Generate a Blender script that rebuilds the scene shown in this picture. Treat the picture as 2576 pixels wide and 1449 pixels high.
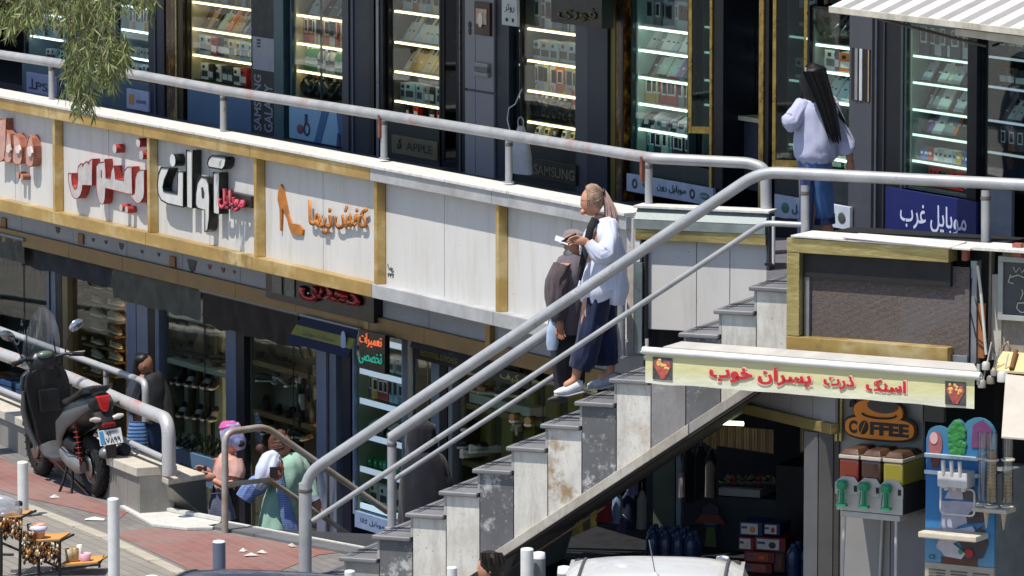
import bpy, bmesh, math, random
from mathutils import Vector, Matrix, noise
from math import radians as R, sin, cos, pi
random.seed(7)
for o in list(bpy.data.objects): bpy.data.objects.remove(o)
SC = bpy.context.scene
COL = SC.collection
# ------------------------------------------------------------ camera, sky, sun, exposure
FPX = 14000.0                       # focal length in pixels of a 2576 px wide picture
HC = 7.7                            # camera height above the pavement
PITCH = math.atan(1754 / FPX)
cd = bpy.data.cameras.new('camera'); cam = bpy.data.objects.new('camera', cd); COL.objects.link(cam)
cd.sensor_width = 36; cd.lens = FPX / 2576 * 36; cd.clip_start = 1; cd.clip_end = 3000
cam.location = (0, 0, HC); cam.rotation_euler = (pi / 2 - PITCH, 0, 0); SC.camera = cam
SUN_H = Vector((-0.80, -0.60, 0)).normalized(); SUN_EL = R(67)
world = bpy.data.worlds.new('World'); SC.world = world; world.use_nodes = True
wn = world.node_tree; bg = wn.nodes['Background']
sky = wn.nodes.new('ShaderNodeTexSky'); sky.sky_type = 'NISHITA'; sky.sun_disc = False
sky.sun_elevation = SUN_EL; sky.sun_rotation = math.atan2(SUN_H.x, SUN_H.y)
sky.air_density = 1.0; sky.dust_density = 1.5; sky.altitude = 1200
wn.links.new(sky.outputs[0], bg.inputs[0]); bg.inputs[1].default_value = 0.15
sd = bpy.data.lights.new('sun', 'SUN'); sun = bpy.data.objects.new('sun', sd); COL.objects.link(sun)
sd.energy = 5.0; sd.angle = R(0.5); sd.color = (1, 0.95, 0.87)
sv = Vector((SUN_H.x * cos(SUN_EL), SUN_H.y * cos(SUN_EL), sin(SUN_EL)))
sun.rotation_euler = sv.to_track_quat('Z', 'Y').to_euler(); sun.location = (-20, 20, 40)
SC.view_settings.view_transform = 'Standard'; SC.view_settings.look = 'None'
SC.view_settings.exposure = 0.17; SC.view_settings.gamma = 1
SC.view_settings.use_curve_mapping = False
SC.cycles.max_bounces = 6; SC.cycles.transparent_max_bounces = 24; SC.cycles.caustics_reflective = False; SC.cycles.caustics_refractive = False

# ------------------------------------------------------------ survey helpers
def ray(x, y):
    a = (x - 1288) / FPX; b = (724.5 - y) / FPX
    return Vector((a, cos(PITCH) + b * sin(PITCH), -sin(PITCH) + b * cos(PITCH)))
def at_z(x, y, z=0.0):
    r = ray(x, y); t = (z - HC) / r.z
    return Vector((r.x * t, r.y * t, z))
def at_y(x, y, Y):
    r = ray(x, y); t = Y / r.y
    return Vector((r.x * t, Y, HC + r.z * t))
class Frame:
    """vertical reference plane: d runs along it to the right, n points into the building"""
    def __init__(s, p, th, off=0.0):
        th = R(th) if abs(th) > 1.6 else th
        s.th = th; s.d = Vector((cos(th), -sin(th))); s.n = Vector((sin(th), cos(th)))
        s.o = Vector((p[0], p[1])) + s.n * off
    def off(s, w): return Frame(s.o, s.th, w)
    def hit(s, x, y, w=0.0):
        r = ray(x, y); rx = Vector((r.x, r.y))
        t = (s.o + s.n * w).dot(s.n) / rx.dot(s.n)
        q = rx * t - s.o
        return q.dot(s.d), HC + r.z * t
    def P(s, u, w, z):
        q = s.o + s.d * u + s.n * w
        return Vector((q.x, q.y, z))
    def pt(s, x, y, w=0.0):
        u, z = s.hit(x, y, w); return s.P(u, w, z)
    @property
    def rz(s): return -s.th

# ------------------------------------------------------------ object helpers
def tag(o, label=None, cat=None, group=None, kind=None):
    if label: o['label'] = label
    if cat: o['category'] = cat
    if group: o['group'] = group
    if kind: o['kind'] = kind
    return o
def thing(name, label, cat, loc=(0, 0, 0), rz=0.0, group=None):
    o = bpy.data.objects.new(name, None); COL.objects.link(o)
    o.location = loc; o.rotation_euler = (0, 0, rz); o.empty_display_size = 0.1
    return tag(o, label, cat, group)
class MB:
    def __init__(s): s.v = []; s.f = []; s.m = []; s.cur = 0; s.sm = False; s.s = []
    def add(s, vs, fs, smooth=None):
        b = len(s.v); s.v += [tuple(v) for v in vs]
        s.f += [tuple(b + i for i in f) for f in fs]; s.m += [s.cur] * len(fs)
        s.s += [s.sm if smooth is None else smooth] * len(fs); return s
    def box(s, x0, x1, y0, y1, z0, z1):
        v = [(x, y, z) for x in (x0, x1) for y in (y0, y1) for z in (z0, z1)]
        return s.add(v, [(0, 1, 3, 2), (4, 6, 7, 5), (0, 4, 5, 1), (2, 3, 7, 6), (0, 2, 6, 4), (1, 5, 7, 3)], False)
    def hexa(s, p):   # p: 8 points, bottom ring 0-3, top ring 4-7
        return s.add(p, [(3, 2, 1, 0), (4, 5, 6, 7), (0, 1, 5, 4), (1, 2, 6, 5), (2, 3, 7, 6), (3, 0, 4, 7)], False)
    def prism(s, poly, a, b, axis='y'):
        """poly: 2D outline, extruded from a to b; axis y: poly=(x,z); axis z: poly=(x,y); axis x: poly=(y,z)"""
        n = len(poly)
        mk = {'y': lambda p, t: (p[0], t, p[1]), 'z': lambda p, t: (p[0], p[1], t), 'x': lambda p, t: (t, p[0], p[1])}[axis]
        v = [mk(p, a) for p in poly] + [mk(p, b) for p in poly]
        f = [tuple(range(n)), tuple(range(2 * n - 1, n - 1, -1))]
        f += [(i, i + n, (i + 1) % n + n, (i + 1) % n) for i in range(n)]
        return s.add(v, f, False)
    def tube(s, pts, r, n=12, cap=True, smooth=True):
        pts = [Vector(p) for p in pts]; m = len(pts)
        rs = r if isinstance(r, (list, tuple)) else [r] * m
        up = None; rings = []
        for i, p in enumerate(pts):
            t = (pts[min(i + 1, m - 1)] - pts[max(i - 1, 0)]).normalized()
            if up is None:
                up = Vector((0, 0, 1)) if abs(t.z) < .9 else Vector((0, 1, 0))
            a = t.cross(up).normalized(); up = a.cross(t).normalized()
            rings.append([p + (a * cos(2 * pi * k / n) + up * sin(2 * pi * k / n)) * rs[i] for k in range(n)])
        v = [q for g in rings for q in g]
        f = [(i * n + k, i * n + (k + 1) % n, (i + 1) * n + (k + 1) % n, (i + 1) * n + k) for i in range(m - 1) for k in range(n)]
        s.add(v, f, smooth)
        if cap:
            s.add(rings[0], [tuple(range(n - 1, -1, -1))], False); s.add(rings[-1], [tuple(range(n))], False)
        return s
    def lathe(s, prof, c=(0, 0, 0), n=16, smooth=True, sx=1.0, sy=1.0):
        m = len(prof)
        v = [(c[0] + r * sx * cos(2 * pi * k / n), c[1] + r * sy * sin(2 * pi * k / n), c[2] + z) for r, z in prof for k in range(n)]
        f = [(i * n + k, i * n + (k + 1) % n, (i + 1) * n + (k + 1) % n, (i + 1) * n + k) for i in range(m - 1) for k in range(n)]
        s.add(v, f, smooth)
        s.add(v[:n], [tuple(range(n - 1, -1, -1))], False); s.add(v[-n:], [tuple(range(n))], False)
        return s
    def torus(s, c, Rr, r, ax='y', n=28, m=10, sz=1.0, flat=1.0):
        v = []; f = []
        for i in range(n):
            a = 2 * pi * i / n
            for j in range(m):
                b = 2 * pi * j / m; q = Rr + r * cos(b); h = r * sin(b) * flat
                x, y, z = q * cos(a), h, q * sin(a) * sz
                if ax == 'x': x, y = y, x
                if ax == 'z': y, z = z, y
                v.append((c[0] + x, c[1] + y, c[2] + z))
                f.append((i * m + j, ((i + 1) % n) * m + j, ((i + 1) % n) * m + (j + 1) % m, i * m + (j + 1) % m))
        return s.add(v, f, True)
    def ell(s, c, r, n=16, m=10, rot=None):
        v = []; f = []; c = Vector(c)
        for i in range(m + 1):
            t = pi * i / m
            for k in range(n):
                p = Vector((r[0] * sin(t) * cos(2 * pi * k / n), r[1] * sin(t) * sin(2 * pi * k / n), r[2] * cos(t)))
                if rot: p = rot @ p
                v.append(c + p)
        f = [(i * n + k, (i + 1) * n + k, (i + 1) * n + (k + 1) % n, i * n + (k + 1) % n) for i in range(m) for k in range(n)]
        return s.add(v, f, True)
    def loft(s, rings, n=18, side=(0, 1, 0), folds=0.0, seed=0, cap=True, fk=5):
        """rings: (centre, half width, half depth); half depth lies along `side` (default: away from the street)"""
        side = Vector(side); m = len(rings); out = []
        C = [Vector(g[0]) for g in rings]
        for i in range(m):
            t = (C[min(i + 1, m - 1)] - C[max(i - 1, 0)]).normalized()
            a = t.cross(side).normalized(); b = a.cross(t).normalized()
            g = []
            for k in range(n):
                an = 2 * pi * k / n
                q = 1.0
                if folds:
                    nz = noise.noise(Vector((cos(an) * fk * .5, sin(an) * fk * .5, i * .35 + seed * 7.3)))
                    q += folds * nz * 2
                g.append(C[i] + a * cos(an) * rings[i][1] * q + b * sin(an) * rings[i][2] * q)
            out.append(g)
        v = [q for g in out for q in g]
        f = [(i * n + k, (i + 1) * n + k, (i + 1) * n + (k + 1) % n, i * n + (k + 1) % n) for i in range(m - 1) for k in range(n)]
        s.add(v, f, True)
        if cap:
            s.add(out[0], [tuple(range(n))], True); s.add(out[-1], [tuple(range(n - 1, -1, -1))], True)
        return s
    def build(s, name, mats, parent=None, bevel=0.0, loc=None, rz=None, tri=False, bseg=2, sub=0):
        me = bpy.data.meshes.new(name); me.from_pydata(s.v, [], s.f)
        ms = mats if isinstance(mats, (list, tuple)) else [mats]
        for m in ms: me.materials.append(m)
        me.polygons.foreach_set('material_index', s.m); me.polygons.foreach_set('use_smooth', s.s)
        me.update()
        bm = bmesh.new(); bm.from_mesh(me)
        big = [f for f in bm.faces if len(f.verts) > 4]
        if big: bmesh.ops.triangulate(bm, faces=big)
        bmesh.ops.recalc_face_normals(bm, faces=bm.faces)
        if bevel:
            bmesh.ops.remove_doubles(bm, verts=bm.verts, dist=1e-5)
            ed = [e for e in bm.edges if len(e.link_faces) == 2 and e.calc_face_angle(0) > R(35)]
            bmesh.ops.bevel(bm, geom=ed, offset=bevel, segments=bseg, affect='EDGES', clamp_overlap=True, profile=.6)
        if sub:
            bmesh.ops.remove_doubles(bm, verts=bm.verts, dist=1e-5)
        bm.to_mesh(me); bm.free()
        o = bpy.data.objects.new(name, me); COL.objects.link(o)
        if parent: o.parent = parent
        if loc is not None: o.location = loc
        if rz is not None: o.rotation_euler = (0, 0, rz)
        return o
def copy_tree(o, parent=None):
    c = o.copy(); COL.objects.link(c)
    if parent: c.parent = parent
    for ch in [x for x in bpy.data.objects if x.parent == o and x is not c]:
        copy_tree(ch, c)
    return c
def bend(pts, r=0.06, n=6):
    """round the corners of a polyline"""
    pts = [Vector(p) for p in pts]; out = [pts[0]]
    for i in range(1, len(pts) - 1):
        a, b, c = pts[i - 1], pts[i], pts[i + 1]
        l = min(r, (a - b).length * .45, (c - b).length * .45)
        p = b + (a - b).normalized() * l; q = b + (c - b).normalized() * l
        for k in range(n + 1):
            t = k / n; out.append(p.lerp(b, t).lerp(b.lerp(q, t), t))
    out.append(pts[-1]); return out

# ------------------------------------------------------------ materials
def srgb(h):
    if isinstance(h, str):
        h = h.lstrip('#'); c = [int(h[i:i + 2], 16) / 255 for i in (0, 2, 4)]
        return tuple(x / 12.92 if x <= .04045 else ((x + .055) / 1.055) ** 2.4 for x in c) + (1,)
    return tuple(h) + (1,) if len(h) == 3 else tuple(h)
MC = {}
class NT:
    def __init__(s, name):
        s.m = bpy.data.materials.new(name); s.m.use_nodes = True; s.t = s.m.node_tree
        s.b = s.t.nodes['Principled BSDF']
        s.tc = s.t.nodes.new('ShaderNodeTexCoord')
    def n(s, ty, **kw):
        x = s.t.nodes.new('ShaderNode' + ty)
        for k, v in kw.items():
            if hasattr(x, k): setattr(x, k, v)
            else: x.inputs[k].default_value = v
        return x
    def l(s, a, b): s.t.links.new(a, b)
    def mapping(s, scale=(1, 1, 1), rot=(0, 0, 0), src='Object'):
        mp = s.n('Mapping'); mp.inputs['Scale'].default_value = scale; mp.inputs['Rotation'].default_value = rot
        s.l(s.tc.outputs[src], mp.inputs[0]); return mp.outputs[0]
    def noise(s, sc, det=3, vec=None, rough=.55):
        x = s.n('TexNoise'); x.inputs['Scale'].default_value = sc; x.inputs['Detail'].default_value = det; x.inputs['Roughness'].default_value = rough
        s.l(vec if vec is not None else s.tc.outputs['Object'], x.inputs[0]); return x.outputs[0]
    def ramp(s, fac, stops, interp='LINEAR'):
        x = s.n('ValToRGB'); x.color_ramp.interpolation = interp; e = x.color_ramp.elements
        while len(e) < len(stops): e.new(.5)
        for k, (p, c) in enumerate(stops): e[k].position = p; e[k].color = srgb(c) if not isinstance(c, (int, float)) else (c, c, c, 1)
        s.l(fac, x.inputs[0]); return x.outputs[0]
    def mix(s, fac, a, b, mode='MIX'):
        x = s.n('Mix', data_type='RGBA', blend_type=mode)
        for i, v in ((0, fac), (6, a), (7, b)):
            if isinstance(v, (int, float)): x.inputs[i].default_value = v
            elif isinstance(v, (tuple, str)): x.inputs[i].default_value = srgb(v)
            else: s.l(v, x.inputs[i])
        return x.outputs[2]
    def bump(s, h, strength=.3, dist=.01):
        x = s.n('Bump'); x.inputs['Strength'].default_value = strength; x.inputs['Distance'].default_value = dist
        s.l(h, x.inputs['Height']); s.l(x.outputs[0], s.b.inputs['Normal'])
    def col(s, c):
        if isinstance(c, (tuple, str)): s.b.inputs['Base Color'].default_value = srgb(c)
        else: s.l(c, s.b.inputs['Base Color'])
    def set(s, rough=.5, metal=0, spec=.5):
        s.b.inputs['Roughness'].default_value = rough; s.b.inputs['Metallic'].default_value = metal
        s.b.inputs['Specular IOR Level'].default_value = spec; return s
def plain(c, rough=.5, metal=0.0, var=.12, sc=9.0, bump=.08, spec=.5, dirt=0.0):
    """base colour with a little uneven tone and fine relief"""
    key = ('p', c, rough, metal, var, sc, bump, spec, dirt)
    if key in MC: return MC[key]
    s = NT('surface'); s.set(rough, metal, spec); base = srgb(c)
    dk = tuple(x * (1 - var) for x in base[:3]) + (1,); lt = tuple(min(1, x * (1 + var)) for x in base[:3]) + (1,)
    n1 = s.noise(sc, 4)
    c1 = s.ramp(n1, [(.3, dk), (.7, lt)])
    if dirt:
        n2 = s.noise(sc * .35, 6, s.mapping((1, 1, .35)), .7)
        f = s.ramp(n2, [(.52, 0.0), (.75, float(dirt))])
        c1 = s.mix(f, c1, (0.09, 0.08, 0.065))
    s.col(c1)
    rr = s.ramp(n1, [(.2, max(0, rough - .1)), (.8, min(1, rough + .12))]); s.l(rr, s.b.inputs['Roughness'])
    if bump: s.bump(s.noise(sc * 7, 3), bump, .01)
    MC[key] = s.m; return s.m
def emit(c, st, key=None):
    k = ('e', c, st)
    if k in MC: return MC[k]
    s = NT('lit'); s.col(c); s.b.inputs['Emission Color'].default_value = srgb(c); s.b.inputs['Emission Strength'].default_value = st
    MC[k] = s.m; return s.m
def glassy(tint='#dfeeea', refl=.05, rough=.03, dens=0.0, alpha=None):
    k = ('g', tint, refl, rough, dens)
    if k in MC: return MC[k]
    m = bpy.data.materials.new('glass'); m.use_nodes = True; t = m.node_tree; t.nodes.clear()
    o = t.nodes.new('ShaderNodeOutputMaterial'); a = t.nodes.new('ShaderNodeBsdfTransparent'); a.inputs[0].default_value = srgb(tint)
    g = t.nodes.new('ShaderNodeBsdfGlossy'); g.inputs['Roughness'].default_value = rough
    lw = t.nodes.new('ShaderNodeLayerWeight'); lw.inputs[0].default_value = .25
    mm = t.nodes.new('ShaderNodeMapRange'); mm.inputs[3].default_value = refl; mm.inputs[4].default_value = min(.22, refl * 2.2)
    t.links.new(lw.outputs['Facing'], mm.inputs[0])
    tc = t.nodes.new('ShaderNodeTexCoord'); nz = t.nodes.new('ShaderNodeTexNoise'); nz.inputs['Scale'].default_value = 1.6
    bp = t.nodes.new('ShaderNodeBump'); bp.inputs['Strength'].default_value = .06; bp.inputs['Distance'].default_value = .05
    t.links.new(tc.outputs['Object'], nz.inputs[0]); t.links.new(nz.outputs[0], bp.inputs['Height']); t.links.new(bp.outputs[0], g.inputs['Normal'])
    x = t.nodes.new('ShaderNodeMixShader'); t.links.new(mm.outputs[0], x.inputs[0])
    t.links.new(a.outputs[0], x.inputs[1]); t.links.new(g.outputs[0], x.inputs[2])
    if dens:
        d = t.nodes.new('ShaderNodeBsdfDiffuse'); d.inputs[0].default_value = srgb(tint)
        y = t.nodes.new('ShaderNodeMixShader'); y.inputs[0].default_value = dens
        t.links.new(x.outputs[0], y.inputs[1]); t.links.new(d.outputs[0], y.inputs[2]); x = y
    t.links.new(x.outputs[0], o.inputs[0]); MC[k] = m; return m
def m_gold(worn=True):
    k = ('gold', worn)
    if k in MC: return MC[k]
    s = NT('brushed_gold_sheet'); s.set(.38, .55, .5)
    n = s.noise(1.6, 5, s.mapping((1, 1, 1.5)), .6)
    c = s.ramp(n, [(.25, '#a88852'), (.5, '#c3a261'), (.62, '#dbc592'), (.75, '#bf9b58')])
    c = s.mix(s.ramp(s.noise(6, 6), [(.58, 0.0), (.72, .5)]), c, '#8e7a52')
    s.col(c); s.l(s.ramp(s.noise(3.2, 4), [(.3, .28), (.7, .5)]), s.b.inputs['Roughness'])
    s.bump(s.noise(2.2, 3), .35, .03); MC[k] = s.m; return s.m
def m_brass():
    if 'brass' in MC: return MC['brass']
    s = NT('polished_brass_sheet'); s.set(.3, .6, .5)
    c = s.ramp(s.noise(2.5, 5), [(.3, '#9a8a58'), (.55, '#b9a972'), (.75, '#a99862')]); s.col(c)
    s.bump(s.noise(3.0, 3, s.mapping((1, 1, 3))), .5, .03); MC['brass'] = s.m; return s.m
def m_panel():
    if 'panel' in MC: return MC['panel']
    s = NT('weathered_white_cladding'); s.set(.45, 0, .5)
    c = s.mix(s.ramp(s.noise(1.1, 5), [(.35, 0.0), (.7, .55)]), '#d3d1cd', '#c4c1bc')
    st = s.noise(7, 5, s.mapping((1, 1, .12)), .65)
    c = s.mix(s.ramp(st, [(.5, 0.0), (.8, .5)]), c, '#a39a88')
    v = s.n('TexVoronoi'); v.inputs['Scale'].default_value = 9; s.l(s.tc.outputs['Object'], v.inputs[0])
    sp = s.ramp(v.outputs['Distance'], [(.045, 1.0), (.075, 0.0)])
    gate = s.ramp(s.noise(2.3, 2), [(.5, 0.0), (.56, 1.0)])
    mu = s.n('Math', operation='MULTIPLY'); s.l(sp, mu.inputs[0]); s.l(gate, mu.inputs[1])
    mu2 = s.n('Math', operation='MULTIPLY'); s.l(mu.outputs[0], mu2.inputs[0]); mu2.inputs[1].default_value = .6
    c = s.mix(mu2.outputs[0], c, '#4e4a44')
    s.col(c); s.bump(s.noise(3.5, 3), .12, .02); MC['panel'] = s.m; return s.m
def m_pipe(red=0.0, tone='#98999b'):
    k = ('pipe', red, tone)
    if k in MC: return MC[k]
    s = NT('worn_silver_paint'); s.set(.5, .25, .5)
    c = s.ramp(s.noise(5, 6), [(.3, tone), (.7, '#b0b1b2')])
    c = s.mix(s.ramp(s.noise(13, 5, None, .7), [(.62, 0.0), (.7, .8)]), c, '#77746f')
    c = s.mix(s.ramp(s.noise(23, 3, None, .7), [(.7, 0.0), (.74, 1.0)]), c, '#5b4a40')
    if red:
        f = s.ramp(s.noise(2.2, 7, None, .75), [(.62 - red * .1, 0.0), (.74 - red * .1, .6)])
        c = s.mix(f, c, '#bb5c4a')
    s.col(c); s.bump(s.noise(30, 3), .15, .004); MC[k] = s.m; return s.m
def m_stone(base, alt, stain=.5, rust=0.0, patch=0.0, seed=0.0, rough=.6):
    k = ('stone', base, alt, stain, rust, patch, seed)
    if k in MC: return MC[k]
    s = NT('stone_slab'); s.set(rough, 0, .4)
    mp = s.n('Mapping'); mp.inputs['Location'].default_value = (seed, seed * 1.7, seed * .6); s.l(s.tc.outputs['Object'], mp.inputs[0]); v = mp.outputs[0]
    mp2 = s.n('Mapping'); mp2.inputs['Location'].default_value = (seed, seed, seed); mp2.inputs['Scale'].default_value = (1.6, 1.6, .35); s.l(s.tc.outputs['Object'], mp2.inputs[0])
    c = s.ramp(s.noise(2.4, 6, v, .6), [(.3, base), (.72, alt)])
    c = s.mix(s.ramp(s.noise(6.5, 10, mp2.outputs[0], .82), [(.46, 0.0), (.7, stain)]), c, '#5a5246')
    if rust: c = s.mix(s.ramp(s.noise(3.4, 7, v, .7), [(.5, 0.0), (.62, rust)]), c, '#8a6a34')
    if patch:
        f = s.ramp(s.noise(2.6, 12, v, .78), [(.53, 0.0), (.60, patch * .8)]); c = s.mix(f, c, '#d2d2ce')
        f2 = s.ramp(s.noise(19, 7, v, .8), [(.62, 0.0), (.67, patch)]); c = s.mix(f2, c, '#cfcfcb')
    c = s.mix(s.ramp(s.noise(42, 3, v), [(.64, 0.0), (.75, .5)]), c, '#3c3a36')
    s.col(c); s.bump(s.noise(16, 5, v), .25, .006); MC[k] = s.m; return s.m
def m_marble():
    if 'marble' in MC: return MC['marble']
    s = NT('brown_gold_marble'); s.set(.2, 0, .6)
    n = s.noise(9, 9, s.mapping((1, 1, .5)), .7)
    c = s.ramp(n, [(.35, '#150d06'), (.5, '#4a2a0c'), (.58, '#8a5a1a'), (.68, '#c49a4a'), (.8, '#3a2008')]); s.col(c)
    MC['marble'] = s.m; return s.m
def m_wood(c1='#9a6a3a', c2='#6b4522', rough=.5):
    k = ('wood', c1, c2)
    if k in MC: return MC[k]
    s = NT('wood_grain'); s.set(rough)
    c = s.ramp(s.noise(5, 6, s.mapping((1, 6, 6)), .6), [(.3, c2), (.7, c1)]); s.col(c); s.bump(s.noise(30, 3, s.mapping((1, 5, 5))), .2, .004)
    MC[k] = s.m; return s.m
def m_cloth(c, c2=None, sc=60, rough=.9, stripes=None):
    k = ('cloth', c, c2, sc, stripes)
    if k in MC: return MC[k]
    s = NT('woven_cloth'); s.set(rough, 0, .2); b = srgb(c); b2 = srgb(c2) if c2 else tuple(x * .8 for x in b[:3]) + (1,)
    col = s.ramp(s.noise(7, 4), [(.3, b2), (.7, b)])
    if stripes:
        w = s.n('TexWave'); w.inputs['Scale'].default_value = stripes[1]; w.bands_direction = stripes[2] if len(stripes) > 2 else 'X'
        s.l(s.tc.outputs['Object'], w.inputs[0]); w.inputs['Distortion'].default_value = 1.5
        col = s.mix(s.ramp(w.outputs[0], [(.55, 0.0), (.65, 1.0)]), col, stripes[0])
    s.col(col); s.bump(s.noise(sc, 3), .25, .006)
    s.b.inputs['Sheen Weight'].default_value = .15; MC[k] = s.m; return s.m
# ------------------------------------------------------------ lettering
PF = {'ا': (0xFE8D, 0), 'آ': (0xFE81, 0), 'ب': (0xFE8F, 1), 'پ': (0xFB56, 1), 'ت': (0xFE95, 1), 'خ': (0xFEA5, 1), 'د': (0xFEA9, 0), 'ذ': (0xFEAB, 0), 'ر': (0xFEAD, 0),
      'ز': (0xFEAF, 0), 'س': (0xFEB1, 1), 'ش': (0xFEB5, 1), 'ص': (0xFEB9, 1), 'ع': (0xFEC9, 1), 'غ': (0xFECD, 1), 'ف': (0xFED1, 1), 'ک': (0xFB8E, 1), 'ل': (0xFEDD, 1),
      'م': (0xFEE1, 1), 'ن': (0xFEE5, 1), 'و': (0xFEED, 0), 'ی': (0xFBFC, 1), 'ق': (0xFED5, 1), 'ه': (0xFEE9, 1)}
def fa(s):
    out = []
    for i, c in enumerate(s):
        if c not in PF: out.append(c); continue
        b, d = PF[c]; prev = i > 0 and s[i - 1] in PF and PF[s[i - 1]][1]; nxt = i + 1 < len(s) and s[i + 1] in PF and d
        out.append(chr(b + (3 if (prev and nxt) else 2 if nxt else 1 if prev else 0)))
    return ''.join(reversed(out))
def text_mesh(name, body, mats, x0, x1, z0, z1, y=0.0, depth=.004, bold=0.0, parent=None, arabic=False, vertical=False, shear=0.0):
    """flat or raised lettering standing in the local x/z plane and filling the given rectangle"""
    if arabic: body = fa(body)
    c = bpy.data.curves.new(name, 'FONT'); c.body = body; c.size = 1; c.resolution_u = 3; c.offset = bold; c.shear = shear
    o = bpy.data.objects.new(name, c); COL.objects.link(o)
    dg = bpy.context.evaluated_depsgraph_get(); me = bpy.data.meshes.new_from_object(o.evaluated_get(dg))
    bpy.data.objects.remove(o); bpy.data.curves.remove(c)
    bm = bmesh.new(); bm.from_mesh(me); bpy.data.meshes.remove(me)
    bmesh.ops.dissolve_limit(bm, angle_limit=R(2), verts=bm.verts, edges=bm.edges)
    bmesh.ops.triangulate(bm, faces=bm.faces)
    bmesh.ops.remove_doubles(bm, verts=bm.verts, dist=1e-4)
    # joined glyphs overlap a little: set neighbouring pieces a hair apart
    seen = set(); k = 0
    for v in bm.verts:
        if v in seen: continue
        st = [v]; seen.add(v); isl = []
        while st:
            q = st.pop(); isl.append(q)
            for e in q.link_edges:
                w = e.other_vert(q)
                if w not in seen: seen.add(w); st.append(w)
        for q in isl: q.co.z = (k % 3) * .0012
        k += 1
    xs = [v.co.x for v in bm.verts]; ys = [v.co.y for v in bm.verts]
    if vertical:
        for v in bm.verts: v.co.x, v.co.y = -v.co.y, v.co.x
        xs = [v.co.x for v in bm.verts]; ys = [v.co.y for v in bm.verts]
    ax, bx, ay, by = min(xs), max(xs), min(ys), max(ys)
    if depth > .006:
        r = bmesh.ops.extrude_face_region(bm, geom=list(bm.faces))
        for g in r['geom']:
            if isinstance(g, bmesh.types.BMVert): g.co.z += depth
    for v in bm.verts:
        v.co = Vector((x0 + (v.co.x - ax) / (bx - ax) * (x1 - x0), y - v.co.z, z0 + (v.co.y - ay) / (by - ay) * (z1 - z0)))
    bmesh.ops.recalc_face_normals(bm, faces=bm.faces)
    me = bpy.data.meshes.new(name); bm.to_mesh(me); bm.free()
    for m in (mats if isinstance(mats, (list, tuple)) else [mats]): me.materials.append(m)
    if isinstance(mats, (list, tuple)) and len(mats) > 1:
        for p in me.polygons: p.material_index = 0 if abs(p.normal.y) > .7 else 1
    ob = bpy.data.objects.new(name, me); COL.objects.link(ob)
    if parent: ob.parent = parent
    return ob
def outline_piece(name, F, pts, w, depth, mats, parent, org, bevel=0.0):
    """outline surveyed on plane F at w, extruded back into depth; org=(u,w,z) of the parent"""
    q = [F.hit(x, y, w) for x, y in pts]
    poly = [(u - org[0], z - org[2]) for u, z in q]
    mb = MB(); n = len(poly); a = w - org[1]
    mb.add([(p[0], a, p[1]) for p in poly] + [(p[0], a + depth, p[1]) for p in poly], [tuple(range(n)), tuple(range(2 * n - 1, n - 1, -1))], False)
    mb.cur = 1 if len(mats) > 1 else 0
    mb.add([(p[0], a, p[1]) for p in poly] + [(p[0], a + depth, p[1]) for p in poly], [(i, i + n, (i + 1) % n + n, (i + 1) % n) for i in range(n)], False)
    return mb.build(name, mats, parent)

# ------------------------------------------------------------ surveyed reference planes
ZT = HC - 4.9                                         # top of the parapet
A = Frame((-5.01, 54.27), 60.4)                       # street face of the walkway parapet
S = A.off(2.1)                                        # upper shopfronts
L = A.off(0.75)                                       # lower shopfronts
uB, _ = A.hit(1600, 560)
B = Frame(A.P(uB, 0, 0).xy, 22)                       # wall beside the stair
c0 = at_y(1900, 700, 41.7)
C = Frame(c0.xy, 22)                                  # near side of the stair
G = Frame(C.pt(1975, 600).xy, 30, -.12)               # kiosk front
ZF = HC - 5.25                                        # walkway floor
# ------------------------------------------------------------ pavement and the sunken forecourt
def m_paver(c1, c2, joint, rot=0.0, sx=.2, seed=0):
    s = NT('small_concrete_pavers'); s.set(.85, 0, .3)
    br = s.n('TexBrick'); v = s.mapping((1, 1, 1), (0, 0, rot)); s.l(v, br.inputs[0])
    br.inputs['Scale'].default_value = 1; br.inputs['Brick Width'].default_value = sx; br.inputs['Row Height'].default_value = .1
    br.inputs['Mortar Size'].default_value = .006; br.inputs['Color1'].default_value = srgb(c1); br.inputs['Color2'].default_value = srgb(c2); br.inputs['Mortar'].default_value = srgb(joint)
    c = s.mix(s.ramp(s.noise(.9 + seed, 6), [(.4, 0.0), (.7, .45)]), br.outputs[0], '#8d8780')
    c = s.mix(s.ramp(s.noise(14, 5), [(.66, 0.0), (.72, .6)]), c, '#5c5853')
    s.col(c); s.bump(br.outputs['Fac'], -.4, .006); return s.m
ROT = R(65)
grey_pv = m_paver('#77736f', '#6b6865', '#5c5956', ROT); red_pv = m_paver('#8d5953', '#7f5049', '#776e69', ROT); tan_pv = m_paver('#7f7a72', '#8c867c', '#67635e', ROT, .3, .3)
def sheet(name, pts, z, mat, parent=None):
    mb = MB(); mb.add([(p[0], p[1], z) for p in pts], [tuple(range(len(pts)))], False)
    o = mb.build(name, mat, parent)
    for p in o.data.polygons:
        if p.normal.z < 0: p.flip()
    return o
def gp(x, y): return at_z(x, y, 0)
E1, E2, E3, E4 = gp(0, 1117), gp(316, 1281), gp(560, 1324), gp(900, 1388)
e12 = (E2 - E1).normalized(); E0 = E1 - e12 * 90; e34 = (E4 - E3).normalized(); E5 = E4 + e34 * .5
uE, _ = C.hit(1000, 1300, 2.05); E5 = C.P(.45, 2.6, 0); E6 = C.P(.45, 6, 0)
front = [E0, E1, E2, E3, E4, E5, E6, Vector((150, E6.y, 0)), Vector((150, -40, 0)), Vector((-150, -40, 0)), Vector((-150, E0.y, 0))]
tag(sheet('pavement', front, 0, tan_pv), kind='structure')
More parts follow.
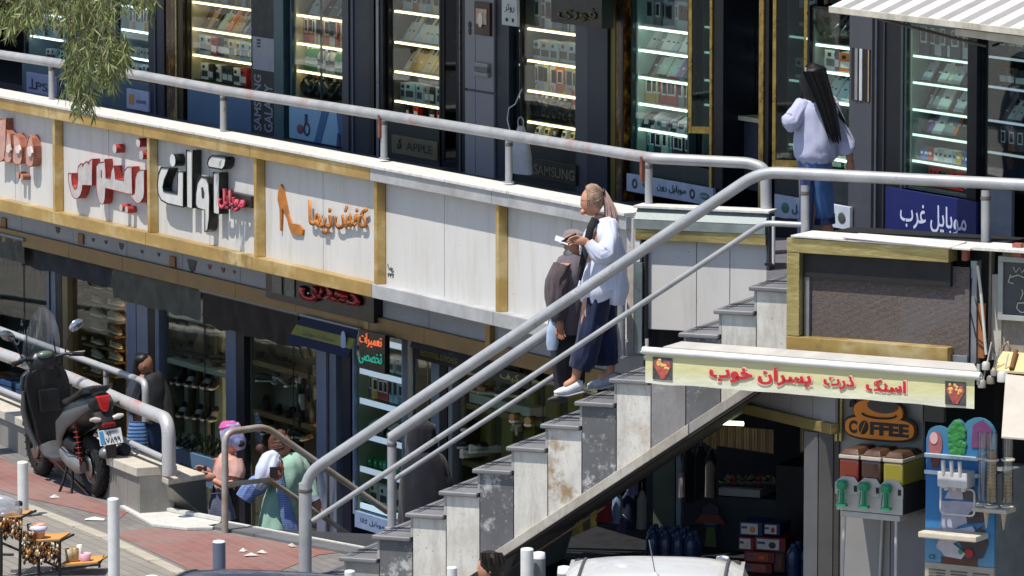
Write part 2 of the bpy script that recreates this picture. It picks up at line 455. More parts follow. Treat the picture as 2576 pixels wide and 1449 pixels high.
tag(sheet('street', [(-150, -40), (150, -40), (150, 30), (-150, 30)], .002, plain('#4a4a4b', .9, 0, .2, 3, .3)), kind='structure')
far = [(-300, E6.y), (-300, 600), (300, 600), (300, E6.y + .01)]
tag(sheet('ground', [(-300, 56), (-300, 900), (300, 900), (300, 56)], -1.31, plain('#77746e', .9)), kind='structure')
tag(sheet('sunken_forecourt_floor', [(-90, 20), (-90, 80), (40, 80), (40, E6.y), (5, 42), (-20, 20)], -1.3, plain('#6f6d6a', .7, 0, .15, 4)), kind='structure')
def gpoly(name, px, z, mat): return tag(sheet(name, [gp(*p) for p in px], z, mat), kind='structure')
gpoly('grey_paving_band', [(-700, 765), (0, 1118), (313, 1281), (560, 1326), (898, 1389), (870, 1700), (466, 1446), (270, 1354), (67, 1274), (-700, 925)], .004, grey_pv)
gpoly('red_paving_panel', [(-60, 1128), (95, 1195), (190, 1240), (320, 1290), (300, 1308), (180, 1279), (65, 1255), (-60, 1217)], .008, red_pv)
gpoly('red_paving_panel', [(310, 1338), (385, 1330), (560, 1344), (700, 1366), (852, 1392), (800, 1398), (700, 1440), (560, 1500), (456, 1425), (300, 1352)], .008, red_pv)
# kerb stones along the joint line, one by one
jl = [gp(-200, 1190), gp(67, 1274), gp(270, 1354), gp(456, 1443), gp(700, 1580)]
kst = thing('kerb_line', 'flush pale stone edging strip between the plain and the patterned paving', 'edging', jl[1]); km = plain('#a79f90', .8, 0, .12, 7, .2, dirt=.5)
tot = 0
for a, b in zip(jl, jl[1:]):
    n = max(1, int((b - a).length / .55)); dv = (b - a) / n; ang = math.atan2(dv.y, dv.x)
    for i in range(n):
        p = a + dv * (i + .5) - jl[1]; l = dv.length / 2 - .006
        mb = MB(); mb.box(-l, l, -.055, .055, -.05, .012 + random.uniform(-.001, .001)); o = mb.build('kerb_stone', km, kst, .004, p, ang)
# marble threshold and granite edging of the opening
mar = m_stone('#c4c2bc', '#d2d0ca', .3, 0, 0, 3.0, .5); gran = m_stone('#5c5d5f', '#75767a', .3, 0, 0, 5.0, .45); conc = m_stone('#b7b0a2', '#c9c2b4', .35, .1, 0, 9.0, .85)
th = thing('marble_threshold', 'white marble slab set in the paving in front of the grey planter block', 'paving slab', gp(340, 1290))
o0 = th.location.copy()
mb = MB(); P = [gp(302, 1280), gp(335, 1277), gp(556, 1321), gp(535, 1335), gp(470, 1336), gp(383, 1327)]
mb.prism([(p.x - o0.x, p.y - o0.y) for p in P], .006, .03, 'z'); mb.build('slab', mar, th, .004)
mb = MB(); P = [gp(340, 1276), gp(556, 1318), gp(556, 1322), gp(338, 1280)]
mb.prism([(p.x - o0.x, p.y - o0.y) for p in P], .034, .06, 'z'); mb.build('edge_strip', mar, th)
ed = thing('granite_edging', 'grey granite edging with a pale-coloured lit arris along the stairwell opening beside the red tiles', 'edging', gp(560, 1330)); o0 = ed.location.copy()
e_in = (E4 - E3).normalized(); e_n = Vector((-e_in.y, e_in.x, 0))
L34 = (E5 - E3).length
k = 0; a = 0
while a < L34 - .1:
    b = min(a + .6, L34); p = E3 + e_in * a - o0; q = E3 + e_in * (b - .006) - o0
    mb = MB(); mb.prism([(v.x, v.y) for v in (p - e_n * .17, q - e_n * .17, q + e_n * .03, p + e_n * .03)], -.3, .03, 'z'); mb.build('edging_stone', gran, ed, .003); a = b
mb = MB(); mb.prism([((v - o0).x, (v - o0).y) for v in (E3 + e_n * .035, E3 + e_in * L34 + e_n * .035, E3 + e_in * L34 + e_n * .07, E3 + e_n * .07)], -.2, .036, 'z'); mb.build('arris', mar, ed)  # white strip colours in the lit narrow top of the edging
# pit walls
pw = tag(MB().build('x', gran), kind='structure'); bpy.data.objects.remove(pw)
mb = MB(); mb.add([tuple(E3 - Vector((0, 0, .004))), tuple(E5 - Vector((0, 0, .004))), (E5.x, E5.y, -1.3), (E3.x, E3.y, -1.3)], [(0, 1, 2, 3)])
mb.add([tuple(E1), tuple(E3), (E3.x, E3.y, -1.3), (E1.x, E1.y, -1.3)], [(0, 1, 2, 3)])
mb.add([tuple(E5), tuple(E6), (E6.x, E6.y, -1.3), (E5.x, E5.y, -1.3)], [(0, 1, 2, 3)])
tag(mb.build('forecourt_retaining_wall', gran), kind='structure')

# raised kerb wall on the left with its pale cap
K = Frame(E1.xy, -math.degrees(math.atan2(e12.y, e12.x)))
kw = thing('low_kerb_wall', 'low grey granite wall with a sloping pale stone cap under the big left railing', 'wall', E1, K.rz)
capf = [(0, 1048), (66, 1077), (200, 1138), (321, 1187), (352, 1199)]
cp = [K.hit(*p) for p in capf]; ext = (cp[0][0] - 6, cp[0][1] + (cp[0][1] - cp[-1][1]) / (cp[-1][0] - cp[0][0]) * 6); cp = [ext] + cp
for (u0, z0), (u1, z1) in zip(cp, cp[1:]):
    mb = MB(); mb.hexa([(u0, 0, -.1), (u1 - .006, 0, -.1), (u1 - .006, .3, -.1), (u0, .3, -.1), (u0, 0, z0), (u1 - .006, 0, z1), (u1 - .006, .3, z1), (u0, .3, z0)]); mb.build('wall_block', gran if 0 else m_stone('#77756f', '#8e8b86', .3, 0, 0, 2.0, .6), kw)
    mb = MB(); mb.hexa([(u0, -.03, z0), (u1 - .006, -.03, z1), (u1 - .006, .33, z1), (u0, .33, z0), (u0, -.03, z0 + .075), (u1 - .006, -.03, z1 + .075), (u1 - .006, .33, z1 + .075), (u0, .33, z0 + .075)]); mb.build('cap_stone', conc, kw, .006)
# planter / newel block at its end
bt = [at_z(388, 1203, .28), at_z(440, 1179, .28), at_z(517, 1206, .28), at_z(423, 1221, .28)]
bb = [gp(350, 1274), at_z(440, 1240, 0), at_z(520, 1303, -.06), gp(423, 1286)]
blk = thing('newel_block', 'chamfered grey stone block with pale top where the left railing ends', 'stone block', gp(423, 1286)); o0 = blk.location.copy()
lift = Vector((0, 0, .05))
mb = MB(); mb.hexa([tuple(p - o0 - Vector((0, 0, .02))) for p in bb] + [tuple(p - o0) for p in bt]); mb.build('block_body', m_stone('#85837c', '#a09d94', .4, .1, 0, 4.0, .8), blk)
mb = MB(); d = (bt[2] - bt[3]).normalized(); nn = Vector((d.y, -d.x, 0)) * .004
mb.add([tuple(bt[3] - o0 + nn), tuple(bt[2] - o0 + nn), tuple(bb[2] - o0 + nn), tuple(bb[3] - o0 + nn)], [(0, 1, 2, 3)]); mb.build('dark_side_face', m_stone('#3c3d42', '#4c4d52', .2, 0, 0, 6.0, .5), blk)  # thin sheet, right side coloured darker than the block body
ctr = sum(bt, Vector()) / 4
mb = MB(); mb.hexa([tuple(p - o0) for p in bt] + [tuple(p - o0 + lift) for p in bt]); mb.build('top_slab', conc, blk, .008)
mb = MB(); q0 = [gp(345, 1277), gp(362, 1279)]; q1 = [at_z(405, 1222, .24), at_z(423, 1226, .24)]
mb.hexa([tuple(q0[0] - o0), tuple(q0[1] - o0), tuple(q1[1] - o0), tuple(q1[0] - o0)] + [tuple(v - o0 + Vector((0, 0, .05))) for v in (q0[0], q0[1], q1[1], q1[0])]); mb.build('chamfer_strip', conc, blk, .006)
# back ground behind the wall, stepping ramp (street level strip by the left shops)
tag(sheet('forecourt_ramp', [tuple((E1 + e12 * -60 + Vector((.25, .2, 0))).xy), tuple((E2 + Vector((.3, .4, 0))).xy), (2, 52), (-30, 100)], -1.05, plain('#5e5c59', .8)), kind='structure')

# ------------------------------------------------------------ the stair
u0, z0 = C.hit(857, 1399); u12, z12 = C.hit(1888, 719)
RUN = (u12 - u0) / 12; RISE = (z12 - z0) / 12; W = 1.5
st = thing('staircase', 'outdoor stone stair with grey granite treads and patchy white and grey side slabs climbing right', 'staircase', C.P(u0, 0, 0), C.rz)
tread_m = m_stone('#66676a', '#85868a', .25, 0, 0, 1.0, .45); riser_m = m_stone('#9b9a95', '#b3b1ab', .4, 0, 0, 8.0, .6)
whiteS = lambda i, **k: m_stone('#c6c3ba', '#dad7cf', .45, k.get('rust', .1), 0, float(i) * 1.3, .6)
darkS = lambda i, **k: m_stone('#56575a', '#6d6e70', .3, 0, k.get('patch', .8), float(i) * 2.1, .55)
side = {-1: darkS(1, patch=0), 0: m_stone('#8d8b86', '#a19f99', .4, .1, 0, 1.1), 1: darkS(11, patch=.9), 2: whiteS(2), 3: whiteS(3), 4: darkS(4), 5: whiteS(5), 6: whiteS(6, rust=.8), 7: darkS(7), 8: whiteS(8, rust=.35),
        9: m_stone('#77767a', '#8f8d8c', .5, .1, .3, 9.0), 10: darkS(10), 11: whiteS(12), 12: whiteS(13), 13: whiteS(14)}
# underside line of the stair on the near side
sa = C.hit(1270, 1392); sb = C.hit(1900, 979); ssl = (sb[1] - sa[1]) / (sb[0] - sa[0])
def under(u): return max(-.02, sa[1] + (u + u0 - sa[0]) * ssl)
for i in range(-2, 13):
    x = i * RUN; z = z0 + i * RISE; x1 = x + RUN + .035
    if i == 12: x1 = x + 1.1
    mb = MB(); mb.box(x - .004, x1, -.035, W, z - .035, z); o = mb.build('tread', tread_m, st, .012, bseg=3)
    # anti-slip grooves
    mb = MB()
    for g in (0.045, .075): mb.box(x + g, x + g + .012, .03, W - .1, z - .001, z + .002)
    mb.build('grip_strip', plain('#3b3c3e', .9), st)
    zb = z - RISE
    mb = MB(); mb.box(x + .03, x + .05, .0, W, zb, z - .036); mb.build('riser', riser_m if i > -1 else tread_m, st)
    if i >= -1:
        a, b = x + .052, x + RUN + .048
        if i == 12: b = x + .62
        ua, ub = under(a), under(b)
        zt = z - .038
        mb = MB(); mb.hexa([(a, 0, ua), (b - .004, 0, ub), (b - .004, .05, ub), (a, .05, ua), (a, 0, zt), (b - .004, 0, zt), (b - .004, .05, zt), (a, .05, zt)])
        o = mb.build('side_panel', side[i], st, .002)
mb = MB(); pts = []
for i in range(-2, 13): pts += [(i * RUN + .055, z0 + (i - 1) * RISE - .005), (i * RUN + .055, z0 + i * RISE - .04)]
pts += [(12 * RUN + 1.0, z0 + 12 * RISE - .04), (12 * RUN + 1.0, under(12 * RUN + 1.0)), (sa[0] - u0, sa[1] - .0), (sa[0] - u0 - .1, 0), (-2 * RUN, 0)]
mb.prism(pts, .055, W - .01, 'y'); mb.build('stair_core', plain('#6b6a66', .9), st)
# stringer: sloping stone band and steel flange under the slabs
ga = C.hit(1262, 1380); gb = C.hit(1925, 944)
a0, a1 = ga[0] - u0, gb[0] - u0
def band(name, dz0, dz1, y0, y1, mat, bv=.0, xa=a0, xb=a1):
    s1 = (gb[1] - ga[1]) / (gb[0] - ga[0]); za = ga[1] + (xa - a0) * s1; zb = ga[1] + (xb - a0) * s1
    mb = MB(); mb.hexa([(xa, y0, za + dz0), (xb, y0, zb + dz0), (xb, y1, zb + dz0), (xa, y1, za + dz0), (xa, y0, za + dz1), (xb, y0, zb + dz1), (xb, y1, zb + dz1), (xa, y1, za + dz1)])
    mb.build(name, mat, st, bv)
strm = m_stone('#a9a49a', '#c4bfb4', .5, .2, 0, 12.0, .7)
band('stringer', -.075, .012, -.045, .05, strm, .006, a0 - .12, a0 + 1.55)
band('stringer', -.075, .012, -.04, .05, m_stone('#8b8985', '#a4a09a', .6, .2, 0, 15.0, .7), .006, a0 + 1.553, a1)
band('flange', -.10, -.078, -.035, .12, plain('#2c2927', .7, .3), 0, a0 - .12)
band('flange', -.19, -.175, .25, .29, plain('#6d5a4a', .8, .2), 0, a0 - .1, a0 + .75)

# rails of the stair
pm = m_pipe(0); pm_red = m_pipe(.7); pm_gold = m_pipe(0, '#b59a6a')
def rail(name, label, cat, segs, org, group=None):
    t = thing(name, label, cat, org, 0, group)
    for nm, pts, r, m in segs:
        mb = MB(); mb.tube([Vector(p) - org for p in pts], r, 14); o = mb.build(nm, m, t)
        if nm == 'post':
            e = Vector(pts[-1]) - org; mb = MB(); mb.tube([e - Vector((0, 0, .075)), e - Vector((0, 0, .06)), e - Vector((0, 0, .045))], [r * 1.02, r * 1.14, r * 1.02], 14, False); mb.build('weld_bead', plain('#6a6560', .7, .3, .3, 30, .4), t)
            b = Vector(pts[0]) - org; mb = MB(); mb.tube([b, b + Vector((0, 0, .012))], r * 1.5, 14); mb.build('foot_flange', m, t)
    return t
w1 = .06; w2 = 1.38
near = bend([C.pt(768, 1500, w1), C.pt(768, 1195, w1), C.pt(1912, 432, w1), C.pt(2600, 466, w1)], .16)
org = C.pt(768, 1500, w1); org.z = 0
low = bend([C.pt(787, 1311, w1), C.pt(1922, 561, w1), C.pt(2024, 566, w1)], .06)
rail('stair_railing', 'thick silver pipe railing on the street side of the stair and along the landing', 'railing',
     [('post', [C.pt(768, 1500, w1) * 1, C.pt(768, 1215, w1)], .051, pm), ('handrail', near[1:], .045, pm), ('lower_rail', low, .022, pm),
      ('post', [C.pt(2025, 600, w1), C.pt(2025, 466, w1)], .032, pm), ('post', [C.pt(2480, 640, w1), C.pt(2480, 478, w1)], .036, pm)], org)
fs = [C.pt(986, 1330, w2), C.pt(986, 1100, w2)]
fr0, fr1 = C.pt(988, 1098, w2), C.pt(1392, 826, w2); dv = (fr1 - fr0); top_r = fr0 + dv * 2.05
lr0, lr1 = C.pt(992, 1206, w2), C.pt(1400, 942, w2); dl = lr1 - lr0; org = C.pt(986, 1330, w2)
rail('far_stair_railing', 'thick silver pipe railing on the shop side of the stair, behind the two walkers', 'railing',
     [('post', fs, .037, pm), ('handrail', [fr0 - dv * .01, fr0 + dv * 1.4], .045, pm), ('lower_rail', [lr0, lr0 + dl * 1.36], .02, pm),
      ('post', [C.pt(1562, 900, w2), C.pt(1562, 740, w2)], .036, pm)], org)

# ------------------------------------------------------------ parapet of the upper walkway
uend, _ = A.hit(1606, 560)
zb = A.hit(0, 525)[1]
gold = m_gold(); pan = m_panel()
par = thing('sign_parapet', 'white clad parapet with worn gold sheet frame carrying the shop lettering', 'parapet', A.P(0, 0, 0), A.rz)
bars = [133, 370, 638, 940, 1246, 1580]
bu = [A.hit(x, 500, -.09)[0] + .027 for x in bars]; bw = .1
pitch_ = (bu[3] - bu[0]) / 3; bu = [bu[0] - pitch_ * k for k in range(7, 0, -1)] + bu
u3 = A.hit(950, 413)[0]
zt_ = ZT; ztg = A.hit(0, 265)[1]           # underside of the top gold bar
# top bar pieces, bottom bar pieces between uprights
def bar_len(name, ua, ub, z0_, z1_, w0, w1_, mat, bv=.006):
    mb = MB(); mb.box(ua, ub, w0, w1_, z0_, z1_); return mb.build(name, mat, par, bv)
silv = plain('#b4b4b4', .5, .3, .15, 5, .15, dirt=.5)
edges = [bu[0]] + [u for u in bu[1:]]
for a_, b_ in zip(bu, bu[1:]):
    g = b_ <= u3 + .2
    m1 = gold if g else silv
    bar_len('top_bar', a_ - .05 + .003, b_ - .05 - .003 if b_ < bu[-1] else uend, ztg - .01, zt_ - (.0 if g else -.004), -.115, .05, m1)
    bar_len('bottom_bar', a_ - .05 + .003, b_ - .05 - .003 if b_ < bu[-1] else uend, zb, zb + .12, -.10, .05, gold if g else silv)
    mid = (a_ + b_) / 2
    lo, hi = zb + .115, ztg - .005
    for p, q in ((a_ + .028, mid - .004), (mid + .004, b_ - .028)):
        mb = MB(); mb.box(p, q, .0, .02, lo, hi); mb.build('cladding_panel', pan, par, .002)
    mb = MB(); mb.box(a_ - .055, b_ + .055, .022, .05, lo, hi); mb.build('backing', plain('#2a2a2c', .9), par)
for u in bu:
    if u > bu[-1] - .01: continue
    bar_len('upright', u - .027, u + .027, zb + .121, ztg - .011, -.09, .0, gold)
umin = bu[0] - .1
# coping stones
cm = m_stone('#cfccc6', '#dedbd5', .4, 0, 0, 21.0, .6)
a_ = umin
while a_ < uend - .05:
    b_ = min(a_ + 1.05, uend)
    mb = MB(); mb.box(a_ + .003, b_ - .003, -.135 + random.uniform(0, .006), .05, ZT + .004, ZT + .03); mb.build('coping_front', cm, par, .004)
    mb = MB(); mb.box(a_ + .003, b_ - .003, .06, .2, ZT - .01 + .004, ZT + .028); mb.build('coping_back', cm, par, .004)
    a_ = b_
mb = MB(); mb.box(umin, uend, .052, .19, zb + .02, ZT - .01); mb.build('parapet_core', plain('#4a4a4c', .9), par)
# soffit and slab of the walkway
mb = MB(); mb.box(0, uend - umin, .06, 2.15, 0, ZF - zb - .05)
o = mb.build('walkway_slab', plain('#4d4d50', .9, 0, .1, 3), None, 0, A.P(umin, 0, zb + .03), A.rz); tag(o, kind='structure')
flo = m_stone('#605f63', '#74737a', .3, 0, 0, 31.0, .4)
mb = MB(); mb.box(0, uend - umin, .2, 2.3, 0, .03); o = mb.build('walkway_floor', flo, None, 0, A.P(umin, 0, ZF - .03), A.rz); tag(o, kind='structure')
# landing floor to the right of the stair head
BW0 = B.hit(1934, 540)[0]
lp = [C.P(u12 + .3, -.02, 0), C.P(u12 + 5, -.02, 0), S.P(S.hit(2700, 500)[0] + 1, .05, 0), S.P(S.hit(1650, 500)[0], .05, 0), A.P(uend, .22, 0), B.P(.05, .2, 0), B.P(BW0, .2, 0), B.P(BW0, -.05, 0)]
mb = MB(); mb.prism([(p.x, p.y) for p in lp], ZF - .12, ZF - .032, 'z'); tag(mb.build('landing_floor', flo), kind='structure')

# upper rail on the coping
ra = .12
rp = [A.pt(-60, 126, ra), A.pt(0, 137, ra), A.pt(355, 190, ra), A.pt(570, 229, ra), A.pt(975, 291, ra), A.pt(1640, 398, ra)]
q1 = B.pt(1886, 410, .12); q2 = B.pt(1926, 440, .12); q3 = B.pt(1928, 560, .12)
rp0 = rp[0] + (rp[0] - rp[1]).normalized() * 5
hand = [rp0] + rp[1:-1] + bend([rp[-2], rp[-1], q1 + Vector((0, 0, .0)), B.pt(1926, 425, .12), q3], .09)[1:]
org = A.pt(965, 400, ra); org.z = ZT
segs = [('handrail', hand, .045, pm_red)]
for x, y0_, y1_ in ((562, 232, 335), (966, 292, 400), (1280, 345, 460), (1632, 400, 528), (130, 158, 262)):
    segs.append(('post', [A.pt(x, y1_, ra + .0), A.pt(x, y0_, ra)], .03, pm))
rt = rail('walkway_railing', 'long silver pipe railing with red paint smears on the upper walkway parapet', 'railing', segs, org)
rust = plain('#7d4a3a', .8, .2, .3, 12, .3)
for x, y in ((957, 318), (1617, 425)):
    p = A.pt(x, y, ra - .03) - org
    mb = MB(); mb.box(-.018, .018, -.02, .02, -.1, .1); mb.build('rusty_bracket', rust, rt, .004, p, A.rz)

# ------------------------------------------------------------ wall beside the stair
zB = B.hit(1640, 524)[1]; zBb = B.hit(1640, 828)[1]; BW = B.hit(1934, 540)[0]
bw_ = thing('stair_side_wall', 'white panelled wall with brass and steel sheet top behind the stair', 'wall', B.P(0, 0, 0), B.rz)
x0 = .03
for p, q in zip([B.hit(x, 700)[0] for x in (1608, 1752, 1836, 1931)], [B.hit(x, 700)[0] for x in (1752, 1836, 1931)]):
    mb = MB(); mb.box(p + .003, q - .003, 0, .02, zBb, zB - .25); mb.build('cladding_panel', pan, bw_, .002)
mb = MB(); mb.box(.03, BW, .021, .06, zBb, zB - .01); mb.build('wall_core', plain('#55555a', .9), bw_)
steel = plain('#818a88', .55, .15, .25, 4, .25)
zs = [B.hit(1700, y)[1] for y in (526, 552, 577, 604)]
mb = MB(); mb.hexa([(.02, -.09, zs[1]), (BW, -.09, zs[1]), (BW, .0, zs[1]), (.02, .0, zs[1]), (.02, -.02, zs[0]), (BW, -.02, zs[0]), (BW, .06, zs[0]), (.02, .06, zs[0])]); mb.build('steel_hood', steel, bw_)
mb = MB(); mb.box(.02, BW, -.088, -.002, zs[2], zs[1] - .002); mb.build('steel_band', steel, bw_, .003)
mb = MB(); mb.box(.02, BW, -.075, -.002, zs[3], zs[2] - .002); mb.build('brass_band', m_brass(), bw_, .003)
mb = MB(); mb.box(.0, BW + .02, -.06, .14, zs[0] + .002, zs[0] + .022); mb.build('coping_sheet', cm, bw_, .003)
mb = MB(); mb.box(BW - .0, BW + .02, -.05, .06, ZF - .1, zs[0]); mb.build('end_plate', plain('#3a3d42', .4, .3), bw_)
# worn corner post between parapet and wall
cpn = thing('corner_post', 'tall worn grey metal corner post with reddish streaks where parapet and stair wall meet', 'post', A.P(uend, 0, 0), B.rz)
zc0 = A.hit(1595, 885)[1]; zc1 = A.hit(1590, 545)[1]
mb = MB(); mb.box(-.08, -.02, -.05, .05, zc0, zc1); mb.build('pale_strip', m_stone('#b8aea6', '#cbc2ba', .5, .3, 0, 41.0), cpn, .004)
mb = MB(); mb.box(-.018, .05, -.05, .05, zc0, zc1 - .35); mb.build('steel_strip', plain('#7d8a8e', .3, .6, .3, 5, .2), cpn, .004)
mb = MB(); mb.box(-.018, .03, -.045, .04, zc1 - .348, zc1 + .02); mb.build('coping_end', cm, cpn, .004)

# ------------------------------------------------------------ building shell
uAW = S.hit(2085, 10)[0] + .1
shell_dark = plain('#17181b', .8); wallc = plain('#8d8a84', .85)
uS0 = S.hit(-400, 100)[0]; uS1 = S.hit(2900, 300)[0] + 2
ZC = ZF + 2.75
def shell(name, F, parts, mat):
    mb = MB()
    for b in parts: mb.box(*b)
    o = mb.build(name, mat, None, 0, F.P(0, 0, 0), F.rz); return tag(o, kind='structure')
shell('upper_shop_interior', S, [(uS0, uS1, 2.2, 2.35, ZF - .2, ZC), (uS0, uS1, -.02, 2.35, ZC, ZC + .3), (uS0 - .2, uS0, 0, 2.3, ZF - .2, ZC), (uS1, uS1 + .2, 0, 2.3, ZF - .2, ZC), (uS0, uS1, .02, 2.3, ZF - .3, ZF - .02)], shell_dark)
shell('unseen_shading_storey', S, [(uS0, uAW, -2.35, 6, ZC + .3, ZC + 3.4), (uAW + .01, uS1, 0, 6, ZC + .3, ZC + 3.4)], wallc)  # unseen storey; overhang sized to shade the shops, cut back over the awning
shell('rear_building_mass', S, [(uS0, uS1, 2.4, 8, -1.3, ZC + .3)], wallc)
uL0 = L.hit(-400, 900)[0]; uL1 = L.hit(1700, 900)[0] + 3.3
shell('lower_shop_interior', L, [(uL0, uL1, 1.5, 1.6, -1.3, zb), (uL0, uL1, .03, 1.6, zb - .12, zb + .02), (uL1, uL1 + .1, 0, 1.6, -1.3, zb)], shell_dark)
# ------------------------------------------------------------ goods: one mesh per kind and colour, shared by every copy
ORD = ['first', 'second', 'third', 'fourth', 'fifth', 'sixth', 'seventh', 'eighth', 'ninth', 'tenth', 'eleventh', 'twelfth', 'thirteenth', 'fourteenth', 'fifteenth', 'sixteenth', 'seventeenth', 'eighteenth', 'nineteenth', 'twentieth']
CN = {'white': '#dcdcd8', 'grey': '#8c8f92', 'black': '#1c1d20', 'orange': '#d9702a', 'red': '#b3262a', 'blue': '#2f5fa8', 'teal': '#4aa5a0', 'green': '#2f8a4a', 'yellow': '#c9a52a', 'cream': '#d9cfae', 'purple': '#7a5a9a', 'brown': '#6a4a30', 'pink': '#d79aa0', 'tan': '#c79a6a', 'silver': '#b5b9bd', 'pale green': '#b5d0bc', 'pale blue': '#a9c6d6', 'navy': '#232a4a'}
GOODS = {}
def good_mesh(kind, c):
    k = (kind, c)
    if k in GOODS: return GOODS[k]
    m1 = plain(CN[c], .4, 0, .08, 20, 0); m2 = plain('#dfe2e2' if c not in ('white', 'cream', 'silver', 'pale blue') else '#33383f', .4, 0, .1, 20, 0); m3 = plain('#22252a', .25, 0, .05, 20, 0)
    mb = MB()
    if kind == 'phone_box':
        mb.box(-.04, .04, -.025, .025, 0, .15); mb.cur = 1; mb.box(-.026, .026, -.0262, -.024, .05, .13); mb.cur = 2; mb.box(-.018, .018, -.0274, -.0262, .06, .12)
    elif kind == 'display_phone':
        mb.box(-.037, .037, -.005, .005, 0, .15); mb.cur = 2; mb.box(-.033, -.008, -.008, -.005, .105, .145); mb.cur = 1; mb.box(-.012, .012, -.0058, -.0049, .05, .06)
        mb.v = [(x, y * cos(.6) + z * sin(.6), z * cos(.6) - y * sin(.6)) for x, y, z in mb.v]
        mb.cur = 2; mb.box(-.02, .02, .0, .07, -.003, .003)
    elif kind == 'blister_pack':
        mb.box(-.045, .045, -.004, .004, -.19, 0); mb.cur = 1; mb.box(-.03, .03, -.02, -.0045, -.16, -.07); mb.cur = 2; mb.tube([(0, -.03, -.015), (0, .05, -.015)], .003, 6)
    elif kind == 'bottle':
        mb.lathe([(.022, 0), (.024, .01), (.024, .075), (.012, .095), (.012, .1)], n=10); mb.cur = 1; mb.lathe([(.013, .1), (.013, .12)], n=10); mb.lathe([(.0245, .03), (.0245, .06)], n=10)
    elif kind == 'headphones':
        mb.torus((0, 0, .09), .075, .009, 'y', 20, 6); mb.cur = 2
        for s_ in (-1, 1): mb.lathe([(.03, -.018), (.038, -.01), (.038, .01), (.03, .018)], n=12); q = len(mb.v) - 48; mb.v[q:] = [(s_ * .072 + z, y, .05 + x) for x, y, z in mb.v[q:]]
        mb.v = [(x * .9 + y * .3, y, z + .04) for x, y, z in mb.v]
    elif kind == 'accessory_carton':
        mb.box(-.055, .055, -.03, .03, 0, .11); mb.cur = 1; mb.box(-.04, .04, -.0315, -.029, .02, .06); mb.cur = 2; mb.box(-.03, .0, -.0315, -.029, .075, .095)
    elif kind == 'charger_cube':
        mb.box(-.018, .018, -.018, .018, 0, .045); mb.cur = 1; mb.box(-.008, .008, -.0192, -.0175, .02, .03)
    elif kind == 'watch_box':
        mb.hexa([(-.04, -.04, 0), (.04, -.04, 0), (.04, .04, 0), (-.04, .04, 0), (-.04, -.02, .06), (.04, -.02, .06), (.04, .04, .09), (-.04, .04, .09)]); mb.cur = 1; mb.box(-.02, .02, -.034, -.025, .02, .05)
    o = mb.build(kind, [m1, m2, m3]); me = o.data; bpy.data.objects.remove(o); GOODS[k] = me; return me
WORD = {'phone_box': 'phone box', 'display_phone': 'phone leaning on its stand', 'blister_pack': 'hanging blister pack', 'bottle': 'small bottle', 'headphones': 'headphones', 'accessory_carton': 'carton', 'charger_cube': 'charger', 'watch_box': 'watch box'}
WORD2 = dict(WORD); WORD2['display_phone'] = 'leaning phone'
def goods_row(F, kind, cols, ua, ub, w, z, n, where, row, scale=1.0, jit=.011, grp=None):
    for i in range(n):
        if n > 4 and random.random() < .06: continue
        c = cols[i % len(cols)] if isinstance(cols, list) else cols
        o = bpy.data.objects.new(kind, good_mesh(kind, c)); COL.objects.link(o)
        u = ua + (ub - ua) * (i + .5) / n + random.uniform(-jit, jit)
        o.location = F.P(u, w + random.uniform(-.01, .01), z); sc = scale * random.uniform(.93, 1.05)
        o.scale = (scale, scale, sc); o.rotation_euler = (0, 0, F.rz + random.uniform(-.16, .16))
        tag(o, f"{c} {WORD2[kind]}, {ORD[i]} from left, {ORD[row]} row, {where}", kind.replace('_', ' ').split()[-1] if kind != 'display_phone' else 'phone', grp or f"{WORD[kind]}s, {ORD[row]} row, {where}")
frame_dark = plain('#1b1e26', .35, .4, .1, 6, .03); frame_navy = plain('#2a2f3f', .4, .3, .1, 4, .03); frame_grey = plain('#4b4c55', .45, .2, .1, 4, .03)
shelf_glass = glassy('#cfe6e2', .08); pane_glass = glassy('#eef5f3', .085)
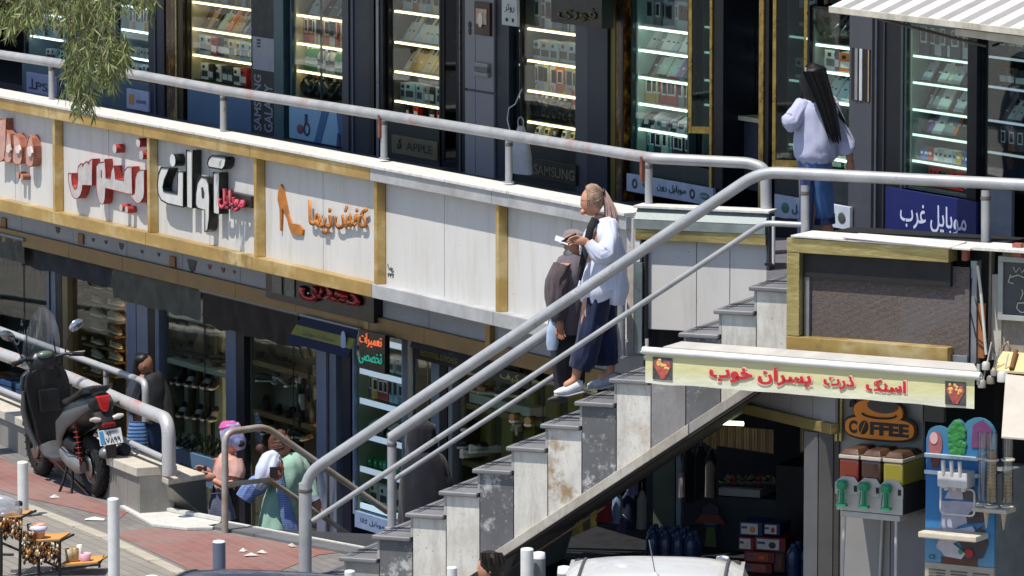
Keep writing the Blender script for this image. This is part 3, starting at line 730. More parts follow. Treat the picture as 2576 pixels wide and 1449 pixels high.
def case(F, label, where, x0, x1, yt, yb, strips, rows, back='#b9b29c', light='#fff2cf', st=5.0, depth=.38, w0=.02, base=None, fr=frame_dark, mullion=False, strip_w=.018, glass=True):
    """a glazed display cabinet let into the shopfront; strips = shelf edge heights surveyed at x0"""
    ua, _ = F.hit(x0, 0); ub, _ = F.hit(x1, 0); zt = F.hit(x0, yt)[1]; zb_ = F.hit(x0, yb)[1]; wd = ub - ua
    t = thing('display_cabinet', label, 'cabinet', F.P(ua, w0, zb_), F.rz)
    H = zt - zb_; bk = plain(back, .7, 0, .1, 3, .03)
    mb = MB(); mb.box(0, wd, depth, depth + .02, 0, H); mb.build('back_panel', bk, t)
    for a in (0, wd - .02):
        mb = MB(); mb.box(a, a + .02, .02, depth, 0, H); mb.build('side_panel', bk, t)
    mb = MB(); mb.box(0, wd, .0, depth, -.02, 0); mb.build('bottom_panel', fr, t)
    mb = MB(); mb.box(0, wd, .0, depth, H, H + .02); mb.build('top_panel', fr, t)
    for a in (-.03, wd):
        mb = MB(); mb.box(a, a + .03, -.02, .05, -.02, H + .02); mb.build('frame_post', fr, t)
    if mullion:
        mb = MB(); mb.box(wd * .5 - .008, wd * .5 + .008, .0, .02, 0, H); mb.build('frame_post', fr, t)
    zs_ = [F.hit(x0, y)[1] - zb_ for y in strips]
    for z in zs_:
        mb = MB(); mb.box(.02, wd - .02, .04, depth, z, z + .008); mb.build('shelf', shelf_glass if st < 4 else plain('#c9c6bb', .4), t)
        mb = MB(); mb.box(.02, wd - .02, .028, .05, z - strip_w, z - .001); mb.build('light_strip', emit(light, st * .75), t)
    levels = zs_ + [0.0]
    if glass:
        mb = MB(); mb.box(0, wd, -.006, -.002, 0, H); mb.build('glass_pane', pane_glass, t)
    for ri, rr in enumerate(rows):
        if not rr: continue
        kind, cols, n, sc = rr[:4]
        if ri >= len(levels): break
        z = zb_ + levels[ri] + .009
        if F is S: rr = (kind, cols, min(20, int(round(n * 1.12))), sc * 1.22) + tuple(rr[4:]); n, sc = rr[2:4]
        ww = w0 + (.14 if kind in ('phone_box', 'accessory_carton') else .12)
        if kind == 'blister_pack': z = (zb_ + (levels[ri - 1] if ri else H)) - .04
        rr2 = rr[4] if len(rr) > 4 else (0.05, .97)
        goods_row(F, kind, cols, ua + wd * rr2[0], ua + wd * rr2[1], ww, z, n, where, ri, sc)
        if len(rr) > 5:                       # a second rank behind
            k2, c2, n2, s2 = rr[5]
            goods_row(F, k2, c2, ua + .04, ub - .04, w0 + .26, z, n2, where, ri, s2, grp=f"{WORD[k2]}s at the back of row {ORD[ri]}, {where}")
    return t, ua, ub, zb_
def post_(F, name, label, cat, x0, x1, mat, y0=None, y1=None, w0=-.04, w1_=.3, z0=None, z1=None, bv=.004, more=None):
    ua = F.hit(x0, 0)[0]; ub = F.hit(x1, 0)[0]; xm = (x0 + x1) / 2
    za = z0 if z0 is not None else (F.hit(xm, y1, w0)[1] if y1 is not None else ZF - .02); zt = z1 if z1 is not None else (F.hit(xm, y0, w0)[1] if y0 is not None else ZC)
    t = thing(name, label, cat, F.P(ua, w0, za), F.rz)
    mb = MB(); mb.box(0, ub - ua, 0, w1_ - w0, 0, zt - za); mb.build('shaft' if cat in ('column', 'post') else 'board', mat, t, bv)
    if more: more(t, ub - ua, zt - za)
    return t, ub - ua, zt - za
def edge_strips(*fr):
    def f(t, w, h):
        for a, b, m in fr:
            mb = MB(); mb.box(w * a, w * b, -.012, .0, 0, h); mb.build('edge_strip', m, t, .002)
    return f
brass = m_brass(); glit = plain('#c8a256', .3, .6, .4, 12, .2)
post_(S, 'shopfront_column', 'dark navy metal column left of the marble pillar', 'column', 381, 424, frame_navy, more=edge_strips((.4, .46, plain('#4a4f60', .4)), (.9, 1, frame_dark)))
post_(S, 'marble_pillar', 'narrow brown and gold marble pillar beside the cream phone cabinet', 'column', 426, 449, m_marble())
post_(S, 'shopfront_column', 'slim bronze and black post just left of the cream phone cabinet', 'column', 451, 468, plain('#3a2f1c', .35, .5), more=edge_strips((.0, .2, brass)))
post_(S, 'shopfront_column', 'wide dark navy column between the warm cabinet and the black one', 'column', 872, 952, frame_navy, more=edge_strips((0, .2, frame_grey), (.3, .34, plain('#5a5f70', .4)), (.85, 1, frame_dark)))
post_(S, 'shopfront_column', 'thin silver edged post left of the black phone cabinet', 'column', 956, 972, frame_dark, more=edge_strips((.1, .5, plain('#8b8f97', .3, .6))))
post_(S, 'shopfront_column', 'black door post to the right of the half open glass door', 'column', 1157, 1182, frame_dark, more=edge_strips((.4, .5, plain('#6b6e75', .3, .6))))
post_(S, 'shopfront_column', 'navy post between the grey cladding and the middle cabinet', 'column', 1259, 1290, frame_navy)
post_(S, 'shopfront_column', 'flat grey column under the black script sign', 'column', 1452, 1490, frame_grey, w0=-.02)
post_(S, 'shopfront_column', 'dark navy column left of the glittering marble pillar', 'column', 1492, 1543, frame_navy, w0=-.06)
post_(S, 'shopfront_column', 'olive brass strip edging the glittering marble pillar', 'column', 1546, 1558, plain('#6b6022', .4, .5))
post_(S, 'marble_pillar', 'glittering brown and gold marble pillar left of the teal cabinet', 'column', 1560, 1580, m_marble(), more=edge_strips((.75, 1, plain('#17120c', .3))))
post_(S, 'shopfront_column', 'black post with bright gold left edge right of the teal cabinet', 'column', 1802, 1830, frame_dark, more=edge_strips((-.12, .08, glit)))
post_(S, 'shopfront_column', 'slim gold edged black post left of the woman in the white top', 'column', 1925, 1945, frame_dark, more=edge_strips((-.1, .45, glit)))
t, w, h = post_(S, 'shopfront_column', 'wide charcoal column with a niche right of the woman in the white top', 'column', 2148, 2205, frame_grey)
zn0 = S.hit(2176, 252)[1] - (ZF - .02); zn1 = S.hit(2176, 122)[1] - (ZF - .02)
mb = MB(); mb.box(w * .12, w * .95, -.006, .0, zn0, zn1); mb.build('niche', plain('#0e0f12', .3), t)  # flat near-black panel on the column face
for a, b, c in ((.3, .42, '#8a8d92'), (.5, .62, '#c9cccf'), (.88, .92, '#b9a27a')):
    mb = MB(); mb.box(w * a, w * b, -.012, -.006, zn0, zn1); mb.build('niche_strip', plain(c, .3, .3), t)
post_(S, 'shopfront_column', 'tall black recessed door jamb between the charcoal column and the last cabinet', 'column', 2205, 2276, frame_dark, w0=.0, more=edge_strips((.0, .06, plain('#55585f', .4)), (.3, .34, plain('#2f323a', .4)), (.92, 1, plain('#2f3a40', .4))))
post_(S, 'shopfront_column', 'thick black mullion splitting the last two cabinets', 'column', 2446, 2470, frame_dark)
# grey cladding with pictograms and a framed poster
def clad(t, w, h):
    for i, (a, b) in enumerate(((0, .36), (.37, 1))):
        for z0_, z1_ in ((0, h * .28), (h * .285, h * .6), (h * .605, h)):
            mb = MB(); mb.box(w * a, w * b - .004, -.02, -.001, z0_ + .004, z1_ - .004); mb.build('cladding_panel', plain('#8f8d8f', .5, 0, .06, 3), t, .003)
t, w, h = post_(S, 'clad_pier', 'light grey clad pier with dark pictograms and a small framed poster', 'column', 1184, 1257, frame_grey, more=clad)
Z0 = ZF - .02
for y in (62, 78): 
    z = S.hit(1198, y)[1] - Z0; mb = MB(); mb.ell((w * .18, -.024, z), (.03, .004, .035), 10, 6); mb.build('pictogram', plain('#2a2a2c'), t)
zp = [S.hit(1236, y)[1] - Z0 for y in (88, 5)]
mb = MB(); mb.box(w * .42, w * .95, -.05, -.021, zp[0], zp[1]); mb.build('poster_frame', plain('#3d1c12', .4), t, .004)
mb = MB(); mb.box(w * .5, w * .86, -.056, -.051, zp[0] + .1, zp[1] - .06); mb.build('poster', plain('#c9a88c', .4, 0, .3, 18), t)
mb = MB(); mb.ell((w * .66, -.06, zp[1] - .16), (.05, .004, .07), 10, 6); mb.build('poster', plain('#f0e0cc', .5), t)
for y in (62 + 130, 75 + 110):
    z = S.hit(1236, y)[1] - Z0; mb = MB(); mb.box(w * .45, w * .9, -.06, -.021, z, z + .1); mb.build('bracket', plain('#9a9894', .5), t, .01)

# cabinets
warm = '#ffe9b5'; cool = '#e6f4ff'; gl = '#dff5ea'
case(S, 'cool lit electronics cabinet at far left, half hidden by hanging foliage', 'far left cabinet', 62, 165, -30, 150, [28, 88], [('accessory_carton', ['white', 'grey', 'black'], 8, 1.3), ('phone_box', ['pale blue', 'white', 'black', 'teal'], 9, 1.2), ('accessory_carton', ['silver', 'teal', 'white'], 7, 1.0)], '#9fb3bc', cool, 4.5)
case(S, 'blue white lit cabinet behind the hanging foliage', 'cabinet behind the foliage', 292, 380, -30, 200, [12, 72, 140], [('accessory_carton', ['white', 'grey'], 6, 1.3), ('phone_box', ['white', 'orange', 'pale blue'], 8, 1.2), ('charger_cube', ['white', 'silver'], 9, 1.6), ('accessory_carton', ['pale blue', 'white'], 6, 1.2)], '#8fa4b0', cool, 4.5)
case(S, 'cream phone cabinet lit by warm shelf strips beside the marble pillar', 'cream cabinet', 471, 631, -60, 200, [3, 70, 136], [('phone_box', ['brown', 'grey', 'black', 'tan'], 12, 1.25), ('display_phone', ['brown', 'tan', 'black', 'grey', 'pale green', 'cream', 'orange', 'tan', 'tan', 'grey', 'silver', 'blue', 'grey'], 13, 1.45), ('accessory_carton', ['pale blue', 'white', 'red', 'navy', 'grey', 'cream', 'white'], 9, 1.35), ('accessory_carton', ['white', 'black', 'white', 'navy', 'black', 'white', 'red'], 8, 1.2)], '#cfc09a', warm, 6, fr=plain('#3a3322', .4, .3))
case(S, 'warm lit cabinet of coloured cartons and headphones above the pale blue poster', 'warm carton cabinet', 733, 870, -60, 252, [36, 107, 176], [('display_phone', ['black', 'white', 'pink', 'silver', 'black', 'grey', 'white'], 10, 1.5), ('phone_box', ['red', 'orange', 'orange', 'white', 'tan', 'orange', 'white', 'red', 'yellow', 'yellow'], 11, 1.5), ('bottle', ['green', 'green', 'green', 'green', 'green', 'white', 'silver', 'grey', 'white', 'silver', 'white'], 16, 1.7), ('headphones', ['black', 'navy', 'orange', 'grey', 'black', 'brown', 'tan'], 7, 1.5)], '#d6c9a2', warm, 6, fr=plain('#3b5560', .4, .3), mullion=True)
case(S, 'black phone cabinet with bright slanting shelf lights above the metal name plate', 'black cabinet', 978, 1104, -60, 292, [26, 104, 178, 252], [('phone_box', ['white', 'silver', 'orange', 'cream'], 9, 1.3), ('display_phone', ['pale blue', 'silver', 'pale blue', 'grey'], 12, 1.5), ('display_phone', ['cream', 'tan', 'cream', 'yellow', 'cream'], 12, 1.5), ('accessory_carton', ['silver', 'pale blue', 'white', 'pale blue', 'grey', 'black'], 8, 1.2), ('accessory_carton', ['black', 'red', 'black'], 5, .7)], '#4a4e54', warm, 6)
case(S, 'middle cabinet with white goods and smartwatches under the script sign', 'middle cabinet', 1312, 1450, -60, 340, [70, 150, 226, 304], [('phone_box', ['grey', 'navy', 'white', 'grey'], 8, 1.5), ('accessory_carton', ['pale blue', 'white', 'silver', 'white'], 10, 1.3), ('phone_box', ['white', 'silver', 'cream', 'navy', 'white', 'cream', 'orange'], 12, 1.3), ('headphones', ['green', 'purple', 'pink', 'white', 'white', 'brown', 'red', 'white'], 9, 1.35), ('watch_box', ['white', 'cream', 'black'], 5, .9)], '#565b60', warm, 6)
case(S, 'teal lit phone cabinet right of the glittering marble pillar', 'teal cabinet', 1592, 1730, -60, 388, [66, 124, 192, 259, 322], [('phone_box', ['silver', 'navy', 'grey', 'pale blue'], 10, 1.3), ('display_phone', ['white', 'silver', 'grey', 'white'], 10, 1.3), ('display_phone', ['black', 'grey', 'pale green', 'pale green', 'pale green', 'pale blue', 'purple', 'teal', 'black'], 10, 1.45), ('phone_box', ['yellow', 'yellow', 'brown', 'red', 'red', 'red', 'grey', 'navy'], 9, 1.35), ('watch_box', ['black', 'white', 'silver', 'grey', 'silver'], 8, 1.2), ('phone_box', ['navy', 'teal', 'navy', 'black', 'pale green'], 12, 1.2)], '#a9c9bd', gl, 4.5, fr=plain('#26403f', .3, .3))
case(S, 'dim cabinet of hanging phone cases behind the counter', 'dim hanging case cabinet', 1832, 1924, 5, 268, [84, 152, 212], [('blister_pack', ['white', 'white', 'black', 'silver'], 6, 1.1), ('blister_pack', ['tan', 'grey', 'black', 'brown'], 7, 1.0), ('blister_pack', ['black', 'grey', 'navy'], 6, .9), ('accessory_carton', ['teal', 'pale blue', 'orange', 'orange', 'black', 'black'], 6, 1.1)], '#4a4b50', cool, 1.0, w0=.3)
case(S, 'green tinted glass cabinet right beside the woman in the white top', 'cabinet beside the white top', 2037, 2146, 20, 420, [110, 176, 250, 392], [('headphones', ['brown', 'brown', 'red', 'blue'], 4, 2.1), ('accessory_carton', ['orange', 'white', 'navy', 'white'], 7, 1.2), ('display_phone', ['pale blue', 'pale blue', 'orange', 'pale blue', 'white'], 8, 1.4), ('accessory_carton', ['white', 'silver'], 7, 1.2), ('phone_box', ['pale green', 'white'], 7, .8)], '#8c9a92', gl, 4)
case(S, 'large glass phone cabinet above the blue shop sign', 'large cabinet', 2282, 2446, 62, 468, [138, 205, 273, 336, 402], [('phone_box', ['navy', 'black', 'silver', 'navy', 'white'], 9, 1.4), ('display_phone', ['silver', 'grey', 'black', 'white', 'red', 'cream'], 11, 1.3), ('display_phone', ['black', 'grey', 'grey', 'white', 'tan', 'navy', 'silver', 'pale green'], 10, 1.5), ('display_phone', ['navy', 'purple', 'white', 'white', 'grey', 'orange', 'black', 'black', 'white', 'white'], 10, 1.5), ('charger_cube', ['blue', 'blue', 'red', 'white', 'silver', 'white', 'white', 'pale blue', 'yellow'], 12, 1.8), ('accessory_carton', ['navy', 'black', 'red', 'red', 'red', 'brown', 'yellow', 'red', 'yellow', 'red'], 12, 1.1)], '#7a9288', gl, 1.6, fr=plain('#3b4a4a', .3, .4))
case(S, 'dark glass cabinet at the right edge under the striped awning', 'right edge cabinet', 2472, 2640, 75, 468, [140, 215, 300, 380], [('phone_box', ['navy', 'black', 'navy'], 6, 1.3), ('accessory_carton', ['black', 'brown'], 6, 1.0), ('display_phone', ['black', 'white', 'white', 'black', 'black'], 7, 1.0), ('phone_box', ['black', 'brown'], 6, 1.0), None], '#3a4448', cool, .5)
case(S, 'narrow dark side cabinet between the glass door and the middle cabinet', 'narrow side cabinet', 1291, 1308, -60, 340, [75, 160, 240], [('accessory_carton', ['navy', 'grey'], 1, 1.0), ('accessory_carton', ['grey', 'navy'], 1, 1.0)], '#3a4148', cool, 1.0, depth=.3)

case(S, 'dim green glazed side cabinet behind the gold framed leaf by the teal cabinet', 'side cabinet behind the gold leaf', 1737, 1798, -60, 388, [66, 130, 200, 262, 330], [('blister_pack', ['silver', 'white', 'grey'], 4, 1.0), ('display_phone', ['teal', 'silver', 'grey'], 4, 1.1), ('accessory_carton', ['navy', 'teal', 'silver'], 3, 1.0), ('phone_box', ['grey', 'navy', 'silver'], 4, 1.0), ('accessory_carton', ['white', 'pale green'], 3, 1.0), ('phone_box', ['navy', 'pale green'], 4, 1.0)], '#55706a', gl, 1.2, w0=.1, glass=False)
case(S, 'dim window cabinet behind the gold framed leaf in front of the walking woman', 'window cabinet behind the walking woman', 1950, 2030, -20, 400, [90, 200, 300, 362], [('blister_pack', ['white', 'silver'], 3, 1.1), ('accessory_carton', ['white', 'silver', 'pale green'], 4, 1.2), ('watch_box', ['white', 'silver', 'cream'], 4, 1.5), ('phone_box', ['white', 'pale green', 'silver'], 5, 1.1), ('accessory_carton', ['white', 'silver'], 4, 1.1)], '#6f8580', gl, 1.2, w0=.1, glass=False)

def board(F, name, label, cat, x0, x1, y0, y1, mat, w=-.02, th=.03, at='l'):
    xr = x0 if at == 'l' else x1
    ua, z1_ = F.hit(x0, y0, w); ub, _ = F.hit(x1, y0, w); z0_ = F.hit(x0, y1, w)[1]
    t = thing(name, label, cat, F.P(ua, w, z0_), F.rz); W_ = ub - ua; H_ = z1_ - z0_
    mb = MB(); mb.box(0, W_, 0, th, 0, H_); mb.build('board', mat, t, .003)
    return t, W_, H_
# boards under and between the cabinets
bluep = plain('#4f6f8c', .35, .1, .08, 2, .02)
board(S, 'base_board', 'plain steel blue board below the cream cabinet', 'panel', 471, 631, 204, 305, bluep)
board(S, 'base_board', 'teal grey board behind the foliage below the far left cabinets', 'panel', 55, 380, 156, 262, plain('#46606c', .4))
board(S, 'backing_board', 'dark slate board between the two cabinets behind the foliage', 'panel', 166, 290, -40, 150, plain('#3c4252', .5))
t, w, h = board(S, 'game_console_sign', 'white sign with a small symbol and PS5 lettering low behind the foliage', 'sign', 66, 142, 180, 235, plain('#a9a9c4', .4), -.06)
text_mesh('lettering', 'PS5', plain('#3b3d52'), w * .32, w * .92, h * .25, h * .62, -.002, .004, .01, t)
mb = MB(); mb.box(w * .18, w * .22, -.004, 0, h * .3, h * .72); mb.box(w * .1, w * .3, -.005, 0, h * .25, h * .33); mb.build('emblem', plain('#3b3d52'), t)
t, w, h = board(S, 'phone_sign', 'white sign with an orange square and small lettering beside the navy column', 'sign', 318, 373, 222, 272, plain('#c3c3dc', .4), -.06)
mb = MB(); mb.box(w * .12, w * .36, -.004, 0, h * .25, h * .75); mb.build('emblem', plain('#d9a04a'), t)
text_mesh('lettering', 'xiaomi', plain('#55556e'), w * .44, w * .9, h * .35, h * .6, -.002, .004, .01, t)
t, w, h = board(S, 'poster_board', 'dark poster lettered GALAXY S25 Ultra seen through the foliage', 'sign', 172, 285, 70, 150, plain('#343a4c', .5), -.05)
text_mesh('lettering', 'GALAXY', plain('#171a2c'), w * .1, w * .7, h * .55, h * .8, -.002, .004, .02, t)
text_mesh('lettering', 'S25 Ultra', plain('#171a2c'), w * .1, w * .9, h * .12, h * .4, -.002, .004, .02, t)
t, w, h = board(S, 'banner_board', 'black and white upright board with vertical lettering between two warm cabinets', 'sign', 633, 694, -60, 335, plain('#15161b', .5), -.03)
for a, b in ((.0, .07), ):
    pass
zz = lambda y: S.hit(633, y, -.03)[1] - S.hit(633, 335, -.03)[1]
mb = MB(); mb.box(w * .06, w * .94, -.01, -.001, zz(172), zz(90)); mb.build('white_panel', plain('#9a9ba3', .4), t)
for k in range(3):
    mb = MB(); mb.box(w * .25, w * .38, -.014, -.01, zz(92 + 8 * k) - .03, zz(92 + 8 * k) - .012); mb.build('emblem', plain('#17181c'), t)
text_mesh('lettering', 'SAMSUNG', plain('#8f919a'), w * .08, w * .38, zz(325), zz(185), -.002, .004, .02, t, vertical=True)
text_mesh('lettering', 'GALAXY', plain('#8f919a'), w * .5, w * .85, zz(325), zz(205), -.002, .004, .02, t, vertical=True)
post_(S, 'shopfront_column', 'slim teal post left of the warm carton cabinet', 'column', 697, 721, plain('#3f5d66', .35, .3))
t, w, h = board(S, 'headphone_poster', 'pale blue poster with headphones and dark ribbon shapes below the warm carton cabinet', 'poster', 727, 870, 257, 346, plain('#8fb6cf', .35, 0, .1, 2), -.03)
for pts, c in (([(.45, 0), (.56, 0), (.72, 1), (.6, 1)], '#3f6a96'), ([(.9, 0), (.98, 0), (.94, 1), (.84, 1)], '#35608e'), ([(.84, .0), (.93, 0), (.93, .35), (.86, .38)], '#27406a')):
    mb = MB(); mb.prism([(a * w, b * h) for a, b in pts], -.006, -.001, 'y'); mb.build('print', plain(c, .4), t)
mb = MB(); mb.torus((w * .32, -.006, h * .33), h * .16, h * .035, 'y', 20, 6, flat=.1); mb.box(w * .29, w * .33, -.008, -.001, h * .45, h * .75); mb.build('print', plain('#1f2a44', .4), t)
mb = MB(); mb.ell((w * .2, -.004, h * .3), (w * .06, .004, h * .14)); mb.build('print', plain('#7c3f56', .4), t)
t, w, h = board(S, 'brass_name_plate', 'brass plate reading APPLE beneath the black cabinet', 'sign', 985, 1100, 338, 384, plain('#6f6448', .4, .3, .15, 8), -.05)
text_mesh('lettering', 'APPLE', plain('#1d1b17'), w * .32, w * .9, h * .3, h * .74, -.002, .004, .012, t)
mb = MB(); mb.ell((w * .17, -.004, h * .48), (w * .055, .004, h * .2)); mb.tube([(w * .17, -.004, h * .68), (w * .2, -.004, h * .82)], .007, 6); mb.build('emblem', plain('#1d1b17'), t)
board(S, 'base_board', 'black base board around the APPLE plate', 'panel', 975, 1105, 298, 420, plain('#15171c', .4), -.02)
t, w, h = board(S, 'brass_name_plate', 'dull brass plate reading SAMSUNG, partly hidden by a rail post', 'sign', 1335, 1448, 396, 446, plain('#3a352a', .4, .3, .15, 8), -.05)
text_mesh('lettering', 'SAMSUNG', plain('#8a7f64'), w * .08, w * .98, h * .2, h * .72, -.002, .004, .012, t)
board(S, 'base_board', 'black base board around the SAMSUNG plate', 'panel', 1292, 1450, 346, 500, plain('#131419', .4), -.02)
# white cloth-like bag standing against the base board
t = thing('paper_bag', 'white crumpled bag standing behind the rail post below the middle cabinet', 'bag', S.pt(1310, 436, -.3), S.rz)
mb = MB(); mb.loft([((0, 0, 0), .17, .06), ((0, 0, .15), .16, .06), ((.01, 0, .3), .11, .05), ((0, 0, .42), .03, .03)], 14, folds=.12, seed=2); mb.build('bag_body', plain('#c9c4c2', .8), t)
mb = MB(); mb.torus((0, 0, .45), .05, .006, 'y', 14, 5); mb.build('handle', plain('#b5b0ae'), t)
t, w, h = board(S, 'strip_sign', 'white strip sign with dark Persian lettering and round emblems below the teal cabinet', 'sign', 1576, 1793, 436, 480, plain('#b4bccb', .4), -.08)
text_mesh('lettering', 'موبایل رون', plain('#2a3c48'), w * .36, w * .7, h * .3, h * .8, -.002, .004, .03, t, arabic=True)
for cx in (.77, .1): 
    mb = MB(); mb.torus((w * cx, -.004, h * .5), h * .22, h * .07, 'y', 20, 6, flat=.15); mb.build('emblem', plain('#39424a'), t)
mb = MB(); mb.ell((w * .91, -.004, h * .5), (w * .055, .005, h * .2), 16, 6); mb.build('emblem', plain('#4a6a5c'), t)
text_mesh('lettering', 'mobile', plain('#c9d2cf'), w * .87, w * .95, h * .42, h * .58, -.01, .004, .01, t)
mb = MB(); mb.ell((w * .24, -.004, h * .55), (w * .05, .005, h * .2), 16, 6); mb.build('emblem', plain('#4a6a5c'), t)
board(S, 'base_board', 'dark green base board under the teal cabinet', 'panel', 1584, 1800, 392, 440, plain('#1d2a2b', .4), .0)
t, w, h = board(S, 'strip_sign', 'white strip sign with fruit and gear emblems low behind the landing railing', 'sign', 1948, 2138, 488, 545, plain('#b9bfcc', .4), -.08)
for cx, c in ((.15, '#4a7a5c'), (.62, '#3c5248'), (.9, '#47504a')):
    mb = MB(); mb.ell((w * cx, -.004, h * .48), (w * .05, .005, h * .24), 14, 6); mb.build('emblem', plain(c), t)
text_mesh('lettering', 'موبایل', plain('#2a3c48'), w * .24, w * .52, h * .25, h * .72, -.002, .004, .03, t, arabic=True)
board(S, 'base_board', 'dark base board below the glass beside the woman in the white top', 'panel', 1948, 2146, 425, 490, plain('#1a2026', .4), -.01)
t, w, h = board(S, 'blue_shop_sign', 'deep blue panel with pale Persian lettering below the large cabinet', 'sign', 2228, 2456, 470, 640, plain('#101a5c', .45, 0, .1, 2), -.1)
hh = lambda y: S.hit(2228, y, -.1)[1] - S.hit(2228, 640, -.1)[1]
text_mesh('lettering', 'موبایل غرب', plain('#c2c8e0'), w * .17, w * .9, hh(563), hh(494), -.002, .006, .012, t, arabic=True)
board(S, 'base_board', 'pale grey side panel right of the blue shop sign', 'panel', 2472, 2545, 470, 640, plain('#6c727c', .4), -.05)
# glass leaves with gold edges
def leaf(label, x0, x1, y0, y1, th, gold_=True, w=-.25, tint=None):
    f = S; ua, z1_ = f.hit(x0, y0, w); z0_ = f.hit(x0, y1, w)[1]
    p0 = f.P(ua, w, z0_); q = at_y(x1, y0, p0.y - 0); L_ = (q.x - p0.x) / cos(R(th))
    t = thing('glass_leaf', label, 'glass door', p0, -R(th)); h = z1_ - z0_
    mb = MB(); mb.box(0, L_, -.003, .003, 0, h); mb.build('glass_pane', tint or glassy('#b5cec8', .08), t)
    m = glit if gold_ else frame_dark
    for a in (0, L_ - .03):
        mb = MB(); mb.box(a, a + .03, -.02, .02, 0, h); mb.build('frame_post', m, t, .003)
    mb = MB(); mb.box(.031, L_ - .031, -.02, .02, 0, .06); mb.build('frame_rail', m, t, .003)
    return t
leaf('gold framed glass leaf beside the teal cabinet', 1734, 1800, -60, 335, 18, True, -.05)
leaf('half open glass door with black frame left of the grey pier', 1112, 1156, -60, 420, 20, False, -.1, glassy('#8fa3ad', .07))
leaf('gold framed glass leaf in front of the woman in the white top', 1946, 2032, -20, 420, 18, True, -.05, glassy('#b9ccc8', .08))
# counter behind the dim cabinet
t = thing('shop_counter', 'pale topped counter in the dim shop behind the gold edged post', 'counter', S.pt(1832, 470, .15), S.rz)
w = S.hit(1925, 300)[0] - S.hit(1832, 300)[0]; h = S.hit(1832, 285, .15)[1] - S.hit(1832, 470, .15)[1]
mb = MB(); mb.box(0, w * .35, 0, .3, 0, h - .04); mb.build('counter_front', plain('#8d8f70', .6), t); mb = MB(); mb.box(w * .352, w, 0.02, .3, 0, h - .04); mb.build('counter_front', plain('#2d3442', .6), t)
mb = MB(); mb.box(-.02, w, -.04, .35, h - .038, h); mb.build('counter_top', plain('#b3b08f', .4), t, .004)
# black script sign hanging above the middle cabinet
t, w, h = board(S, 'script_sign', 'black hanging sign with dull gold script above the middle cabinet', 'sign', 1386, 1514, -40, 55, plain('#0f0f12', .4), -.35, .12)
text_mesh('lettering', 'فوری', plain('#5c5230', .4, .4), w * .15, w * .9, h * .12, h * .5, -.002, .01, .01, t, arabic=True)
t, w, h = board(S, 'paper_notice', 'small white paper notice with a few dark letters left of the middle cabinet', 'notice', 1262, 1300, -10, 62, plain('#c9cdc9', .6), -.1)
text_mesh('lettering', 'روتر', plain('#333638'), w * .2, w * .85, h * .45, h * .75, -.001, .003, .02, t, arabic=True)
mb = MB(); mb.ell((w * .35, -.003, h * .2), (w * .1, .003, h * .07), 8, 5); mb.ell((w * .75, -.003, h * .2), (w * .08, .003, h * .08), 8, 5); mb.build('mark', plain('#333638'), t)
# loose white cable loop by the rail
t = thing('white_cable', 'thin white cable looping down beside the navy post', 'cable', S.pt(1282, 330, -.3))
o0 = t.location.copy(); mb = MB(); mb.tube([S.pt(x, y, -.3) - o0 for x, y in ((1312, 225), (1296, 262), (1280, 272), (1276, 300), (1283, 330), (1290, 345))], .006, 6); mb.build('cable', plain('#dcdcdc'), t)

# striped awning top right
Wf = -1.35
aw = thing('striped_awning', 'grey and white striped fabric awning above the last cabinets, top right', 'awning', S.P(S.hit(2090, 8, Wf)[0], 0, S.hit(2300, 40, Wf)[1]), S.rz)
ua = S.hit(2090, 8, Wf)[0]; ub = S.hit(2620, 60, Wf)[0] + .4; zf = S.hit(2300, 8, Wf)[1]
wd = ub - ua; s1 = plain('#dcdad6', .8, 0, .05, 10, .1, dirt=.2); s2 = plain('#8d8b8a', .8, 0, .05, 10, .1, dirt=.3)
fab = MB(); n = int(wd / .13)
for i in range(n):
    fab.cur = i % 2; a = wd * i / n; b = wd * (i + 1) / n
    fab.add([(a, Wf, 0), (b, Wf, 0), (b, -.05, .5), (a, -.05, .5)], [(0, 1, 2, 3)], False)
fab.build('fabric', [s1, s2], aw)
mb = MB(); mb.box(0, wd, Wf - .02, Wf + .01, -.05, .0); mb.build('front_bar', plain('#c9c2b2', .5, .2, .2, 8, .1, dirt=.4), aw, .004)
mb = MB(); mb.hexa([(wd * .52, Wf + .02, -.11), (wd * .98, Wf + .02, -.13), (wd * .98, Wf + .3, -.13), (wd * .52, Wf + .3, -.02), (wd * .52, Wf + .02, -.06), (wd * .98, Wf + .02, -.06), (wd * .98, Wf + .3, -.06), (wd * .52, Wf + .3, -.0)]); mb.build('drip_tray', plain('#b8ad98', .6, 0, .2, 6, .1), aw)
for a in (.05, .5, .9):
    mb = MB(); mb.tube([(wd * a, Wf + .02, -.02), (wd * a, -.02, -.35)], .012, 8); mb.build('support_arm', plain('#8c867a', .5, .4), aw)
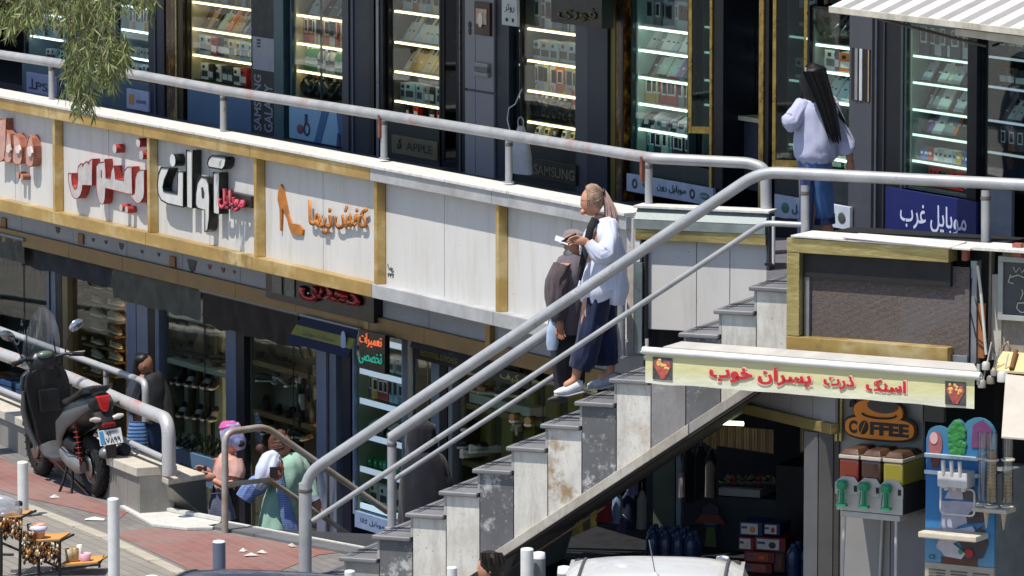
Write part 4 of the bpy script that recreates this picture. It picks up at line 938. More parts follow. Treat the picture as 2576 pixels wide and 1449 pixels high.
# ------------------------------------------------------------ raised lettering on the parapet
def Z1(*p): return [(x * .2315, 268.3 + y * .2315) for x, y in p]
def Z2(*p): return [(322 + x * .25456, 268.3 + y * .25456) for x, y in p]
def sign_root(name, label, x, y, w): 
    u, z = A.hit(x, y, w); t = thing(name, label, 'sign', A.P(u, w, z), A.rz); return t, (u, w, z)
def rim(pts, w, org, r, mat, t, closed=True):
    q = [A.hit(x, y, w) for x, y in pts]; P = [(u - org[0], w - org[1], z - org[2]) for u, z in q]
    if closed: P.append(P[0])
    mb = MB(); mb.tube(P, r, 6, False); mb.build('rim', mat, t)
def dot(x, y, r, w, depth, mats, t, org, nm='dot'):
    u, z = A.hit(x, y, w); poly = [(u - org[0] + r * cos(a * pi / 9), z - org[2] + r * sin(a * pi / 9)) for a in range(18)]
    mb = MB(); n = 18; a = w - org[1]
    mb.add([(p[0], a, p[1]) for p in poly] + [(p[0], a + depth, p[1]) for p in poly], [tuple(range(n)), tuple(range(2 * n - 1, n - 1, -1))], False)
    mb.cur = 1; mb.add([(p[0], a, p[1]) for p in poly] + [(p[0], a + depth, p[1]) for p in poly], [(i, i + n, (i + 1) % n + n, (i + 1) % n) for i in range(n)], True)
    return mb.build(nm, mats, t)
WL = -.085
red_face = plain('#b9b3b0', .5, 0, .15, 12, .1, dirt=.4); red_side = plain('#a93a36', .5, 0, .35, 8, .1, dirt=.2)
t, org = sign_root('red_letter_sign', 'big red sided channel letters with peeling grey faces on the second parapet bay', 180, 440, WL)
RM = [red_face, red_side]; redrim = plain('#8a2a28', .5, 0, .3, 10)
s1 = Z1((742, 740), (748, 820), (765, 905), (782, 962), (808, 997), (845, 997), (875, 960), (893, 905), (897, 852), (1002, 857), (1002, 566), (975, 585), (966, 622), (940, 592), (908, 622), (903, 648), (880, 615), (850, 655), (847, 730), (848, 800), (835, 885), (812, 895), (785, 850), (778, 780), (775, 722), (750, 722))
s2 = Z1((1048, 640), (1075, 608), (1130, 602), (1140, 568), (1147, 772), (1200, 782), (1212, 690), (1240, 640), (1252, 782), (1345, 802), (1352, 700), (1385, 655), (1430, 650), (1440, 948), (1380, 945), (1180, 892), (1147, 885), (1140, 1000), (1128, 1050), (1108, 1062), (1082, 1042), (1060, 968), (1048, 880))
s3 = [(340.7, 447), (345, 433), (352, 428), (362, 427), (363, 483), (361, 497), (353, 510), (343, 511), (333, 500), (327, 487), (333, 489), (339, 486), (340, 470)]
for s_ in (s1, s2, s3):
    outline_piece('letter', A, s_, WL, .08, RM, t, org); rim(s_, WL, org, .0045, redrim, t)
for x, y in ((288, 374), (347, 359), (355, 390), (304, 523), (318, 528)): dot(x, y, .042 if y < 500 else .034, WL - .01, .09, RM, t, org)
mb = MB(); u, z = A.hit(255, 436, WL); mb.box(u - org[0] - .012, u - org[0] + .012, -.002, .0, z - org[2] - .04, z - org[2] + .03); mb.build('inner_gap', redrim, t)

wf = plain('#cdcdcb', .4, 0, .1, 8, .05, dirt=.2); ds = plain('#3b3c3a', .3, .7, .4, 6, .05)
t, org = sign_root('silver_letter_sign', 'large white faced letters with dark chrome sides on the third parapet bay', 400, 500, WL)
WM = [wf, ds]
for s_ in (Z2((328, 600), (410, 608), (362, 720), (345, 800), (352, 835), (490, 862), (493, 640), (548, 645), (548, 992), (390, 958), (330, 922), (300, 860), (292, 770), (302, 670)),
           Z2((580, 430), (636, 432), (638, 1005), (582, 990)), Z2((672, 862), (688, 745), (722, 690), (768, 700), (798, 760), (808, 900), (805, 1100), (790, 1215), (762, 1240), (762, 1022), (690, 1005), (670, 960)),
           Z2((845, 650), (902, 652), (905, 1062), (846, 1050)), Z2((800, 512), (830, 482), (950, 500), (968, 522), (955, 590), (930, 620), (802, 598), (787, 560))):
    outline_piece('letter', A, s_, WL - .01, .09, WM, t, org); rim(s_, WL - .01, org, .008, plain('#232422', .35, .4), t)
x_, y_ = Z2((440, 530))[0]; dot(x_, y_, .058, WL - .02, .1, WM, t, org)
q = Z2((722, 800), (738, 795), (752, 850), (750, 905), (728, 900)); outline_piece('inner_gap', A, q, WL - .013, .004, [plain('#26241f')], t, org)
t, org = sign_root('small_red_sign', 'small pinkish red word sign on a dark box at the end of the silver letters', 556, 500, WL)
ua = 0; ub = A.hit(620, 500, WL)[0] - org[0]; za = A.hit(588, 530, WL)[1] - org[2]; zt2 = A.hit(588, 478, WL)[1] - org[2]
mb = MB(); mb.box(ua + .02, ub + .05, .02, .085, za + .05, zt2 - .03); mb.build('backing_box', plain('#3a3632', .4, .3), t, .006)
text_mesh('lettering', 'موبایل', [plain('#cf4a5c', .5), plain('#8a2a34', .5)], ua, ub, za, zt2, .0, .03, .03, t, arabic=True)

org_m = plain('#b5712e', .45, .2, .3, 14, .2, dirt=.3)
t, org = sign_root('heel_shoe_emblem', 'orange high heeled shoe emblem standing upright on the fourth parapet bay', 704, 560, -.02)
heel = [(706, 463), (699, 483), (698, 503), (703, 526), (704, 580), (707, 581), (709, 523), (719, 542), (727, 573), (732, 586), (741, 591), (759, 592), (762, 578), (752, 566), (741, 563), (732, 562), (724, 540), (717, 503), (712, 480)]
outline_piece('shoe_silhouette', A, heel, -.02, .018, [org_m], t, org)
t, org = sign_root('orange_letter_sign', 'flat orange Persian lettering beside the shoe emblem on the fourth parapet bay', 776, 560, -.03)
f = lambda x, y: (A.hit(x, y, -.03)[0] - org[0], A.hit(x, y, -.03)[1] - org[2])
(u1, z1), (u2, z2), (u3_, z3), (u4, z4) = f(778, 503), f(836, 590), f(843, 505), f(926, 592)
text_mesh('lettering', 'نیما', [org_m, org_m], u1, u2, z2 - .01, z1, 0, .01, .03, t, arabic=True)
text_mesh('lettering', 'کفش', [org_m, org_m], u3_, u4, z4, z3, 0, .01, .03, t, arabic=True)

cop = [plain('#c2978a', .5, .1, .2, 10, .1, dirt=.3), plain('#9a5f4a', .5, .1, .3, 10, .1)]
t, org = sign_root('copper_letter_sign', 'faded copper pink teardrop letters on the first parapet bay, cut by the frame', 15, 420, WL)
for s_ in (Z1((-30, 140), (20, 128), (60, 128), (62, 420), (50, 560), (20, 592), (-30, 600)), Z1((75, 255), (108, 300), (125, 430), (128, 560), (110, 605), (75, 608), (52, 575), (50, 520), (62, 440)),
           Z1((140, 300), (165, 290), (200, 330), (235, 440), (240, 560), (225, 620), (175, 625), (145, 590), (138, 520), (150, 430)), Z1((322, 308), (345, 340), (365, 430), (368, 560), (355, 640), (318, 655), (290, 620), (280, 540), (278, 460), (300, 380))):
    outline_piece('letter', A, s_, WL, .08, cop, t, org); rim(s_, WL, org, .006, cop[1], t)
for s_ in (Z1((70, 420), (100, 410), (112, 470), (95, 505), (68, 490)), Z1((165, 430), (195, 420), (215, 470), (205, 510), (170, 500)), Z1((295, 440), (320, 430), (345, 500), (330, 545), (300, 530))):
    outline_piece('letter_boss', A, s_, WL - .02, .02, [plain('#d9c9c2', .4)], t, org)
for x, y in Z1((190, 745), (235, 765)): dot(x, y, .032, WL, .08, cop, t, org)
t, org = sign_root('painted_stamp', 'tiny black stencilled scribble low on the fifth parapet bay', 975, 700, -.004)
f = lambda x, y: (A.hit(x, y, -.004)[0] - org[0], 0, A.hit(x, y, -.004)[1] - org[2])
mb = MB()
for pl in (((975, 664), (978, 676), (988, 676)), ((983, 672), (985, 684), (990, 682)), ((975, 688), (990, 690)), ((976, 695), (978, 688)), ((982, 697), (983, 689)), ((988, 699), (989, 690))): mb.tube([f(*p) for p in pl], .004, 5)
mb.build('stroke', plain('#2c2c2c'), t)

# ------------------------------------------------------------ frieze and beams under the walkway
WF = .42
uF0 = A.hit(-400, 500)[0]; uF1 = A.hit(1450, 800)[0]
fz = thing('lower_frieze', 'shaded pale frieze with bowl and heart cut-outs and a dull gold rail under the walkway', 'frieze', A.P(0, WF, 0), A.rz)
gz1 = A.hit(300, 640, WF)[1]; gz0 = A.hit(300, 676, WF)[1]
u = uF0
while u < uF1:
    mb = MB(); mb.box(u + .004, u + 1.2 - .004, 0, .03, gz1, zb + .02); mb.build('frieze_panel', plain('#a3a3a8', .6, 0, .08, 3, .03, dirt=.3), fz)
    mb = MB(); mb.box(u + .002, u + 1.2 - .002, -.05, .05, gz0, gz1); mb.build('gold_rail', plain('#8b6d42', .45, .3, .2, 5, .1, dirt=.4), fz, .004); u += 1.2
blk_m = plain('#25252a', .5); rd = plain('#7a2430', .5)
for x, y, k in ((146, 578, 'b'), (235, 603, 'd'), (267, 609, 'd'), (306, 619, 'b'), (358, 633, 'd'), (400, 640, 'd'), (484, 667, 'B'), (528, 671, 'h'), (562, 679, 'h'), (590, 684, 's')):
    uu, zz_ = A.hit(x, y, WF); r = {'b': .055, 'd': .03, 'B': .1, 'h': .04, 's': .025}[k]
    poly = [(uu - r, zz_ + r * .5), (uu + r, zz_ + r * .5), (uu + r * .6, zz_ - r * .4), (uu, zz_ - r * .7), (uu - r * .6, zz_ - r * .4)]
    mb = MB(); mb.prism(poly, -.006, -.001, 'y'); mb.build('cut_out', rd if k in 'hs' else blk_m, fz)
for x, y in ((206, 601), (437, 658), (12, 560)):
    uu, zz_ = A.hit(x, y, WF); mb = MB(); mb.box(uu - .06, uu + .06, -.02, -.001, zz_ - .05, zz_ + .05); mb.build('gold_block', plain('#8a5f32', .5, .3), fz, .004)
for x in (935, 1240):
    uu = A.hit(x, 800, WF)[0]; mb = MB(); mb.box(uu - .04, uu + .04, -.055, -.001, gz0, zb + .02); mb.build('gold_post', plain('#a3854e', .45, .3, .2, 5), fz, .004)

# ------------------------------------------------------------ lower shopfronts
ZL = -1.28; ZLC = zb - .12
def lpost(label, x0, x1, c, **k): return post_(L, 'shopfront_column', label, 'column', x0, x1, plain(c, .45, .2, .1, 4, .03), z0=ZL, z1=ZLC, **k)
lpost('blue grey post between the dark shop and the shoe wall', 118, 141, '#6b7488', more=edge_strips((.4, .46, frame_dark)))
lpost('black gap post left of the beige jamb', 143, 157, '#0e1016'); lpost('beige jamb at the left of the shoe wall', 158, 171, '#7d6f50')
lpost('left one of the paired blue grey posts right of the shoe wall', 320, 344, '#6d7690'); lpost('broad right one of the paired blue grey posts right of the shoe wall', 346, 374, '#7a8092')
lpost('black gap post between blue grey posts left of the boot display', 375, 391, '#0b0d14'); lpost('slim blue grey post at the left of the boot display', 392, 402, '#6a7287')
lpost('blue grey post right of the boot display', 571, 597, '#687288'); lpost('slim dark navy post right of the boot display', 598, 618, '#1a1d28')
lpost('pale blue grey post right of the sandal display', 801, 826, '#7a8399'); lpost('grey post second to the right of the sandal display', 829, 851, '#70788a', more=edge_strips((.1, .2, plain('#4a4136'))))
lpost('deep navy post left of the blue white shelf unit', 866, 888, '#12162a'); lpost('blue grey post right of the blue white shelf unit', 1021, 1033, '#667086')
lpost('pale post right of the dark glass shoe shop door', 1092, 1113, '#6f7a8c'); lpost('black post beside the yellow lit shoe shop', 1115, 1133, '#0f1013'); lpost('thin grey post beside the yellow lit shoe shop', 1136, 1146, '#7c7f80')

SHOE = {}
def shoe_mesh(style, c, sole='#d8cdb4'):
    k = (style, c, sole)
    if k in SHOE: return SHOE[k]
    up = plain(c, .5, 0, .12, 16, .05); so = plain(sole, .6, 0, .08, 16, 0); dk = plain('#2a211a', .7)
    mb = MB(); mb.cur = 1
    hs = 0.0 if style != 'heel' else .06
    mb.loft([((-.12, 0, .012 + hs), .012, .03), ((-.06, 0, .012 + hs * .9), .013, .034), ((.0, 0, .012 + hs * .35), .013, .036), ((.07, 0, .012), .013, .044), ((.13, 0, .012), .012, .03), ((.14, 0, .014), .008, .012)], 12, side=(0, 1, 0))
    if style == 'heel': mb.tube([(-.105, 0, 0), (-.1, 0, .065)], [.008, .016], 8)
    mb.cur = 0
    if style in ('sneaker', 'boot'):
        mb.loft([((-.12, 0, .05), .03, .028), ((-.08, 0, .055), .04, .033), ((-.03, 0, .055), .042, .035), ((.03, 0, .045), .033, .038), ((.09, 0, .035), .022, .04), ((.135, 0, .028), .01, .02)], 14, side=(0, 1, 0))
    else:
        mb.loft([((-.12, 0, .04 + hs), .025, .026), ((-.06, 0, .035 + hs * .8), .022, .032)], 12, side=(0, 1, 0)); mb.loft([((.02, 0, .03), .012, .034), ((.07, 0, .033), .022, .042), ((.135, 0, .025), .01, .022)], 12, side=(0, 1, 0))
    if style == 'boot': mb.loft([((-.075, 0, .06), .042, .034), ((-.075, 0, .14), .04, .034), ((-.075, 0, .26), .045, .038)], 12)
    mb.cur = 2
    if style == 'sneaker': mb.lathe([(.03, .085), (.026, .088)], (-.08, 0, 0), 12, sy=.8); mb.box(-.03, .03, -.005, .005, .075, .084)
    else: mb.ell((-.06, 0, .058 + hs), (.045, .026, .006), 12, 6)
    o = mb.build('shoe', [up, so, dk]); me = o.data; bpy.data.objects.remove(o); SHOE[k] = me; return me
def shoe(F, x, y, w, style, c, label, group, rz=0, sc=1.0, hang=False, name='shoe', sole='#d8cdb4'):
    w = min(w, .12); o = bpy.data.objects.new(name, shoe_mesh(style, c, sole)); COL.objects.link(o); u, z = F.hit(x, y, w)
    o.location = F.P(u, w, z); o.rotation_euler = (0, R(80) if hang else 0, F.rz + rz); o.scale = (sc,) * 3
    return tag(o, label, 'shoe', group)
# shoe wall
bx0, bx1 = 172, 318
ua = L.hit(bx0, 0)[0]; ub = L.hit(bx1, 0)[0]; wd = ub - ua
t = thing('shoe_wall', 'dark brown display wall with staggered timber ledges for tan shoes', 'display', L.P(ua, .02, ZL), L.rz)
mb = MB(); mb.box(0, wd, .2, .23, 0, ZLC - ZL); mb.build('back_panel', plain('#5d4a34', .7, 0, .2, 3), t)
for a in (.0, .34, .67, .98):
    mb = MB(); mb.box(wd * a, wd * a + .02, .0 if a in (0, .98) else .14, .2, 0, ZLC - ZL); mb.build('divider', m_wood('#8a6a42', '#6a4c2c'), t)
mb = MB(); mb.box(0, wd, -.006, -.002, 0, ZLC - ZL); mb.build('glass_pane', pane_glass, t)
mb = MB(); mb.tube([(wd - .05, .08, .5), (wd - .05, .08, ZLC - ZL - .2)], .014, 6); mb.build('lamp_or_fill_tube', emit('#ffdca0', 14.0), t)  # added tube, tucked behind the right post to brighten the shoes
colx = [(197, [705, 742, 778, 815, 852, 890, 925, 962]), (246, [690, 726, 760, 797, 830, 865, 900, 938]), (292, [732, 768, 805, 840, 875, 905, 940])]
tans = ['#b99b72', '#c9b08a', '#a8845a', '#c2a67c', '#94724c', '#bfa482', '#8a6c4a']
cn = ['left', 'middle', 'right']
for ci, (cx, ys) in enumerate(colx):
    for k, y in enumerate(ys):
        shoe(L, cx, y, .14, 'sneaker' if (k + ci) % 3 else 'flat', tans[(k * 3 + ci) % 7], f"tan shoe, {ORD[k]} from the top in the {cn[ci]} column of the shoe wall", 'tan shoes on the shoe wall', rz=R(random.uniform(-14, 10)), sc=1.0)
        u, z = L.hit(cx, y, .14); mb = MB(); mb.box(u - ua - .16, u - ua + .16, .03, .2, z - ZL - .022, z - ZL - .002); mb.build('ledge', m_wood('#8f6d44', '#6e4f2e'), t, .002)
# boot and bag display
LT = 14.0
def disp(label, x0, x1, backc, shelves, sm, y0=None, depth=.22, slats=None, w0=.02):
    ua = L.hit(x0, 0)[0]; ub = L.hit(x1, 0)[0]; wd = ub - ua
    t = thing('shop_display', label, 'display', L.P(ua, w0, ZL), L.rz); H = ZLC - ZL
    mb = MB(); mb.box(0, wd, depth, depth + .02, 0, H); mb.build('back_panel', plain(backc, .7, 0, .15, 3), t)
    for a in (0, wd - .02): mb = MB(); mb.box(a, a + .02, .0, depth, 0, H); mb.build('side_panel', plain(backc, .7), t)
    mb = MB(); mb.box(0, wd, -.006, -.002, 0, H); mb.build('glass_pane', pane_glass, t)
    q = MB(); q.tube([(wd - .05, .06, .5), (wd - .05, .06, H - .2)], .014, 6); q.build('lamp_or_fill_tube', emit('#ffe6b8', LT), t)  # added fill light, kept out of view, to brighten the window interior
    mb = MB(); mb.box(wd * .62, wd * .62 + .012, -.012, -.007, 0, H); mb.build('glass_joint', frame_dark, t)
    for y in shelves:
        z = L.hit(x0, y, .05)[1] - ZL; mb = MB(); mb.box(.02, wd - .02, .01, depth, z - .05, z); mb.build('shelf', sm, t, .003)
    if slats:
        for k in range(slats[0]):
            a = .04 + (wd - .08) * k / slats[0]; mb = MB(); mb.box(a, a + (wd - .08) / slats[0] * .5, depth - .04, depth - .001, 0, H); mb.build('slat', plain(slats[1], .6, 0, .1, 5), t)
    return t, ua, wd
crm = plain('#b7b29a', .6, 0, .08, 4)
t, ua, wd = disp('shop window with cream slats, dark boots and handbags and a flower bed at its foot', 404, 569, '#6b6a5a', [775, 893], crm, slats=(4, '#c8c2a6'))
u0_, z0_ = L.hit(430, 1160, -.04); mb = MB(); mb.box(.0, wd, -.05, -.01, L.hit(404, 1190, -.04)[1] - ZL, L.hit(404, 1118, -.04)[1] - ZL); mb.build('base_board', plain('#54708c', .4, 0, .1, 3), t)
text_mesh('lettering', 'BAHAR', plain('#2c3f55'), wd * .3, wd * .62, L.hit(404, 1172, -.04)[1] - ZL, L.hit(404, 1148, -.04)[1] - ZL, -.052, .004, .01, t)
bk = ['#1e1b18', '#3a2a1e', '#15161a', '#2b2622']
for k, (x, y) in enumerate(((424, 880), (452, 888), (486, 894), (540, 905), (560, 912))):
    shoe(L, x, y, .22, 'boot', bk[k % 4], f"dark ankle boot, {ORD[k]} from left on the cream shelf of the boot window", 'boots on the cream shelf', rz=R(-10 + 14 * k), sc=1.05, name='boot', sole='#3a332c')
def handbag(F, x, y, w, c, label, group, sc=1.0):
    w = min(w, .12)
    u, z = F.hit(x, y, w); t = thing('handbag', label, 'handbag', F.P(u, w, z), F.rz, group); t.scale = (sc,) * 3
    mb = MB(); mb.loft([((0, 0, 0), .15, .05), ((0, 0, .03), .16, .06), ((0, 0, .14), .14, .05), ((0, 0, .2), .11, .025)], 14, folds=.05, seed=x); mb.build('bag_body', plain(c, .4, 0, .2, 10, .1), t)
    mb = MB(); mb.tube([(-.08, 0, .18)] + [(-.08 * cos(a), 0, .2 + .13 * sin(a)) for a in (.4, .9, pi / 2, pi - .9, pi - .4)] + [(.08, 0, .18)], .006, 6); mb.build('handle', plain(c, .4), t)
for k, (x, y, c) in enumerate(((495, 855, '#2b2a2c'), (458, 862, '#231d18'), (512, 885, '#6b4a2e'))): handbag(L, x, y, .18, c, ['black handbag hanging high in the boot window', 'dark brown handbag above the cream shelf of the boot window', 'tan handbag standing on the cream shelf of the boot window'][k], 'handbags in the boot window', 1.1)
# flower bed
fb = MB(); 
for i in range(420):
    x = random.uniform(430, 566); y = 1118 + random.uniform(-32, 14) + (x - 430) * .12; u, z = L.hit(x, y, .15); r = random.uniform(.015, .035)
    fb.cur = 0 if random.random() < .68 else 1
    a = random.uniform(0, 6.3); b = random.uniform(-1, 1); c_ = Vector((u, random.uniform(.05, .2), z)); v1 = Vector((cos(a), sin(a) * .4, b * .5)) * r; v2 = Vector((-sin(a) * .3, .3, 1)).normalized() * r
    fb.add([c_ - v1, c_ + v2 * .8, c_ + v1, c_ - v2 * .8], [(0, 1, 2, 3)])
fo = fb.build('flower_bed', [plain('#3f4a30', .8), plain('#b8b09a', .7)], None, 0, L.P(0, 0, 0), L.rz); tag(fo, 'low mass of leaves and pale flowers at the foot of the boot window', 'flowers', kind='stuff')
# sandal display
t, ua, wd = disp('shop window with timber shelves and dark sandals and bags', 619, 799, '#877a66', [898, 1022, 1110], m_wood('#b08450', '#8a6236'))
for k, (x, y, s_) in enumerate(((640, 899, 'flat'), (668, 905, 'flat'), (695, 911, 'heel'), (722, 917, 'flat'), (640, 1022, 'flat'), (670, 1030, 'heel'), (700, 1037, 'flat'), (730, 1044, 'flat'), (765, 1052, 'heel'), (645, 1112, 'flat'), (690, 1122, 'flat'), (735, 1132, 'flat'))):
    shoe(L, x, y, .24, s_, bk[k % 4], f"dark sandal, {ORD[k if k < 4 else k - 4 if k < 9 else k - 9]} from left on the {'upper' if k < 4 else 'middle' if k < 9 else 'lower'} timber shelf", 'sandals on the timber shelves', rz=R(20 - 9 * k), name='sandal', sole='#4a3a2a')
for k, (x, y, c) in enumerate(((663, 862, '#2b2d22'), (690, 868, '#26211c'), (708, 870, '#453628'))): handbag(L, x, y, .2, c, ['olive black handbag heaped leftmost on the upper timber shelf', 'dark handbag in the middle of the heap on the upper timber shelf', 'brown handbag rightmost of the heap on the upper timber shelf'][k], 'bags heaped on the upper timber shelf', 1.0)
for k, (x, y, c) in enumerate(((762, 855, '#6b6a60'), (782, 850, '#17171a'), (756, 1030, '#101013'), (777, 1020, '#121114'), (785, 960, '#15151a'), (757, 985, '#c8b8a0'))):
    shoe(L, x, y, .06, 'flat', c, ['grey slipper hanging at the top of the glass joint', 'black slipper hanging top right in the sandal window', 'large black slipper hanging low left of the pair', 'large black slipper hanging low right of the pair', 'black slipper hanging mid height by the pale post', 'beige slipper hanging above the black pair'][k], 'slippers hanging in the sandal window', hang=True, sc=1.25, name='slipper', sole='#2a2622')
for k in range(16):
    x = 632 + (k % 8) * 20; y = (955 if k < 8 else 1084) + (k % 8) * 3.2
    shoe(L, x, y, .1, ('flat', 'heel', 'sneaker')[k % 3], ('#3b3128', '#6a5540', '#201c1a', '#8a7a66')[k % 4], f"{('brown', 'tan', 'black', 'sand')[k % 4]} shoe hung {'high' if k < 8 else 'low'} on the wall of the sandal window, {ORD[k % 8]} from left", 'shoes hung on the back of the sandal window', rz=R(25 * ((k * 7) % 5 - 2)), sc=.9)
for k in range(14):
    x = 418 + (k % 7) * 20; y = (960 if k < 7 else 1040) + (k % 7) * 3
    shoe(L, x, y, .1, ('boot', 'heel')[k % 2], ('#2a201a', '#4a3426', '#15151a')[k % 3], f"{('dark brown', 'brown', 'black')[k % 3]} boot in the {'upper' if k < 7 else 'lower'} row below the cream shelf, {ORD[k % 7]} from left", 'boots below the cream shelf', rz=R(20 * ((k * 5) % 5 - 2)), sc=1.0, name='boot')
# blue white shelf unit
case(L, 'blue white shelf unit with lit shelves of boxed phone goods below the neon sign', 'blue white shelf unit', 897, 1018, 760, 1285, [840, 924, 999, 1085, 1170, 1262],
     [('accessory_carton', ['navy', 'grey'], 5, 1.2), ('accessory_carton', ['grey', 'navy', 'white', 'silver'], 5, 1.3), ('phone_box', ['navy', 'yellow', 'red', 'red', 'pale blue', 'pale blue', 'teal', 'pale blue', 'pale blue', 'navy', 'pale blue'], 9, 1.45), ('watch_box', ['cream', 'black', 'cream', 'white', 'cream'], 5, 1.3), ('charger_cube', ['green', 'teal', 'green'], 12, 1.6), ('accessory_carton', ['cream', 'white', 'cream'], 4, 1.5), ('accessory_carton', ['red', 'red', 'white'], 3, .1)], '#8f9678', '#dfe8ff', .9, fr=plain('#7d8ca6', .4, .1), depth=.3, w0=-.02, strip_w=.05)
t, w, h = board(L, 'base_sign', 'pale blue board with small dark lettering at the foot of the blue white shelf unit', 'sign', 892, 1018, 1284, 1325, plain('#7f93b5', .4), -.06)
text_mesh('lettering', 'موبایل کالا', plain('#2a3a66'), w * .12, w * .6, h * .35, h * .7, -.002, .004, .01, t, arabic=True)
# dark glass door shop and yellow lit shoe shop
t, ua, wd = disp('dark glass door of the shoe shop with a reddish poster inside', 1036, 1090, '#1c1f24', [], crm)
mb = MB(); mb.box(wd * .25, wd * .75, .17, .18, 2.0, 2.25); mb.build('poster', plain('#7a2a26', .5), t)
t, ua, wd = disp('yellow lit shoe shop window with table and red shoes behind the railings', 1150, 1500, '#4a3f20', [1005, 1150, 1290], m_wood('#8c7a3a', '#6b5a26'), slats=(6, '#8a7a30'))
mb = MB(); z = L.hit(1170, 985, .05)[1] - ZL; mb.box(wd * .05, wd * .5, .03, .2, z - .08, z); mb.build('display_table', plain('#b9b69a', .5), t)
for k, (x, y, c, s_) in enumerate(((1185, 985, '#9a2a22', 'heel'), (1215, 990, '#b8321f', 'heel'), (1245, 995, '#c98a4a', 'flat'), (1290, 1000, '#26221c', 'boot'), (1195, 1130, '#3a3020', 'flat'), (1225, 1140, '#c9c2a8', 'flat'), (1200, 1150, '#d2ccb8', 'flat'), (1320, 1060, '#a8762e', 'flat'), (1350, 1068, '#b08030', 'flat'), (1180, 1080, '#4a3a22', 'boot'), (1300, 1090, '#8a5a26', 'heel'))):
    shoe(L, x, y, .2, s_, c, f"{['dark red heel', 'bright red heel', 'tan flat shoe', 'black boot', 'brown flat shoe', 'cream slipper', 'off white slipper', 'ochre flat shoe', 'golden flat shoe', 'dark brown boot', 'orange brown heel'][k]} in the yellow lit shoe window", 'shoes in the yellow lit window', rz=R(15 * k), sc=1.3)
t, w, h = board(L, 'shoe_shop_board', 'dark fascia board lettered emma shoes in dull green gold', 'sign', 1037, 1300, 858, 900, plain('#16181a', .5), -.12)
text_mesh('lettering', 'emma.shoes', plain('#7a7438', .5, .2), w * .08, w * .44, h * .25, h * .8, -.002, .006, .015, t)
t, w, h = board(L, 'gold_word_sign', 'dark board with pale gold letters glimpsed between the stair rails', 'sign', 1212, 1330, 915, 950, plain('#1a1a17', .5), -.2)
text_mesh('lettering', 'کیف', plain('#a39a4a', .5, .2), w * .4, w * .8, h * .2, h * .85, -.002, .006, .015, t, arabic=True)
# dark shop at far left with hanging strips
t, ua, wd = disp('dark shop window at far left with reddish hanging strips and white script', -60, 117, '#14151a', [1000], plain('#3a4a66', .5))
for k in range(14):
    a = .1 + wd * .9 * k / 14; mb = MB(); mb.box(a, a + .05, .12, .14, 1.9 + random.uniform(0, .3), ZLC - ZL - .1); mb.build('hanging_strip', plain('#4a1c22' if k % 2 else '#241318', .7), t)
t, w, h = board(L, 'script_decal', 'white handwritten style script on the dark glass behind the scooter', 'sign', 28, 100, 775, 880, glassy('#ffffff', .02), -.02, .002)
text_mesh('lettering', 'آرایش', plain('#9aa0a4', .5), w * .1, w * .95, h * .15, h * .95, -.004, .003, .0, t, arabic=True)
for k, (x, y, c) in enumerate(((20, 985, '#5a4632'), (60, 1000, '#2e4f7a'), (100, 1012, '#33527c'))):
    u, z = L.hit(x, y, .1); o = thing('storage_crate', ['brown crate at far left on the floor of the dark shop', 'blue crate in the middle of the dark shop floor', 'blue crate nearest the blue grey post in the dark shop'][k], 'crate', L.P(u, -.1, z), L.rz, 'crates in the dark shop')
    mb = MB(); mb.box(-.15, .15, 0, .3, 0, .02)
    for a in (0, 1, 2): mb.box(-.15, .15, 0, .015, .02 + a * .06, .065 + a * .06); mb.box(-.15, .15, .285, .3, .02 + a * .06, .065 + a * .06); mb.box(-.15, -.135, .0, .3, .02 + a * .06, .065 + a * .06); mb.box(.135, .15, .0, .3, .02 + a * .06, .065 + a * .06)
    mb.build('crate_body', plain(c, .6), o)
# awnings and hanging banners under the walkway
def drape(label, x0, x1, y0, h_, w, mat, name='rolled_awning', bottom_out=0.0, trim=None):
    ua, z1_ = L.hit(x0, y0, w); ub, _ = L.hit(x1, y0, w); t = thing(name, label, 'awning', L.P(ua, w, z1_), L.rz); W_ = ub - ua
    n = 26; mb = MB(); v = []
    for j in range(7):
        for i in range(n + 1):
            q = j / 6; v.append((W_ * i / n, -.03 - bottom_out * q + .018 * noise.noise(Vector((i * .55, q * 1.2, x0))) * (1 + q), -h_ * q + (.03 * noise.noise(Vector((i * .3, 3, x0))) if j == 6 else 0)))
    mb.add(v, [(j * (n + 1) + i, j * (n + 1) + i + 1, (j + 1) * (n + 1) + i + 1, (j + 1) * (n + 1) + i) for j in range(6) for i in range(n)], True); mb.build('fabric', mat, t)
    mb = MB(); mb.tube([(-.03, -.03, .02), (W_ + .03, -.03, .02)], .022, 10); mb.build('roller', plain('#8e9092', .5, .3), t)
    return t, W_
drape('dark grey scalloped drape high at far left above the dark shop', 62, 290, 592, .3, -.25, m_cloth('#33353a', '#26282c'))
drape('short olive grey rolled awning at the very left edge', -80, 66, 572, .22, -.35, m_cloth('#5b5a50', '#47463f'))
drape('grey brown rolled awning above the posts left of the boot window', 291, 513, 672, .3, -.3, m_cloth('#5f5c50', '#4b483e'))
drape('dark brown rolled awning above the sandal window', 517, 757, 735, .3, -.3, m_cloth('#35271d', '#281c15'))
drape('black valance above the shoe shop glass door', 1040, 1290, 848, .08, -.3, m_cloth('#2b2b2d', '#1e1e20'))
